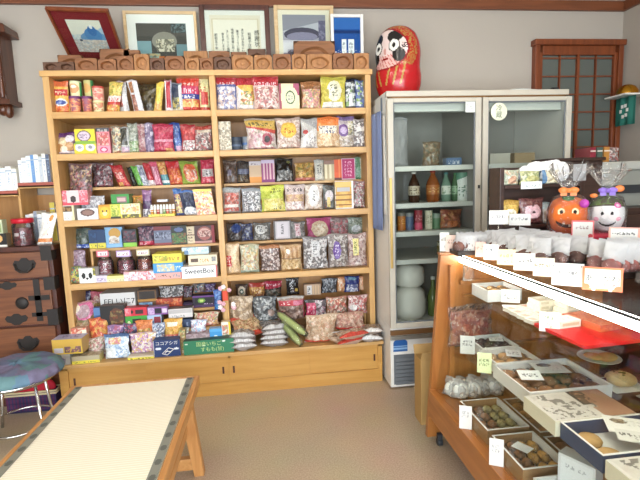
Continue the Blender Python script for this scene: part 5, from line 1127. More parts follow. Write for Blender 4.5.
for (a, b) in [((-.03, .02), (.01, .055)), ((.01, .055), (.04, .045)), ((.04, .045), (.0, .01)), ((0, .01), (-.03, .02)), ((-.01, .035), (.02, .03)), ((-.015, .02), (.005, .04))]:
    m.tube([(a[0], -.0355, a[1]), (b[0], -.0355, b[1])], .0022, 6)
m.build('pack_drawing', PAPER, nb)
gb = make_box('pickled_plum_box', .305, .08, .088, 'b 2f7a58;e .06 .78 .03 .06 d8e0d0;e .8 .85 .04 .06 e0e4dc;e .4 .62 .03 .05 d8e0d4', 1011, top='b 2a4a3a', side='2a6a4c')
pa = at(209, 346, y=-.1); gb.location = (pa[0]+.004, -.095, Z['e']+.001); tag(gb, 'wide green box with two lines of yellow-green writing at the front of the ledge', 'candy box')
lettering('writing', '国産いちご', .031, plain('pale_green_ink', 'b8cf86', .6), gb, (-.0, -.0408, .062))
lettering('writing', 'すもも(甘)', .031, plain('pale_green_ink', 'b8cf86', .6), gb, (.02, -.0408, .027))
shelf_goods('sweets and toys on the bottom left ledge', '''
X!brown_pack!candy!181.2 328.5 186.5 357!-.07!e!narrow tan and green pack between the navy and the green box!b a8845a;n 0 0 1 1 10 c8a05a/6a8a4a/8a5a3a/d8c8a8!D=.05
B!round_container!toy!72.5 302 96 328.5!.05!f!round clear container with a pink edge at the left end of the bottom shelf!b 8a6a4a;n .02 .02 .98 .7 30 a88a5a/7a5a3a/c8a87a/6a7a4a/9a7a5a;e .6 .72 .4 .28 d86a9a;e .55 .7 .3 .2 b89aa4;e .2 .82 .2 .16 e0d8c4!T=.1
X!blue_pack!toy!95 307 101.5 322!.07!f!small blue pack right of the round container!b 3a5f94;h .7 1 5a7fb0!D=.04
B!dark_pack!toy!81 291 89 304!.2!g!small dark violet pack at the back left of the bottom shelf!b 3a3458;e .5 .5 .3 .3 5a5484!
B!figure_pack!toy!89.5 292 101.5 306!.2!g!pink and yellow figure pack at the back left!b c8884a;h .5 1 c05a6a;e .5 .6 .3 .2 e8b8a8;n .1 .05 .9 .45 8 d8b04a/a86a2a/e0c86a!
X!hexagon_pack!candy!102 304.5 126.5 324!.06!f!black six-sided pack with a dark picture and orange strip!b 1f1c1c;e .66 .55 .3 .36 5a3424;n .42 .25 .9 .8 14 7a3a24/3a2a22/8a7a4a/4a2a1a;r .2 .04 .8 .16 d06a2a;d 1.1 .8 2a2624!D=.06
B!candy_bag!candy!88.5 318.5 107.5 338!-.0!.33!red and orange shiny bag on the left of the ledge!b c83a1f;n 0 0 1 1 26 d84a24/b8281a/e88a3a/c8341f/e0b04a!T=.07
X!small_pack!candy!72.5 327 88 336!-.01!.36!small red and cream pack behind the lavender box!b c84a34;n 0 0 1 1 10 d85a3a/e8dcc0/b83a2a;r .7 .1 .98 .9 e4dcc4!D=.05
B!candy_bag!candy!106 325.5 122 342!-.015!.33!pink and violet sweets bag on the ledge behind the light blue bag!b a87aa0;n 0 0 1 1 30 c88ab8/6a4a8a/e0c8d8/b84a6a/8a7ab8!T=.06
B!candy_bag!candy!120 324 136 341!-.0!.33!dark blue speckled bag on the ledge left of the orange bag!b 2a3350;n 0 0 1 1 30 34406a/1c2238/8a94b0/c83a5a/4a5a8a!T=.06
B!candy_bag!candy!135.5 320.5 153 335!-.02!.35!orange bag with a green and yellow picture on the ledge!b d8742a;n .1 .1 .9 .6 14 e0a83a/8a9a3a/e8c86a/c85a1f;h .75 1 e0803a!T=.05
B!candy_bag!candy!150 323.5 167 341!-.03!.33!blue and white striped sweets bag right of the orange bag!b 5a74a8;n 0 0 1 1 30 34507f/c8d4e8/7a94c0/e4e8f0/2a3a5a!T=.06 lean=.2
B!candy_bag!candy!163.5 319 183 341!-.03!.33!yellow bag with pink lettering on the ledge before the white box!b e0a832;h .0 .35 d86a5a;x .1 .08 .9 .32 f0dcc8 4 2;r .15 .68 .75 .84 f0ead0;n .1 .35 .9 .65 10 e8b83a/d8942a!T=.05
B!candy_bag!candy!176.5 328 189 341!-.045!.33!white and green small bag right of the yellow bag!b c8ccc4;n 0 0 1 1 16 e4e6e0/8a9a8a/d0d4cc/b8a890!T=.04
''', .05, 'f', 1020)
shelf_goods('boxes stacked on the bottom left shelf', '''
X!green_pack!candy!127 314.6 148.5 325!.06!f!green pack with a black middle, left of the light blue pack!b 3f9a3a;r .32 .2 .72 .8 1c221c;e .15 .5 .08 .2 d8e0a8;e .86 .5 .08 .2 d8d0a0!D=.06
X!red_pack!candy!125.5 306.5 148 314.4!.06!^!red pack with black dots on top of the green pack!b c82a3c;e .3 .5 .1 .24 2a1a1c;r .5 .2 .85 .75 3a1f24;n .0 .1 .3 .9 5 e04a5a/f0a0a8!D=.06
X!blue_pack!candy!148.6 313.8 162.5 324!.06!f!light blue and red pack under the purple pack!b a8c4e0;r .5 .1 .95 .9 8a2f3a;n .05 .2 .5 .8 6 e4ecf4/4a7ab8!D=.06
X!purple_pack!candy!148.6 305.8 168.5 313.6!.06!^!purple and white pack on the light blue pack!b 8a5a9a;r .35 .15 .7 .85 1c1826;n .02 .1 .33 .9 6 d0b8d8/a87ab8;r .74 .2 .97 .8 d8c8dc!D=.06
X!cut_carton!sweets!139 289 158 307!.18!g!brown display carton with a blue item in front!b 6a4a2a;r .1 .55 .9 .95 2a1f18;h .46 .56 b8843a;r .05 .02 .75 .4 7aa8d0;n .05 .02 .75 .4 8 a8c8e4/5a8ab8!D=.07
X!white_sign_box!box!104 290.5 138.5 304.5!.19!.545!white flat box with bold dark lettering at the back of the bottom shelf!b e0dedb!D=.14 top=b_c8cac8 side=b8b8b4
X!brown_carton!box!106 304.7 137 313!.2!g!brown carton under the white lettered box!b 6a5034!D=.14
B!swirl_bag!candy!159 286 184 301!.2!.56!black and white swirl printed bag at the back of the bottom shelf!b 2a2828;n 0 0 1 1 60 e0dede/1c1a1a/d0cccc/2a2626!T=.05
X!orange_red_pack!candy!157.5 297.3 183 312!.17!g!orange and red pack under the swirl bag!b c8542a;n 0 .35 1 1 16 d86a34/b8281f/e0a06a/8a1f1f;r .1 .05 .9 .3 8a2a24!D=.06
X!white_tray_box!box!169.5 307.3 193 318!.06!.47!white box standing over the yellow bag!b dcd8d6;r .02 .5 .98 .95 b8b4b4;x .1 .08 .7 .42 8a8a90 6!D=.07 top=b_6a6464
X!blue_carton!box!170.5 318.5 192 326!.06!f!dim blue carton under the white box!b 3a4a6a;x .1 .2 .9 .8 8a9ab8 5!D=.06
X!purple_black_pack!toy!193.5 294.5 215.5 312.5!.17!g!purple and black pack with a green round spot!b 2c1c34;r .1 .35 .9 .8 151016;e .4 .58 .17 .2 6a9a3a;e .4 .58 .09 .11 c8d87a;h .84 1 6a3a84;r .0 0 1 .2 4a2a5a;x .5 .24 .95 .34 c8a8d0 4!D=.06
B!figure_pack!toy!183 286 193.5 301!.2!.56!dark clear pack with small grey figures at the back!b 34303a;n .1 .1 .9 .9 14 5a5464/8a8a94/2a2630/7a3a4a!T=.04
X!row_carton!box!184 301.5 193 312!.2!g!dark violet carton left of the purple and black pack!b 3a2a4a;h .5 .6 7a5a8a!D=.06
B!figure_pack!toy!193.5 283.5 205 295!.2!.59!teal and grey figure pack on top of the purple and black pack!b 5a5a6a;n .05 .05 .95 .95 16 4a8a94/8a7a5a/c8a8a0/3a3a4a/7a4a6a!T=.04
B!figure_pack!toy!205 283.5 216 295!.2!.59!violet figure pack beside the teal one, left of the blue strip!b 54486a;n .05 .05 .95 .95 16 7a5a9a/3a4a7a/a8a0b8/5a2a4a!T=.04
B!blue_strip!toy!214 289.5 222 312!.05!.5!long bright blue pack hanging beside the middle upright!b 2a5fb0;n .1 .1 .9 .9 10 3a74c8/1f4a94/6a9ad8;e .5 .2 .4 .12 3f8fd0!T=.03
B!jelly_bag!candy!193.5 312 219 325!.05!f!crystal pink and orange jelly bag on the bottom left shelf!b c89070;n 0 0 1 1 40 d8a48a/b86a4a/e8d0c0/c84a5a/a8b88a/e0b84a!T=.05
B!candy_bag!candy!190.5 319.5 206.5 331.5!-.02!.36!light blue candy bag above the dark red tray!b a8c8e0;n 0 0 1 1 24 d8e8f4/7aa8d0/e8f0f6/c88a9a!T=.04
X!red_tray!tray!187 332 210.5 341!-.05!e!dark red clear-topped tray behind the green box!b 8a1428;h .6 1 a89094;n 0 .55 1 1 10 b8a4a8/8a7478!D=.07 top=n_0_0_1_1_20_9a868a/7a4a54/b8a8ac
X!blue_face_pack!candy!210 327.5 222.3 341!-.05!e!bright blue pack with a white patch behind the green box!b 3f94d0;e .5 .4 .32 .3 e8ecf0;e .6 .42 .12 .1 c83a3a;h .85 1 5aa8dc!D=.05
X!yellow_white_pack!candy!222 321 231.5 341!-.045!e!upright white pack with a yellow edge beside the green box!b e6e0d4;v .8 1 e0c42a;n .1 .1 .75 .9 14 ece8e0/c85a5a/d8a84a/7a9a7a!D=.04 lean=-.08
''', .06, 'f', 1060)
o = TOPS['white flat box with bold dark lettering at the back of the bottom shelf'][0]
lettering('writing', 'FELいに7', .05, INK, o, (.01, -.0716, .035))
# knotted blossom ornament tied to the middle upright
pa = at(225, 290, y=-.005)
orn = thing('blossom_ornament', 'pink and white blossoms with a red tie hanging on the middle upright', 'ornament', (.971, -.003, pa[2]-.1))
MB().box(-.018, .018, -.009, 0, .03, .095).build('red_tie', plain('orange_red', 'd04a30', .6), orn, bev=.004)
rng = np.random.default_rng(4)
for k in range(11):
    mm = MB(); cx, cz = rng.uniform(-.055, .055), rng.uniform(-.045, .035)
    if k > 7: cx, cz = rng.uniform(-.03, .03), rng.uniform(.08, .13)
    for a in range(5): mm.ball((cx+.009*cos(a*1.257), -.014-.006*rng.random(), cz+.009*sin(a*1.257)), .007, .004, .007, 8, 6)
    mm.ball((cx, -.019, cz), .004, .003, .004, 8, 6)
    mm.build('blossom', plain('blossom_pink' if k % 3 else 'blossom_white', 'e6b4c0' if k % 3 else 'efe6e4', .7), orn)
# ---------------------------------------------------------------- bottom ledge, right
shelf_goods('bags on the bottom right shelf', '''
B!face_bag!snack!235.5 284 248 297.5!.2!.53!dark bag with a pale round eye at the back of the bottom right shelf!b 4a342a;e .5 .5 .34 .36 c8b49a;e .5 .5 .2 .2 4a5a4a;e .5 .5 .08 .08 e0d8c8!
B!orange_bag!snack!249 282.5 265 298!.2!.53!orange and yellow bag at the back of the bottom right shelf!b c88a3a;h .7 1 b03a2a;n .1 .05 .9 .65 14 d8a84a/b8642a/e0c47a/8a3a24!
B!red_header_bag!snack!264 280.8 282 298!.19!.53!dark bag with a slanting red header at the back!b 3a2c2a;d .5 .62 a81f3c;x .1 .7 .95 .88 e8b8c4 5;n .1 .05 .9 .5 14 4a3a34/2a3a2a/7a6a5a!
B!black_bag!snack!286 277.5 299 297!.2!.53!black bag with white upright lettering at the back!b 1f1b1c;x .3 .2 .65 .95 d8d4d4 1 5;e .8 .3 .12 .1 c8a43a!
X!beige_pack!snack!304 283.5 320.5 298!.19!.53!clear pack of beige wafers at the back of the bottom right shelf!b b89a80;r .15 .05 .45 .9 d8d4d0;x .2 .1 .4 .8 4a4a54 1 4;s .5 .05 .98 .9 d0b08a 3!D=.05
B!black_bag!snack!321 278 337.5 297!.2!.53!black and silver bag at the back, left of the navy one!b 24262c;n .05 .05 .95 .95 28 8a8f98/1c1e24/54585f/b8bcc4/2a2c34!
B!orange_bag!snack!337 277 346 296!.21!.53!narrow orange bag left of the navy one!b d88a4a;n .05 .05 .95 .95 10 e0a46a/c8702a/d8c09a!
B!navy_bag!snack!344.5 276 359.5 295.5!.18!.53!navy bag with white flakes at the back of the bottom right shelf!b 1c2f7a;n .1 .02 .9 .5 14 e4e8f2/1c2f7a/d8e0f0/24388a;e .5 .85 .3 .1 5a8aa8!
B!orange_bag!snack!358.8 276 366 294.5!.21!.53!narrow orange bag right of the navy one!b dc8a4a;n .05 .05 .95 .95 10 e0a46a/c8702a/d8b08a!
B!cracker_bag!snack!228.5 296 253.5 326!.06!f!clear bag of pale beige sticks beside the middle upright!b b89a78;s .1 .1 .9 .8 d8c4a4 4;n .02 .02 .98 .98 26 c8ac88/a08464/dccab0/8f7458!T=.08
B!black_bag!snack!252 296 277.5 322!.07!f!black and grey clear bag of dark sweets on the bottom right shelf!b 33353a;n .02 .02 .98 .98 50 4a4e52/24262a/8a8e90/3a3e44/b0b4b4;e .75 .35 .14 .14 9a8074!T=.07
B!red_label_bag!snack!277.5 296 304.5 329!.055!f!clear bag of brown sweets with a big red label!b 7a5f54;n .02 .02 .98 .98 36 8a6a5c/5f463e/b0948a/9a7a6a;r .05 .62 .97 .84 c02a3c;x .1 .66 .9 .8 f0d0d0 4;h .9 1 a8a4a0;r .6 .64 .97 .82 d06a8a!T=.07
B!red_pink_bag!snack!295.5 298 304.5 320!.09!f!narrow red-pink bag behind the red-label bag!b c03a5c;r .1 .5 .9 .85 e0a8b8;x .2 .55 .8 .8 a81f44 2 2!T=.04
B!pink_black_bag!snack!304.5 299 327 317!.09!f!black bag with a pink panel on the bottom right shelf!b 241c20;r .05 .1 .5 .8 c8305f;x .1 .2 .45 .7 f0b8cc 2 2;n .5 .1 .98 .95 14 1c181c/d8d4d8/3a3034/b88a9a!T=.05
B!mixed_bag!snack!326 296.5 347.5 320!.08!f!red and brown mixed snack bag on the bottom right shelf!b a8745a;n .02 .02 .98 .98 44 c8543a/8a6a54/d8b89a/5a6a5a/b83a34/e0d4c4!T=.06
B!mixed_bag!snack!347.5 295 367.5 318!.07!f!red and white mixed snack bag at the right end of the bottom shelf!b b08078;n .02 .02 .98 .98 44 c84a4a/d8c8c4/8a5a54/e4dcd8/a83a3c;e .25 .4 .2 .16 e8e4e0!T=.06
B!cracker_bag!snack!304.8 314.5 336.5 344!-.06!e!large bag of beige crackers with a red hem on the ledge!b c0a080;n .02 .1 .98 .98 60 d0b494/a88a68/dcc8ac/b8805a/c8a484;h .02 .1 c83a2a;h .0 .02 d8ccc4!T=.09
B!cracker_bag!snack!334.5 312 364.5 336!-.02!.33!beige cracker bag with a red hem, right of the large one!b b89078;n .02 .16 .98 .98 50 c8a088/a07860/d4b8a4/b87060;h .04 .18 c8352a;h 0 .04 d8d0cc!T=.08
''', .06, 'f', 1120)
def lying(name, cat, u, v, z, W, D, T, rz, spec, label, seed, ry=0, rx=0, zr=None, group='bags lying on the bottom right ledge'):
    """a filled bag lying flat: outline W x D, thickness T"""
    o = make_bag(name, W, D, T, spec, seed)
    p_ = at(u, v, z=zr or z)
    def lay(ob):
        me = ob.data; n = len(me.vertices); c = np.empty(n*3, np.float32); me.vertices.foreach_get('co', c); c = c.reshape(-1, 3)
        me.vertices.foreach_set('co', np.stack([c[:, 0], c[:, 2]-D/2, -c[:, 1]+T*.5], 1).astype(np.float32).ravel()); me.update()
    lay(o)
    for ch in o.children: lay(ch)
    o.location = (p_[0], p_[1], z); o.rotation_euler = (rad(rx), rad(ry), rad(rz))
    return tag(o, label, cat, group)
ZE = Z['e']
lying('cracker_bag', 'snack', 247, 328, .375, .21, .16, .05, 28, 'b b8805a;n .05 .1 .95 .9 40 c89a6a/a8643a/dcc08a/8a7a4a/d8b088;h 0 .12 cf3f22;h .86 1 d0402a', 'orange-edged cracker bag propped up in front of the pale stick bag', 1200, rx=38)
for k in range(3):
    lying('tray_pack', 'snack', 244, 347, ZE+.001+.034*k, .165, .15, .052, 4-5*k, 'b 8f8a88;n .0 .0 1 1 60 a8a2a0/6a625e/c0bcba/857c78/9a928e;h 0 .06 b8b4b2', ['flat grey-white sweet tray at the bottom of the left pile', 'flat grey-white sweet tray in the middle of the left pile', 'flat grey-white sweet tray on top of the left pile'][k], 1210+k, zr=ZE)  # pale blotches paint glints of the clear wrap into the print
for k in range(4):
    lying('tray_pack', 'snack', 275, 343, ZE+.001+.033*k, .185, .16, .05, -4+4*k, 'b 857e7a;n .0 .0 1 1 60 a09894/5c5450/bcb6b4/7a726c/504a46;h 0 .06 b4b0ae', ['flat clear tray at the bottom of the pile under the green sticks', 'flat clear tray second from the bottom of the pile left of the green sticks', 'flat clear tray third from the bottom of the pile left of the green sticks', 'flat clear tray on top of the pile left of the green sticks'][k], 1220+k, zr=ZE)  # paler patches of the print stand in for glints on the wrap
gs = thing('wrapped_stick_pack', 'two long green sticks in clear wrap leaning across the ledge', 'sweets', tuple(at(292, 340, z=.29))); gp = at(292, 340, z=.29)
for k in (0, 1):
    a = Vector(at(278+4*k, 313+9*k, y=-.06)); b = Vector(at(305-5*k, 334+10*k, y=-.19)); b.z = max(b.z, .29)
    L_ = [a.lerp(b, t) for t in np.linspace(0, 1, 9)]
    MB().tube([tuple(q-Vector(gp)) for q in L_], [.008, .02, .023, .023, .023, .023, .023, .02, .006], 12).build('green_stick', plain('green_tea', 'a9b56a', .5, noise=.3, nscale=70), gs)
    MB().tube([tuple(q-Vector(gp)+Vector((0, -.003, .004))) for q in [a.lerp(b, t) for t in np.linspace(-.08, 1.08, 9)]], [.012, .024, .028, .028, .028, .028, .028, .024, .014], 10).build('wrap', CELLO, gs)
lying('cracker_bag', 'snack', 346, 341, ZE+.004, .23, .16, .045, 22, 'b c09a7c;n .05 .14 .95 .9 40 d0b094/b08060/e0d0bc;h 0 .14 cf3a24;h .9 1 d8d0cc', 'flat cracker bag with a red hem lying slanted at the ledge edge', 1230)
lying('cracker_bag', 'snack', 351, 336, ZE+.046, .22, .13, .045, 18, 'b b8906f;n .05 .14 .95 .9 40 c8a484/a87858/dcc8b0;h 0 .16 cf3a24;h .9 1 d8d0cc', 'cracker bag with a red hem lying on top of the slanted one', 1231)
lying('nut_bag', 'snack', 371, 338, ZE+.004, .16, .16, .04, -10, 'b 8a7468;n .05 .05 .95 .95 40 a08878/6a564a/c0b0a4/7a6458;h 0 .16 dcdcdc', 'clear flat brown bag at the right end of the ledge, lower one', 1232)
lying('nut_bag', 'snack', 371, 331, ZE+.042, .15, .15, .04, -6, 'b 9a7f6c;n .05 .05 .95 .95 40 b0947c/7a624f/c8b8a8/8a6e5a;h 0 .14 d8d4d0', 'clear flat tan bag at the right end of the ledge, on the brown one', 1233)
# ================================================================== slant-fronted glass counter
TOPZ = .958
dc = thing('display_case', 'wooden glass display counter with a slanting front pane, full of boxed sweets', 'display case', (2.45, -1.7, 0))
CY0, CY1, CXB = -2.55, -.885, 2.93
for y0, y1 in ((CY1-.0, CY1+.03), (CY0-.03, CY0)):
    m = MB(); m.prism([(1.995, .035), (2.065, .945), (2.15, .945), (2.09, .035)], y0, y1, 'y'); m.prism([(2.09, .035), (2.15, .945), (CXB, .945), (CXB, .035)], y0+.006, y1-.006, 'y')
    part(m, 'end_panel', W_CASE, dc, .002)
m = MB(); m.box(2.002, 2.036, CY0, CY1-.0, .15, .285); part(m, 'front_rail', W_CASEY, dc, .003)
m = MB(); m.box(2.09, CXB, CY0, CY1, .06, .15); part(m, 'base_recess', W_DARK, dc)
part(MB().box(2.036, CXB, CY0, CY1, .27, .285), 'deck', W_CASEY, dc)
part(MB().box(2.16, CXB-.02, CY1-.012, CY1, .80, .82), 'batten', W_CASE, dc)
part(MB().box(2.1, 2.125, CY1-.03, CY1, .285, .9), 'inner_post', W_CASE, dc)
g = MB(); a = (2.04, .286); b = (2.15, .912)
g.prism([a, b, (b[0]+.006, b[1]), (a[0]+.006, a[1])], CY0, CY1, 'y'); part(g, 'front_pane', CASEGLASS, dc)
part(MB().box(2.138, CXB, CY0, CY1+.03, .946, TOPZ-.0005), 'top_pane', CASEGLASS, dc)
part(MB().box(2.135, 2.15, CY0, CY1+.03, .941, .946), 'top_edge_strip', DGREY, dc)
part(MB().box(2.06, 2.137, CY1, CY1+.03, .946, TOPZ-.0005), 'corner_block', W_CASE, dc)
lt = part(MB().box(2.152, 2.178, CY0+.05, CY1-.004, .908, .938), 'lamp', TUBE, dc, .004)
for z, x0, x1 in ((.758, 2.17, 2.62), (.506, 2.115, 2.8)):
    part(MB().box(x0, x1, CY0+.004, CY1-.03, z-.006, z), 'glass_shelf', CASEGLASS, dc)
    part(MB().box(x0, x1, CY1-.03, CY1-.0, z-.014, z-.006+.0), 'shelf_bracket', W_CASE, dc)
part(MB().box(CXB-.02, CXB, CY0, CY1, .285, .945), 'rear_door', W_DARK, dc)
for x, y in ((2.05, -.905), (2.85, -.905), (2.05, -2.5), (2.85, -2.5)):
    m = MB(); m.lathe([(0, -.012), (.018, -.012), (.018, .012), (0, .012)], seg=16, cap=False).xf(Matrix.Translation((x, y, .018)) @ Matrix.Rotation(pi/2, 4, 'Y')); m.box(x-.012, x+.012, y-.01, y+.01, .03, .062); part(m, 'caster', DGREY, dc)

# cardboard carton between counter and refrigerator
m = thing('carton', 'tall tan cardboard carton with green print between counter and refrigerator', 'carton', (2.088, -.66, 0))
make_box('body', .125, .1, .36, 'b b8955e;r .6 .05 .75 .25 4a6a3a;r .55 .4 .8 .55 5a7a44;x .5 .6 .9 .9 4a6a3a 2 3', 3, side='a8854e', parent=m, top='b a8854e')
for s_ in (-1, 1):
    f_ = MB().box(-.0625, .0625, -.0015, .0015, 0, .05).build('flap', plain('cardboard', 'b8955e', .8), m); f_.location = (0, s_*.051, .359); f_.rotation_euler = (rad(-s_*20), 0, 0)

def facing(u, v, z, y=None):
    p_ = at(u, v, z=z) if y is None else at(u, v, y=y); d = CAM-p_; return p_, math.atan2(d[0], -d[1])
def card(u0, v0, u1, v1, z, label, spec, border=None, rx=-8, cat='price tag', group='price tags on the counter', stem=None, text=None, name='price_tag', turn=0, ink='4a4a4a', y=None):
    """upright price card whose foot stands on the level z"""
    p_, th = facing((u0+u1)/2, v1, z, y)
    if y is not None: stem = float(p_[2])-TOPZ-.001
    dep = float((p_-CAM) @ AX[2]); W, H = (u1-u0)*dep/FPX, (v1-v0)*dep/FPX
    r = make_box(name, W, .0018, H, spec if not border else 'b %s;r .07 .09 .93 .91 d9d7d2;%s' % (border, spec), int(u0*7+v0), mat=CARD, fine=2.4)
    r.location = tuple(p_+np.array([0, 0, .0005])); r.rotation_euler = (rad(rx), 0, -th*-1+rad(turn) if False else -(-th)+rad(turn))
    tag(r, label, cat, group)
    if stem:
        MB().tube([(0, .002, .004), (0, .004, -stem)], .0015, 6).build('stem', CHROME, r)
    if text:
        lettering('writing', text, H*.32, INK, r, (0, -.0014, H*.5))
    return r
TAGW = 'b d9d7d2;x .12 .55 .88 .8 %s %d;x .45 .18 .85 .36 %s 3'
zt = TOPZ
card(440, 232.5, 449, 251.5, zt, 'cream price card at the far left corner of the counter top', TAGW % ('9a9484', 2, '9a9484')+';r 0 0 .01 .01 eee')
card(446, 235, 459.5, 252, zt, 'pinkish price card second from the far end', 'b e2c4b4;x .12 .5 .88 .8 a08070 3')
card(457, 236.5, 474, 254.5, zt, 'white price card third from the far end', TAGW % ('5a5a5e', 3, '5a5a5e'))
card(475.5, 242, 485.5, 257, zt, 'salmon pink price card fourth from the far end, partly hidden', 'b e0b2a4;x .1 .5 .9 .8 b08a80 2')
card(484, 244.5, 498, 260, zt, 'white price card left of the yellow card', TAGW % ('4a5a6a', 3, '4a5a6a'))
card(497.5, 249.5, 514.5, 265, zt, 'yellow price card on the counter top edge', 'b d8d0a4;x .12 .5 .88 .75 8a8460 4;x .4 .15 .9 .32 8a8460 3')
card(514.3, 253.5, 534, 270.5, zt, 'white price card with heavy dark lettering right of the yellow card', 'b d9d7d2;x .08 .5 .92 .75 3a3a44 5;x .5 .15 .88 .32 6a6a70 3')
card(533.8, 258, 553, 276.5, zt, 'cream price card with brown lettering on the counter edge', 'b d8d2bb;x .08 .5 .92 .72 6a5a44 5;x .5 .15 .9 .32 7a6a54 3')
card(553, 263.5, 581.5, 286, zt, 'largest plain white price card, left of the orange-bordered card', 'b d9d7d2;x .2 .5 .82 .68 5a5a60 6;x .55 .16 .85 .3 5a5a60 3;e .92 .88 .02 .03 555;e .05 .88 .02 .03 555')
o = card(584.5, 267.5, 619, 291, zt, 'white price card with an orange flower border on the counter edge', 'e .1 .15 .1 .12 c86a44;e .9 .12 .1 .12 c86a44;x .5 .2 .85 .32 6a5a54 3', border='e2744a', text='あべかわ')
for s_ in (-.3, .3):
    q = MB().box(-.004, .004, -.004, .012, 0, .012).build('clip_foot', PAPER, o); q.location = (.07*s_, -.003, -.0)
card(489.6, 210.5, 507.5, 224.5, 1.045, 'white price card on a wire before the yellow sweet pack', 'b d9d7d2;x .15 .45 .85 .7 5a5a62 4', y=-1.01)
card(509.8, 214, 529.5, 225.5, 1.04, 'white price card on a wire before the brown bow pack', 'b d9d7d2;x .1 .45 .9 .75 5a5a62 5', y=-1.012)
card(572.5, 220.5, 592, 238, 1.0, 'small red-bordered price card before the orange pumpkin bag', 'x .2 .5 .8 .75 8a6a6a 4;e .85 .12 .1 .12 c8343c', border='d86a6a', y=-1.27)
card(610.5, 227.5, 636.5, 244.5, 1.02, 'red-cornered price card before the golden pastries', 'x .12 .55 .88 .78 3a3a3a 5;x .45 .2 .8 .4 6a4a4a 3;e .1 .12 .14 .14 d0443c;e .9 .12 .14 .14 d0443c', border='e0a090', y=-1.45)

# ---- trays and wrapped cakes on the counter top
def tray(x0, x1, y0, y1, z, h, mat, label, cat='tray', name='tray', group=None):
    r = thing(name, label, cat, ((x0+x1)/2, (y0+y1)/2, z), 0, group); w, d = (x1-x0)/2, (y1-y0)/2
    MB().box(-w, w, -d, d, 0, .004).build('base', mat, r)
    m = MB()
    for a in ((-w, -w+.005, -d, d), (w-.005, w, -d, d), (-w+.005, w-.005, -d, -d+.005), (-w+.005, w-.005, d-.005, d)): m.box(*a, .004, h)
    m.build('rim', mat, r, bev=.001); return r
BLK = plain('dark_tray', '241a18', .4, noise=.1)
CAKE = plain('brown_cake', '9a6a44', .7, noise=.25, nscale=60); CAKEL = plain('tan_cake', 'cc9c64', .7, noise=.25, nscale=60); CAKEG = plain('golden_cake', 'dcaa5a', .65, noise=.2, nscale=50)
CAKEC = plain('cocoa_cake', '7a4f44', .7, noise=.25, nscale=60)
CAKEP = plain('pink_cake', 'c88a8a', .7, noise=.15, nscale=50); CAKED = plain('dark_cake', '5a4040', .7, noise=.25, nscale=60); CAKEV = plain('green_cake', 'b4a870', .7, noise=.2, nscale=60)
def wrapped(label, cat, group, cakem, W=.06, H=.08, loc=(0, 0, 0), rot=(0, 0, 0), rows=1):
    r = thing('wrapped_cake', label, cat, loc, 0, group); r.rotation_euler = rot
    MB().lathe([(0, -.011), (.02, -.011), (.028, -.004), (.028, .004), (.022, .011), (0, .011)], seg=20, cap=False).xf(Matrix.Translation((0, 0, .033)) @ Matrix.Rotation(pi/2, 4, 'X')).build('cake', cakem, r)
    sd_ = int(loc[0]*999+loc[1]*77) % 999
    make_bag('wrapper', W, H*.62, .036, 'b fff', sd_, mat=CELLO, parent=r, seal=False)
    b = make_bag('white_fold', W*1.02, H*.6, .02, 'b fff', sd_, mat=MILKW, parent=r, seal=False); b.location = (0, 0, H*.42)
    return r
G1 = 'wrapped cakes in the far dark tray'
tray(2.1, 2.3, -1.0, -.905, zt, .02, BLK, 'low dark tray of upright wrapped cakes at the far end of the counter')
w0 = None
for i in range(8):
    loc = (2.115+.023*i, -.955+.008*(i % 2), zt+.006); rot = (rad(-6), rad(14), rad(-50))
    if not w0: w0 = wrapped('upright wrapped dark cake in the far dark tray', 'wrapped cake', G1, CAKEC, .062, .09, loc, rot)
    else: dup(w0, loc, rot)
G2 = 'wrapped cakes in the long dark tray'
tray(2.215, 2.43, -1.41, -1.015, zt, .022, BLK, 'long dark tray heaped with white-wrapped round cakes on the counter')
w1 = None
rng = np.random.default_rng(6)
for r_ in range(3):
    for i in range(8):
        loc = (2.245+.07*r_, -1.385+.048*i, zt+.007); rot = (rad(-12+rng.uniform(-8, 8)), rad(rng.uniform(-10, 10)), rad(-48+rng.uniform(-12, 12)))
        if not w1: w1 = wrapped('white-wrapped round dark cake in the long dark tray', 'wrapped cake', G2, CAKEC, .072, .108, loc, rot)
        else: dup(w1, loc, rot)
G3 = 'wrapped cakes in the tray behind the large white card'
tray(2.345, 2.545, -1.6, -1.44, zt, .022, BLK, 'dark tray of pinkish wrapped cakes behind the orange-bordered card')
w2 = None
for r_ in range(2):
    for i in range(6):
        loc = (2.37+.031*i, -1.57+.07*r_, zt+.007); rot = (rad(-14), rad(10), rad(-35))
        if not w2: w2 = wrapped('wrapped pinkish cake in the dark tray behind the orange-bordered card', 'wrapped cake', G3, plain('rose_cake', '9a5a54', .7, noise=.2), .065, .11, loc, rot)
        else: dup(w2, loc, rot)
G4 = 'golden fried cakes in the right dark tray'
tray(2.4, 2.68, -1.84, -1.64, zt, .03, BLK, 'dark tray of golden fried cakes at the right edge of the picture')
bun = None
for r_ in range(3):
    for i in range(6):
        loc = (2.43+.043*i, -1.81+.06*r_, zt+.012+.008*((i+r_) % 2))
        if not bun:
            bun = thing('fried_cake', 'golden fried cake in the dark tray at the right edge', 'fried cake', loc, rad(30), G4)
            MB().ball((0, 0, .014), .042, .02, .016).build('dough', CAKEG, bun); make_bag('wrapper', .085, .055, .03, 'b fff', 3, mat=CELLO, parent=bun, seal=False).rotation_euler = (rad(-80), 0, 0)
            bun.children[-1].location = (0, -.025, .016)
        else: dup(bun, loc, (0, 0, rad(30+25*((i*3+r_) % 3-1))))
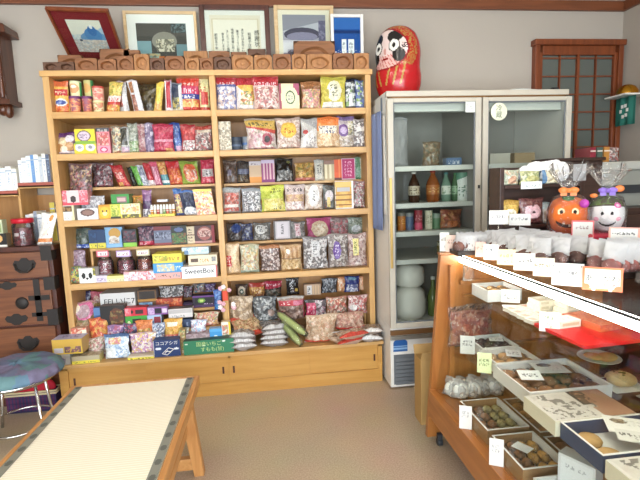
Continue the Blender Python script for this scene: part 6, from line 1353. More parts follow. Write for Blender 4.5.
# middle row behind: small bags of tan cakes
G5 = 'small tan cakes behind the long tray'
c0 = None
for i in range(6):
    loc = (2.455+.0*i, -1.39+.065*i, zt+.0005)
    lb = 'small tan wrapped cake standing behind the long dark tray'
    if not c0: c0 = wrapped(lb, 'wrapped cake', G5, CAKEL, .07, .1, loc, (rad(-5), 0, rad(-40)))
    else: dup(c0, loc, (rad(-5), 0, rad(-40+6*(i % 3))))

# ---- dark two-tier stand
sd = thing('sweet_stand', 'dark brown two-tier wooden stand with small packs at the back of the counter', 'stand', (2.505, -.94, zt))
for x in (-.205, .185): MB().box(x, x+.02, -.05, .05, 0, .385).build('side_panel', W_DARK, sd, bev=.002)
MB().box(-.185, .185, .04, .05, 0, .385).build('back_panel', W_DARK, sd)
for z in (.125, .305): MB().box(-.185, .185, -.055, .04, z-.014, z).build('shelf', W_DARK, sd, bev=.001)
s1, s2 = zt+.125+.0006, zt+.305+.0006
def onstand(u0, v0, u1, v1, y, z, spec, label, seed, mat=None, name='sweet_pack', cat='sweets'):
    xa, xb = at(u0, (v0+v1)/2, y=y)[0], at(u1, (v0+v1)/2, y=y)[0]; h = at((u0+u1)/2, v0, y=y)[2]-z
    o = make_bag(name, xb-xa, h, .04, spec, seed, mat=mat); o.location = ((xa+xb)/2, y, z); return tag(o, label, cat, 'sweet packs on the dark stand')
onstand(499, 200, 519, 217, -.96, s1, 'b d8b040;h .8 1 c89a30;e .5 .35 .36 .3 f0e8d0;n .2 .1 .8 .5 6 e8dcb0/f4f0e4;e .45 .35 .1 .1 d0a850', 'yellow pack with a white flower print on the lower tier of the dark stand', 1)
onstand(519, 198, 543.5, 221, -.965, s1, 'b 6a2f34;n 0 0 1 1 40 7a3f3c/5a262c/8a5a50/6a3030;e .36 .5 .2 .22 e8b8c0;e .64 .52 .2 .22 e8b8c0;e .5 .38 .3 .16 eac0c8;e .5 .46 .07 .05 4a2a2c', 'dark red pack with a pink bow print on the dark stand\'s lower tier', 2)
onstand(541, 202, 555, 222, -.955, s1, 'b c8c4bc;h .7 1 b8c8cc;n .1 .05 .9 .6 12 b8a08a/d8d0c4/a88a70', 'pale clear pack at the right of the stand\'s lower tier', 3)
onstand(501, 170, 519, 185, -.965, s2, 'b b8b89c;n .05 .05 .95 .95 20 c89a78/d8d4c0/8a9a7a/b0b4a0;e .55 .35 .25 .25 c09070', 'green-edged pack with a tan sweet at the left of the upper tier', 4)
onstand(519.5, 171, 541, 185.5, -.965, s2, 'b a8ac74;n .05 .05 .95 .95 22 c8c88a/8a9a5a/d8d4b0/6a7a4a;e .5 .4 .3 .25 b8b468;v .9 1 3a4a5a', 'olive green pack in the middle of the upper tier', 5)
onstand(541.5, 170, 558.5, 186, -.965, s2, 'b dcd4b8;v 0 .2 5a8ab8;e .6 .4 .3 .3 ece0b0;n .3 .1 .95 .7 8 e8dcb4/d8cca0/f0ecd8', 'cream and blue pack at the right of the upper tier', 6)
m = MB(); rng = np.random.default_rng(7)
for k in range(12): m.ball((-.08+.017*k, rng.uniform(-.004, .004), .03+.05*sin(min(1, (k+2)/7)*pi/2)*.6+rng.uniform(-.006, .006)), .034, .02, .034+.012*sin(min(1, (k+2)/7)*pi/2), 12, 8)
o = m.build('tissue_bundle', plain('tissue_white', 'e9e9ea', .6, bump=.5, nscale=40)); o.location = (2.53, -.935, s2-.0); tag(o, 'bundle of white crumpled wrapping behind the packs on the upper tier', 'wrapping')
q = make_box('price_card', .1, .002, .032, 'b eef0ee;x .1 .3 .9 .7 8a9a9a 6', 5, parent=sd); q.location = (-.06, -.058, .287)
# black arrow sign lying before the pumpkin
o = make_box('arrow_sign', .13, .004, .034, 'b 16161a;r .05 .15 .86 .85 eef0ee;x .12 .3 .7 .7 2a2a34 5', 6); p_, th = facing(554, 232.5, 1.0); o.location = tuple(p_); o.rotation_euler = (rad(-20), 0, th); tag(o, 'black-edged white arrow sign before the pumpkin bag', 'sign')
m = MB().prism([(.065, -.004), (.065, .038), (.088, .017)], -.002, .002, 'y'); m.build('arrow_head', BLACKPL, o); MB().box(-.03, .03, .0, .004, -.042, 0).build('foot', BLACKPL, o)

# ---- crimson steps and the two party bags
o = MB().box(-.24, .24, -.12, .12, 0, .09).build('cloth_step', CRIMSON, bev=.006); o.location = (2.66, -1.12, zt); tag(o, 'crimson cloth-covered step under the two party bags', 'step', 'crimson steps on the counter')
o = MB().box(-.17, .17, -.09, .09, 0, .066).build('cloth_step', CRIMSON, bev=.006); o.location = (2.73, -1.34, zt); tag(o, 'crimson cloth-covered step under the golden pastries', 'step', 'crimson steps on the counter')
def party(x, y, z, W, H, label, kind):
    r = thing('party_bag', label, 'gift bag', (x, y, z), rad(-33), 'party gift bags on the counter')
    n, mm_ = 88, 60
    rng = np.random.default_rng(11)
    if kind == 'pumpkin':
        col = 'b e2702a;n .0 .0 1 1 30 e67a30/dc6422/e2702a'
        ops = ';e .32 .6 .09 .1 f2d8b0;e .68 .6 .09 .1 f2d8b0;e .33 .6 .045 .055 2a1810;e .67 .6 .045 .055 2a1810;e .5 .48 .05 .05 7a3a18;e .5 .33 .32 .16 4a2010;e .5 .42 .34 .15 e2702a;r .36 .26 .42 .32 f0dcc0;r .52 .2 .58 .27 f0dcc0;r .6 .27 .66 .32 f0dcc0;e .5 .98 .2 .1 3f7a3a'
    else:
        col = 'b e6e2e0'
        ops = ';e .36 .52 .04 .06 1a1a1c;e .62 .52 .04 .06 1a1a1c;e .5 .3 .24 .14 1a1a1c;e .5 .36 .25 .14 e6e2e0;e .2 .36 .07 .06 e8a8b8;e .8 .36 .07 .06 e8a8b8;h .74 1 4a3a24;h .78 .84 6a8a3a;n .0 .8 1 1 14 3a2a1c/5f7a34/4a3420;e .78 .76 .1 .08 d85a9a;e .78 .76 .05 .04 f0c8dc'
    b = make_dome('pouch', W*.98, W*.6, H*.55, col+ops, 5, mat=MATTE, parent=r)
    b.location = (0, 0, .004)
    # clear wrap, gathered at the neck and flaring above
    K = 40; prof = [(W*.5, 0), (W*.54, H*.1), (W*.54, H*.35), (W*.42, H*.54), (W*.12, H*.62), (W*.1, H*.66), (W*.26, H*.78), (W*.44, H*.92), (W*.52, H)]
    V = []; 
    for i, (rr, zz) in enumerate(prof):
        for k in range(K):
            a = 2*pi*k/K; f = 1+(.02 if i < 4 else .22)*sin(a*7+i*.4)*(1 if i != 5 else .3)+rng.uniform(-.02, .02)
            V.append((rr*f*cos(a), rr*f*sin(a)*(.55 if i < 5 else .5), zz+(.02*sin(a*5) if i > 7 else 0)))
    F = [(i*K+k, i*K+(k+1) % K, (i+1)*K+(k+1) % K, (i+1)*K+k) for i in range(len(prof)-1) for k in range(K)]
    m = MB(); m.add(V, F, 0, True); m.build('clear_wrap', CELLO, r)
    bowm = plain('orange_ribbon', 'e8803a', .4) if kind == 'pumpkin' else plain('purple_ribbon', '8a6ac8', .4)
    m = MB()
    for s_ in (-1, 1):
        m.ball((s_*W*.13, -W*.14, H*.65), W*.13, W*.04, W*.085, 12, 8); m.box(min(s_*W*.04, s_*W*.2), max(s_*W*.04, s_*W*.2), -W*.16, -W*.15, H*.57, H*.63)
    m.ball((0, -W*.17, H*.645), W*.07, W*.05, W*.07, 10, 8); m.build('bow', bowm, r)
    if kind == 'pumpkin':
        m = MB(); m.ball((W*.38, -W*.3, H*.46), W*.12, W*.06, W*.12, 12, 8); m.ball((W*.36, -W*.36, H*.47), W*.03, W*.02, W*.03, 8, 6); m.build('purple_charm', plain('purple_charm', 'b03aa0', .4), r)
        m = MB(); m.box(W*.1, W*.42, -.004, 0, H*.78, H*1.02); m.build('clear_label', MILKY, r, bev=.003)
    else:
        m = MB(); m.ball((W*.3, -W*.1, H*.67), W*.13, W*.04, W*.1, 12, 8); m.build('orange_ribbon', plain('orange_ribbon', 'e8803a', .4), r)
        m = MB(); m.ball((-W*.36, -W*.12, H*.57), W*.11, W*.04, W*.07, 12, 8); m.build('orange_ribbon', plain('orange_ribbon', 'e8803a', .4), r)
    return r
party(2.53, -1.13, zt+.0905, .15, .29, 'clear bag with an orange pumpkin face and orange bow on the counter', 'pumpkin')
party(2.71, -1.13, zt+.0905, .14, .28, 'clear bag with a white smiling ghost in a dark hat and purple bow', 'ghost')
tray(2.585, 2.88, -1.41, -1.28, zt+.067, .022, BLK, 'dark tray of golden pastries on the crimson step')
pz = None
for r_ in range(2):
    for i in range(4):
        loc = (2.63+.068*i, -1.375+.06*r_, zt+.073)
        if not pz:
            pz = tag(MB().ball((0, 0, .018), .04, .026, .02).build('pastry', CAKEG), 'golden pastry in the dark tray on the crimson step', 'pastry', 'golden pastries on the crimson step'); pz.location = loc
        else: dup(pz, loc, (0, 0, rad(20*((i+r_) % 3-1))))
o = make_box('black_stand_box', .07, .07, .055, 'b 1a1820', 1); o.location = (2.56, -1.33, zt+.0005); tag(o, 'small black box before the ghost bag', 'box')

# ---- boxes inside the counter
WBX = plain('white_card', 'e8e7e4', .55); KRAFT = plain('kraft_card', '9a7750', .7); NAVY = plain('navy_card', '3c4c6c', .5); GREYC = plain('grey_card', 'cfd0d0', .6)
def sweet_box(x0, x1, y0, y1, z, h, outer, label, inner=WBX, lidtag=None):
    r = thing('sweet_box', label, 'sweet box', ((x0+x1)/2, (y0+y1)/2, z), 0, 'open boxes of sweets in the glass counter'); w, d, t = (x1-x0)/2, (y1-y0)/2, .004
    m = MB(); m.box(-w, w, -d, d, 0, .003)
    m.box(-w, -w+t, -d, d, .003, h); m.box(w-t, w, -d, d, .003, h); m.box(-w+t, w-t, -d, -d+t, .003, h); m.box(-w+t, w-t, d-t, d, .003, h); m.build('box_body', outer, r)
    m = MB(); e = .0008
    m.box(-w+t, w-t, -d+t, d-t, .003, .0045)
    m.box(-w+t, -w+t+e, -d+t, d-t, .0045, h-.001); m.box(w-t-e, w-t, -d+t, d-t, .0045, h-.001)
    m.box(-w-.001, w+.001, -d-.001, -d+t+.001, h, h+.002); m.box(-w-.001, w+.001, d-t-.001, d+.001, h, h+.002); m.box(-w-.001, -w+t+.001, -d+t, d-t, h, h+.002); m.box(w-t-.001, w+.001, -d+t, d-t, h, h+.002)
    m.build('lining', inner, r); return r
PROTO = {}
def cakes(x0, x1, y0, y1, z, nx, ny, cakem, label, group, seed, film=True, rz=0, shape='bar'):
    rng = np.random.default_rng(seed); first = None
    for j in range(ny):
        for i in range(nx):
            w, d = (x1-x0)/nx, (y1-y0)/ny
            loc = (x0+(i+.5)*w, y0+(j+.5)*d, z); ang = rad(rz+rng.uniform(-14, 14))
            if first is None:
                first = thing('boxed_cake', label, 'cake', loc, ang, group)
                m = MB()
                if shape == 'bar': m.ball((0, 0, .017), w*.47, d*.43, .019, 14, 8)
                elif shape == 'round': m.lathe([(0, 0), (min(w, d)*.4, .002), (min(w, d)*.43, .01), (min(w, d)*.36, .018), (0, .022)], seg=20, cap=False)
                m.build('dough', cakem, first)
                if film:
                    f_ = make_bag('wrapper', w*.98, d*1.0, .03, 'b fff', seed+i, mat=CELLO, parent=first, seal=False)
                    f_.rotation_euler = (rad(-90), 0, 0); f_.location = (0, -d*.5, .02)
            else: dup(first, loc, (0, 0, ang))
DK = .2855
sweet_box(2.052, 2.222, -1.375, -1.135, DK, .058, KRAFT, 'kraft box of mixed wrapped sweets at the front of the counter deck, left one')
cakes(2.058, 2.14, -1.37, -1.14, DK+.006, 2, 4, CAKE, 'brown wrapped sweet in the left kraft box', 'brown sweets in the left kraft box', 21)
cakes(2.14, 2.217, -1.37, -1.14, DK+.006, 2, 4, CAKEV, 'olive wrapped sweet in the left kraft box', 'olive sweets in the left kraft box', 22)
sweet_box(2.052, 2.215, -1.615, -1.41, DK, .058, KRAFT, 'kraft box of mixed wrapped sweets nearest the picture\'s bottom edge')
cakes(2.058, 2.134, -1.61, -1.415, DK+.006, 2, 4, CAKE, 'brown wrapped sweet in the front kraft box', 'brown sweets in the front kraft box', 23)
cakes(2.134, 2.21, -1.61, -1.415, DK+.006, 2, 3, CAKEG, 'golden wrapped sweet in the front kraft box', 'golden sweets in the front kraft box', 24)
sweet_box(2.06, 2.19, -1.83, -1.66, DK, .058, WBX, 'white box cut by the bottom edge of the picture')
sweet_box(2.245, 2.44, -1.41, -1.14, DK, .05, KRAFT, 'kraft box of tan cakes behind the left kraft box')
cakes(2.25, 2.435, -1.405, -1.145, DK+.006, 2, 4, CAKEL, 'tan cake in the kraft box behind the left one', 'tan cakes in the second row', 25, shape='bar')
sweet_box(2.24, 2.43, -1.66, -1.44, DK, .05, KRAFT, 'kraft box of brown cakes behind the front kraft box')
cakes(2.246, 2.424, -1.655, -1.445, DK+.006, 2, 3, CAKE, 'brown cake in the kraft box behind the front one', 'brown cakes in the second row', 26)
o = make_box('white_carton', .11, .05, .15, 'b dfe0e2;r .06 .04 .94 .96 eceef0;x .2 .75 .8 .85 a8acb0 4', 3, side='c8cacc'); o.location = (2.18, -1.752+.04, DK+.0); o.rotation_euler = (0, 0, rad(-62)); tag(o, 'plain white upright card box under the navy box', 'box')
# row of white wrapped rounds at the far end of the deck
G6 = 'white wrapped rounds in a row on the deck'; w3 = None
for i in range(9):
    loc = (2.078+.029*i, -.975-.03*(i % 2), DK+.0005); rot = (rad(-14), rad(12), rad(-30+22*(i % 3)))
    if not w3:
        w3 = thing('paper_cup', 'white paper cup in the leaning row at the far end of the deck', 'paper cup', loc, 0, G6); w3.rotation_euler = rot
        MB().lathe([(0, -.008), (.03, -.006), (.037, 0), (.037, .008), (.028, .014), (0, .016)], seg=24, cap=False).xf(Matrix.Translation((0, .0, .037)) @ Matrix.Rotation(pi/2, 4, 'X')).build('cup_wall', WBX, w3)
        make_bag('wrapper', .085, .085, .04, 'b fff', 3, mat=MILKY, parent=w3, seal=False, crinkle=2)
    else: dup(w3, loc, rot)
MS = .5065
sweet_box(2.175, 2.345, -1.09, -.925, MS, .046, WBX, 'small white box of dark and brown sweets, farthest on the middle glass shelf')
cakes(2.18, 2.34, -1.085, -.93, MS+.006, 4, 3, CAKED, 'dark wrapped sweet in the farthest white box', 'dark sweets in the farthest white box', 31)
sweet_box(2.15, 2.342, -1.255, -1.105, MS, .046, WBX, 'white box of tan cakes second on the middle glass shelf')
cakes(2.156, 2.337, -1.25, -1.11, MS+.006, 3, 2, CAKEL, 'tan wrapped cake in the second white box', 'tan cakes in the second white box', 32)
sweet_box(2.128, 2.442, -1.52, -1.27, MS, .05, WBX, 'largest white box of brown cakes in the middle of the glass counter')
cakes(2.136, 2.435, -1.512, -1.278, MS+.006, 5, 3, CAKE, 'brown cake in the largest white box', 'brown cakes in the largest white box', 33)
G7 = 'printed cards lying on the sweets'
def flatcard(x, y, z, W, D, rz, spec, label, rx=0, group=G7, name='sweet_card', mat=CARD):
    rng = np.random.default_rng(int(x*999)); nx, ny = res(W), res(D); C = paint(spec, nx, ny, D/W, rng)
    s, t = np.meshgrid(np.linspace(-W/2, W/2, nx+1), np.linspace(-D/2, D/2, ny+1))
    o = mesh_grids(name, [(np.stack([s, t, np.full_like(s, .0016)], -1), C, False), (np.stack([s, t, np.zeros_like(s)], -1), C, True)], mat, None, False)
    o.location = (x, y, z); o.rotation_euler = (rad(rx), 0, rad(rz)); return tag(o, label, 'card', group)
flatcard(2.315, -1.35, MS+.055, .12, .1, -8, 'b d8d8d6;e .4 .72 .22 .16 5a4a40;n .2 .6 .6 .85 6 7a6a5a/5a4a40/a89a8a;x .5 .1 .9 .5 b0b0b0 4 2', 'grey card with a dark picture lying on the largest white box')
flatcard(2.205, -1.4, MS+.056, .08, .065, -14, 'b f0f0f0;x .15 .3 .85 .7 6a6a6a 4 2', 'small white card lying beside the grey card on the largest box', rx=8)
flatcard(2.285, -1.0, MS+.05, .06, .05, -20, 'b f0f0f0;x .15 .3 .85 .7 7a7a7a 3 2', 'small white card lying in the farthest white box')
flatcard(2.27, -1.175, MS+.05, .06, .075, -25, 'b f0f0f2;x .15 .3 .85 .7 6a6a70 3 3', 'small white card lying in the second white box')
flatcard(2.125, -1.49, DK+.052, .045, .06, 30, 'b f4f4f4', 'small blank white card lying in the front kraft box')
def printed_lid(x0, x1, y0, y1, z, h, label, seed):
    top = 'b d6d2ca;r .62 0 1 1 b89078;n .05 .35 .95 .95 26 d6d2ca/cfc8be/4a4640/d6d2ca/dcd8d0/3f3b36/d6d2ca/d8d4cc;n .04 .04 .55 .5 40 d6d2ca/2f2c2a/d6d2ca/dcd8d2/e0dcd6/55504a/d6d2ca;r .55 .45 .66 1 4a443e;u -.1 .05 e0d0cc;r .7 0 1 1 b98f76;n .6 .5 .75 .98 10 4a443e/6a5a4e/b98f76'
    o = make_box('printed_lid_box', x1-x0, y1-y0, h, 'b e6dfc8', seed, top=top, side='e8e0c8'); o.location = ((x0+x1)/2, (y0+y1)/2, z); return tag(o, label, 'box', 'lidded boxes with ink tree print')
printed_lid(2.098, 2.37, -1.705, -1.535, MS, .05, 'lidded box with a dark ink tree print left of the navy box', 41)
sweet_box(2.11, 2.44, -1.885, -1.712, MS, .05, NAVY, 'navy box of round nut-topped cakes near the lower right corner')
cakes(2.118, 2.22, -1.88, -1.72, MS+.006, 1, 2, plain('nut_cake', 'c09a62', .7, noise=.35, nscale=90), 'round nut-topped cake at the left of the navy box', 'nut cakes in the navy box', 42, film=False, shape='round')
cakes(2.33, 2.43, -1.88, -1.72, MS+.006, 1, 2, CAKE, 'brown cake at the right of the navy box', 'brown cakes in the navy box', 43, shape='round')
flatcard(2.275, -1.775, MS+.056, .11, .1, -28, 'b e8e6e2;e .35 .72 .2 .14 6a5a48;n .2 .6 .5 .85 6 7a6a54/5a4a3a/b0a08a;x .5 .5 .9 .85 c0c0bc 3 2', 'white card with a brown picture lying on the navy box')
flatcard(2.245, -1.835, MS+.06, .085, .055, -30, 'b d9d7d2;x .1 .4 .5 .8 3a3a3a 2;x .5 .2 .9 .7 5a5a5e 3 2', 'small white card with dark writing lying on the navy box', rx=4)
printed_lid(2.105, 2.33, -2.08, -1.9, MS, .05, 'lidded box with a dark ink tree print cut by the right picture edge', 44)
p_ = at(599, 358, z=MS+.01)
pl = tag(MB().lathe([(0, 0), (.045, 0), (.05, .004), (.082, .014), (.084, .017), (.08, .017), (.05, .008), (0, .006)], seg=40, cap=False).build('plate', plain('porcelain', 'f0ede6', .2)), 'white oval plate with two golden pancakes on the glass shelf', 'plate'); pl.location = (p_[0], p_[1], MS)
for k, (dx, dy, dz, t_, lb) in enumerate([(-.018, .008, .0075, 4, 'golden round pancake at the left of the white plate'), (.028, -.012, .0085, -10, 'golden round pancake leaning at the right of the white plate')]):
    o = MB().lathe([(0, 0), (.034, .001), (.04, .007), (.036, .013), (.02, .016), (0, .017)], seg=28, cap=False).build('pancake', plain('pancake', 'd8b06a', .6, noise=.2, nscale=40)); o.location = (p_[0]+dx, p_[1]+dy, MS+dz+.001); o.rotation_euler = (0, rad(t_), 0); tag(o, lb, 'pancake', 'pancakes on the white plate')
# brown tray with herb bread at the right
tray(2.39, 2.68, -1.66, -1.42, MS, .03, plain('brown_tray', '5a3020', .45), 'reddish brown tray holding herb bread at the right of the glass shelf')
p_ = at(617, 378, z=MS+.03)
br = thing('herb_bread', 'round golden bread with green herbs on a white paper in the brown tray', 'bread', (p_[0]+.015, p_[1], MS+.0045))
MB().ball((0, 0, .022), .055, .05, .024).build('crust', plain('bread_crust', 'd8bc84', .6, noise=.15, nscale=30), br)
m = MB(); rng = np.random.default_rng(9)
for k in range(16):
    a, q = rng.uniform(0, 6.28), rng.uniform(0, .032); m.ball((q*cos(a), q*sin(a), .0455-q*q*10), .008, .006, .003, 8, 5)
m.build('herbs', plain('herb_green', '5a6a2a', .7), br)
MB().box(-.07, .07, -.065, .065, -.0006, .0006).build('paper', PAPER, br)
flatcard(2.53, -1.6, MS+.034, .09, .06, 10, 'b d9d7d2;x .1 .3 .9 .7 5a5a5e 4', 'white card lying on the brown tray near the herb bread')
# tags standing before the boxes
card(460.5, 336, 474.5, 354, MS, 'white price card before the farthest white box', 'b d9d7d2;x .15 .45 .85 .8 5a5a60 3 2', group='price cards inside the counter')
card(477.5, 353, 491, 373, MS-.0+.0005, 'pale green price card before the second white box', 'b dfe6b0;x .15 .35 .85 .75 6a7a4a 3 2', group='price cards inside the counter')
card(459.5, 406, 471.5, 429, DK, 'white price card at the side of the left kraft box', 'b d9d7d2;x .2 .5 .8 .8 9a9a9a 3 2', group='price cards inside the counter')
card(489.5, 439, 503, 466, DK, 'white price card at the side of the front kraft box', 'b d9d7d2;x .2 .5 .8 .8 9a9a9a 3 2', group='price cards inside the counter')
US = .7585
card(540, 312.5, 558.5, 332, US, 'white price card with green writing before the white packs on the upper shelf', 'b d9d7d2;x .2 .6 .7 .85 4a6a4a 3;x .4 .2 .8 .5 5a6a5a 3 2', group='price cards inside the counter', rx=-20)
# upper glass shelf
o = sweet_box(2.2, 2.36, -1.08, -.93, US, .05, GREYC, 'grey box with a tilted white lid piece, farthest on the upper glass shelf')
cakes(2.207, 2.353, -1.075, -.935, US+.006, 3, 3, CAKEL, 'tan sweet in the grey box on the upper shelf', 'tan sweets in the grey box', 51)
o = make_box('folded_card', .075, .03, .055, 'b e2e2e2;x .1 .3 .9 .7 5a5a5e 4 2', 5, side='cfcfcf'); o.location = (2.29, -1.11, US+.0005); o.rotation_euler = (rad(-15), 0, rad(-30)); tag(o, 'folded white card standing at the front of the grey box', 'card')
flatcard(2.26, -1.17, US+.0008, .07, .05, -20, 'b e8e8e6;x .15 .3 .85 .7 6a7a7a 4 2', 'white card lying flat before the grey box on the upper shelf', group='cards on the upper shelf')
rng = np.random.default_rng(12); first = None
for j in range(4):
    for i in range(2):
        loc = (2.235+.075*i, -1.38+.05*j+.02*i, US+.0005)
        if first is None:
            first = make_box('sweet_packet', .07, .045, .014, 'b e2d8cc', 3, top='b e8e0d4;r .1 .2 .5 .8 d8a89a;x .55 .2 .9 .8 b08a80 2 3', side='d8d0c4'); first.location = loc; first.rotation_euler = (0, 0, rad(12)); tag(first, 'flat pale packet with pink print lying on the upper glass shelf', 'sweets', 'flat pale packets on the upper shelf')
        else: dup(first, loc, (0, 0, rad(12+rng.uniform(-6, 6))))
for k, (u, v, lbs) in enumerate([(541, 306, 'left'), (568, 310, 'right')]):
    for i in range(3):
        p_ = at(u, v+6, z=US)
        o = make_box('sweet_carton', .085, .07, .018, 'b e6e0cc;r .1 .2 .5 .8 c8c0a8;v .9 1 d8c88a', 60+k*5+i, top='b ece6d6;r .1 .1 .5 .5 d8c8a8;x .55 .2 .9 .8 a89a80 3 3', side='dcd6c4'); o.location = (p_[0]+.004*i, p_[1], US+.0005+.0185*i); o.rotation_euler = (0, 0, rad(15-6*i))
        tag(o, '%s cream carton in the %s pile on the upper glass shelf' % (['lowest', 'middle', 'topmost'][i], lbs), 'carton', 'cream cartons piled on the upper shelf')
rc = MB().box(-.17, .17, -.12, .12, 0, .012).build('red_box', plain('red_card', 'c81f20', .45), bev=.001); rc.location = (2.38, -1.53, US+.0005); rc.rotation_euler = (0, 0, rad(4)); tag(rc, 'flat bright red box lying on the upper glass shelf', 'box')
o = make_box('dotted_box', .17, .16, .022, 'b c85a34;n 0 0 1 1 20 d06a40/b84a2a', 6, top='b d0643c;n 0 0 1 1 260 d8744a/c85a34/e0926a/cf6038', side='c0532e'); o.location = (2.42, -1.47, US+.0132); o.rotation_euler = (0, 0, rad(10)); tag(o, 'orange dotted flat box lying on the red box', 'box')
o = make_box('white_packet', .085, .06, .025, 'b e8e4da;r .1 .3 .9 .7 c8bca0', 7, top='b ece8e0;x .15 .3 .85 .7 8a8a6a 4 2', side='dcd8ce'); o.location = (2.285, -1.47, US+.0132); o.rotation_euler = (0, 0, rad(8)); tag(o, 'white packet lying on the red box behind the standing price card', 'sweets')
# cellophane bags with reddish sweets at the far end of the case
o = make_bag('red_sweet_bag', .2, .17, .07, 'b a84a34;n 0 0 1 1 40 b85a3c/8a3a2a/c87a54/d8a080/a04030', 8, mat=FILM); o.location = (2.3-.13, -.955, MS-.0); o.location = (2.2, -.905-.006-.0, .0); o.location = (2.22, -.925, MS+.0005+.046+.006); o.location = (2.2, -.9175-.0, MS+.0005); 
tag(o, 'red-brown sweets in crinkled cellophane at the far end of the glass counter', 'sweets')
make_bag('outer_film', .23, .2, .075, 'b fff', 9, mat=CELLO, parent=o, seal=False)
o.scale = (1, .3, 1)
o = make_bag('clear_bag', .06, .1, .03, 'b fff', 10, mat=CELLO, seal=False); o.location = (2.19, -.915, .8205); tag(o, 'empty clear bag hanging above the batten in the counter', 'bag')

# ---- dark furniture and machines behind the counter
a = at(549, 162, y=-.62); b = at(603, 160, y=-.62)
cb = thing('side_cabinet', 'dark wooden cabinet standing behind the party bags', 'cabinet', ((a[0]+b[0])/2+.0, -.62, 0)); w = (b[0]-a[0])/2
MB().box(-w, w, 0, .14, .05, a[2]).build('carcass', W_DARK, cb, bev=.004); MB().box(-w-.01, w+.01, -.012, .15, a[2], a[2]+.018).build('top', W_DARK, cb, bev=.003)
MB().box(-w+.02, w-.02, .03, .12, 0, .05).build('plinth', W_DARK, cb)
for s_ in (-1, 1):
    d = MB().box(min(s_*.006, s_*(w-.02)), max(s_*.006, s_*(w-.02)), -.014, 0, .1, a[2]-.03).build('door', W_DARK, cb, bev=.003)
    MB().ball((s_*.04, -.022, .8), .011, .011, .011).build('knob', IRON, d)
for k, (px, hx, lb) in enumerate([(597, 'b02a3a', 'small red box on the dark cabinet'), (604, '3a5a44', 'small green box on the dark cabinet')]):
    pass
x2 = b[0]+.03
lw = thing('low_cabinet', 'low dark cabinet at the right wall carrying a grey machine', 'cabinet', (x2+.28, -.55, 0))
MB().box(-.26, .3, 0, .45, .04, 1.1).build('carcass', W_DARK, lw, bev=.004); MB().box(-.24, .28, .03, .42, 0, .04).build('plinth', W_DARK, lw)
for s_ in (0, 1): 
    d = MB().box(-.25+.28*s_, .015+.275*s_, -.012, 0, .08, 1.06).build('door', W_DARK, lw, bev=.002); MB().ball((.0+.04*s_, -.02, .6), .01, .01, .01).build('knob', IRON, d)
mc = thing('office_machine', 'grey box-shaped machine on the low dark cabinet by the right wall', 'machine', (x2+.3, -.42, 1.1))
MB().box(-.22, .27, 0, .3, .0, .22).build('body', plain('machine_grey', '8f9088', .5), mc, bev=.008); MB().box(-.2, .25, -.012, 0, .08, .13).build('tray_slot', DGREY, mc); MB().box(-.22, .27, -.02, .3, .22, .27).build('lid', plain('machine_pale', 'b0b0a8', .5), mc, bev=.008)
MB().box(.12, .25, -.022, -.02, .235, .258).build('button_panel', DGREY, mc)
o = make_bag('clear_pack', .2, .09, .08, 'b b8b0ac;n 0 0 1 1 30 c8c4c4/b84a44/d8d0cc/5a5a5e/a06058', 3, mat=FILM); o.location = (x2+.24, -.3, 1.371); tag(o, 'red and white plastic pack lying on the grey machine', 'pack')
for k, (dx, hx, lb) in enumerate([(-.2, '8a2436', 'crimson file standing on the grey machine\'s left end'), (-.155, '4a5a50', 'dull green file standing beside the crimson one'), (-.11, 'b07a34', 'ochre file standing beside the dull green one')]):
    o = make_box('file', .035, .14, .09, 'b %s;h .7 .8 d8d0c4' % hx, k); o.location = (x2+.3+dx+.005, -.3, 1.371); tag(o, lb, 'file', 'files on the grey machine')
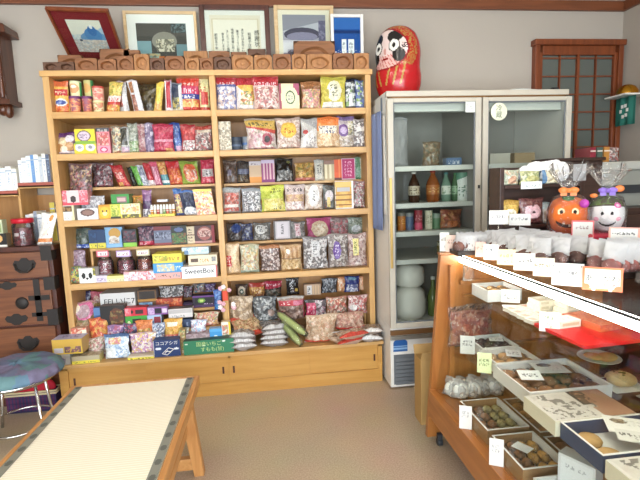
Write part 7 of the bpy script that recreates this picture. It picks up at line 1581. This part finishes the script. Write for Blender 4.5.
# ornaments on the right wall
p_ = at(627, 97, x=3.9)
gl = thing('wall_ornament', 'golden dome on a white bracket with a teal cloth, on the right wall', 'ornament', (3.99, p_[1], p_[2]))
MB().lathe([(.07, 0), (.068, .03), (.05, .06), (.02, .075), (0, .078)], (-.09, 0, .012), 28).build('gold_dome', GOLD, gl)
MB().box(-.19, 0, -.1, .1, 0, .012).build('bracket', WHITE, gl, bev=.003)
m = MB(); n = 12
V = [(-.1+.008*sin(i*1.3), -.09+.18*i/n, -.0-.2*j/4) for j in range(5) for i in range(n+1)]
m.add(V, [(j*(n+1)+i, j*(n+1)+i+1, (j+1)*(n+1)+i+1, (j+1)*(n+1)+i) for j in range(4) for i in range(n)], 0, True); o = m.build('teal_cloth', plain('teal_cloth', '2f7a6c', .8), gl); q = o.modifiers.new('thickness', 'SOLIDIFY'); q.thickness = .002
m = MB()
for k in range(6): m.box(-.112, -.109, -.004+.03*cos(k)-.006, .004+.03*cos(k)+.006, -.1+.04*sin(k)-.012, -.1+.04*sin(k)+.012)
m.build('white_pattern', PAPER, gl)
o = MB().box(-.012, 0, -.28, .22, -.16, .16).build('wall_panel', plain('beige_panel', 'c0a98a', .7)); o.location = (3.9895, p_[1]-.25, p_[2]+.1); tag(o, 'beige paper panel on the right wall behind the golden dome', 'panel')
# ================================================================== light and camera
w = bpy.data.worlds.new('daylight'); SC.world = w; w.use_nodes = True
bg = w.node_tree.nodes['Background']; bg.inputs[0].default_value = (*lin('eef4ff'), 1); bg.inputs[1].default_value = 7.5
for a, b in [(-1.45, 3.3)]:
    l = bpy.data.lights.new('window_portal', 'AREA'); l.shape = 'RECTANGLE'; l.size = b-a; l.size_y = 2.1; l.cycles.is_portal = True
    o = bpy.data.objects.new('window_portal', l); COL.objects.link(o); o.location = ((a+b)/2, YF-.12, 1.1); o.rotation_euler = (rad(90), 0, 0)
cd = bpy.data.cameras.new('camera'); co = bpy.data.objects.new('camera', cd); COL.objects.link(co); SC.camera = co
cd.sensor_width = 36; cd.lens = FPX/640*36; cd.clip_start = .02
Mx = Matrix(((AX[0][0], AX[1][0], -AX[2][0], CAM[0]), (AX[0][1], AX[1][1], -AX[2][1], CAM[1]), (AX[0][2], AX[1][2], -AX[2][2], CAM[2]), (0, 0, 0, 1)))
co.matrix_world = Mx
SC.view_settings.view_transform = 'Standard'; SC.view_settings.look = 'None'; SC.view_settings.gamma = 1
SC.view_settings.exposure = 0.68; SC.view_settings.use_curve_mapping = False
SC.cycles.transparent_max_bounces = 40
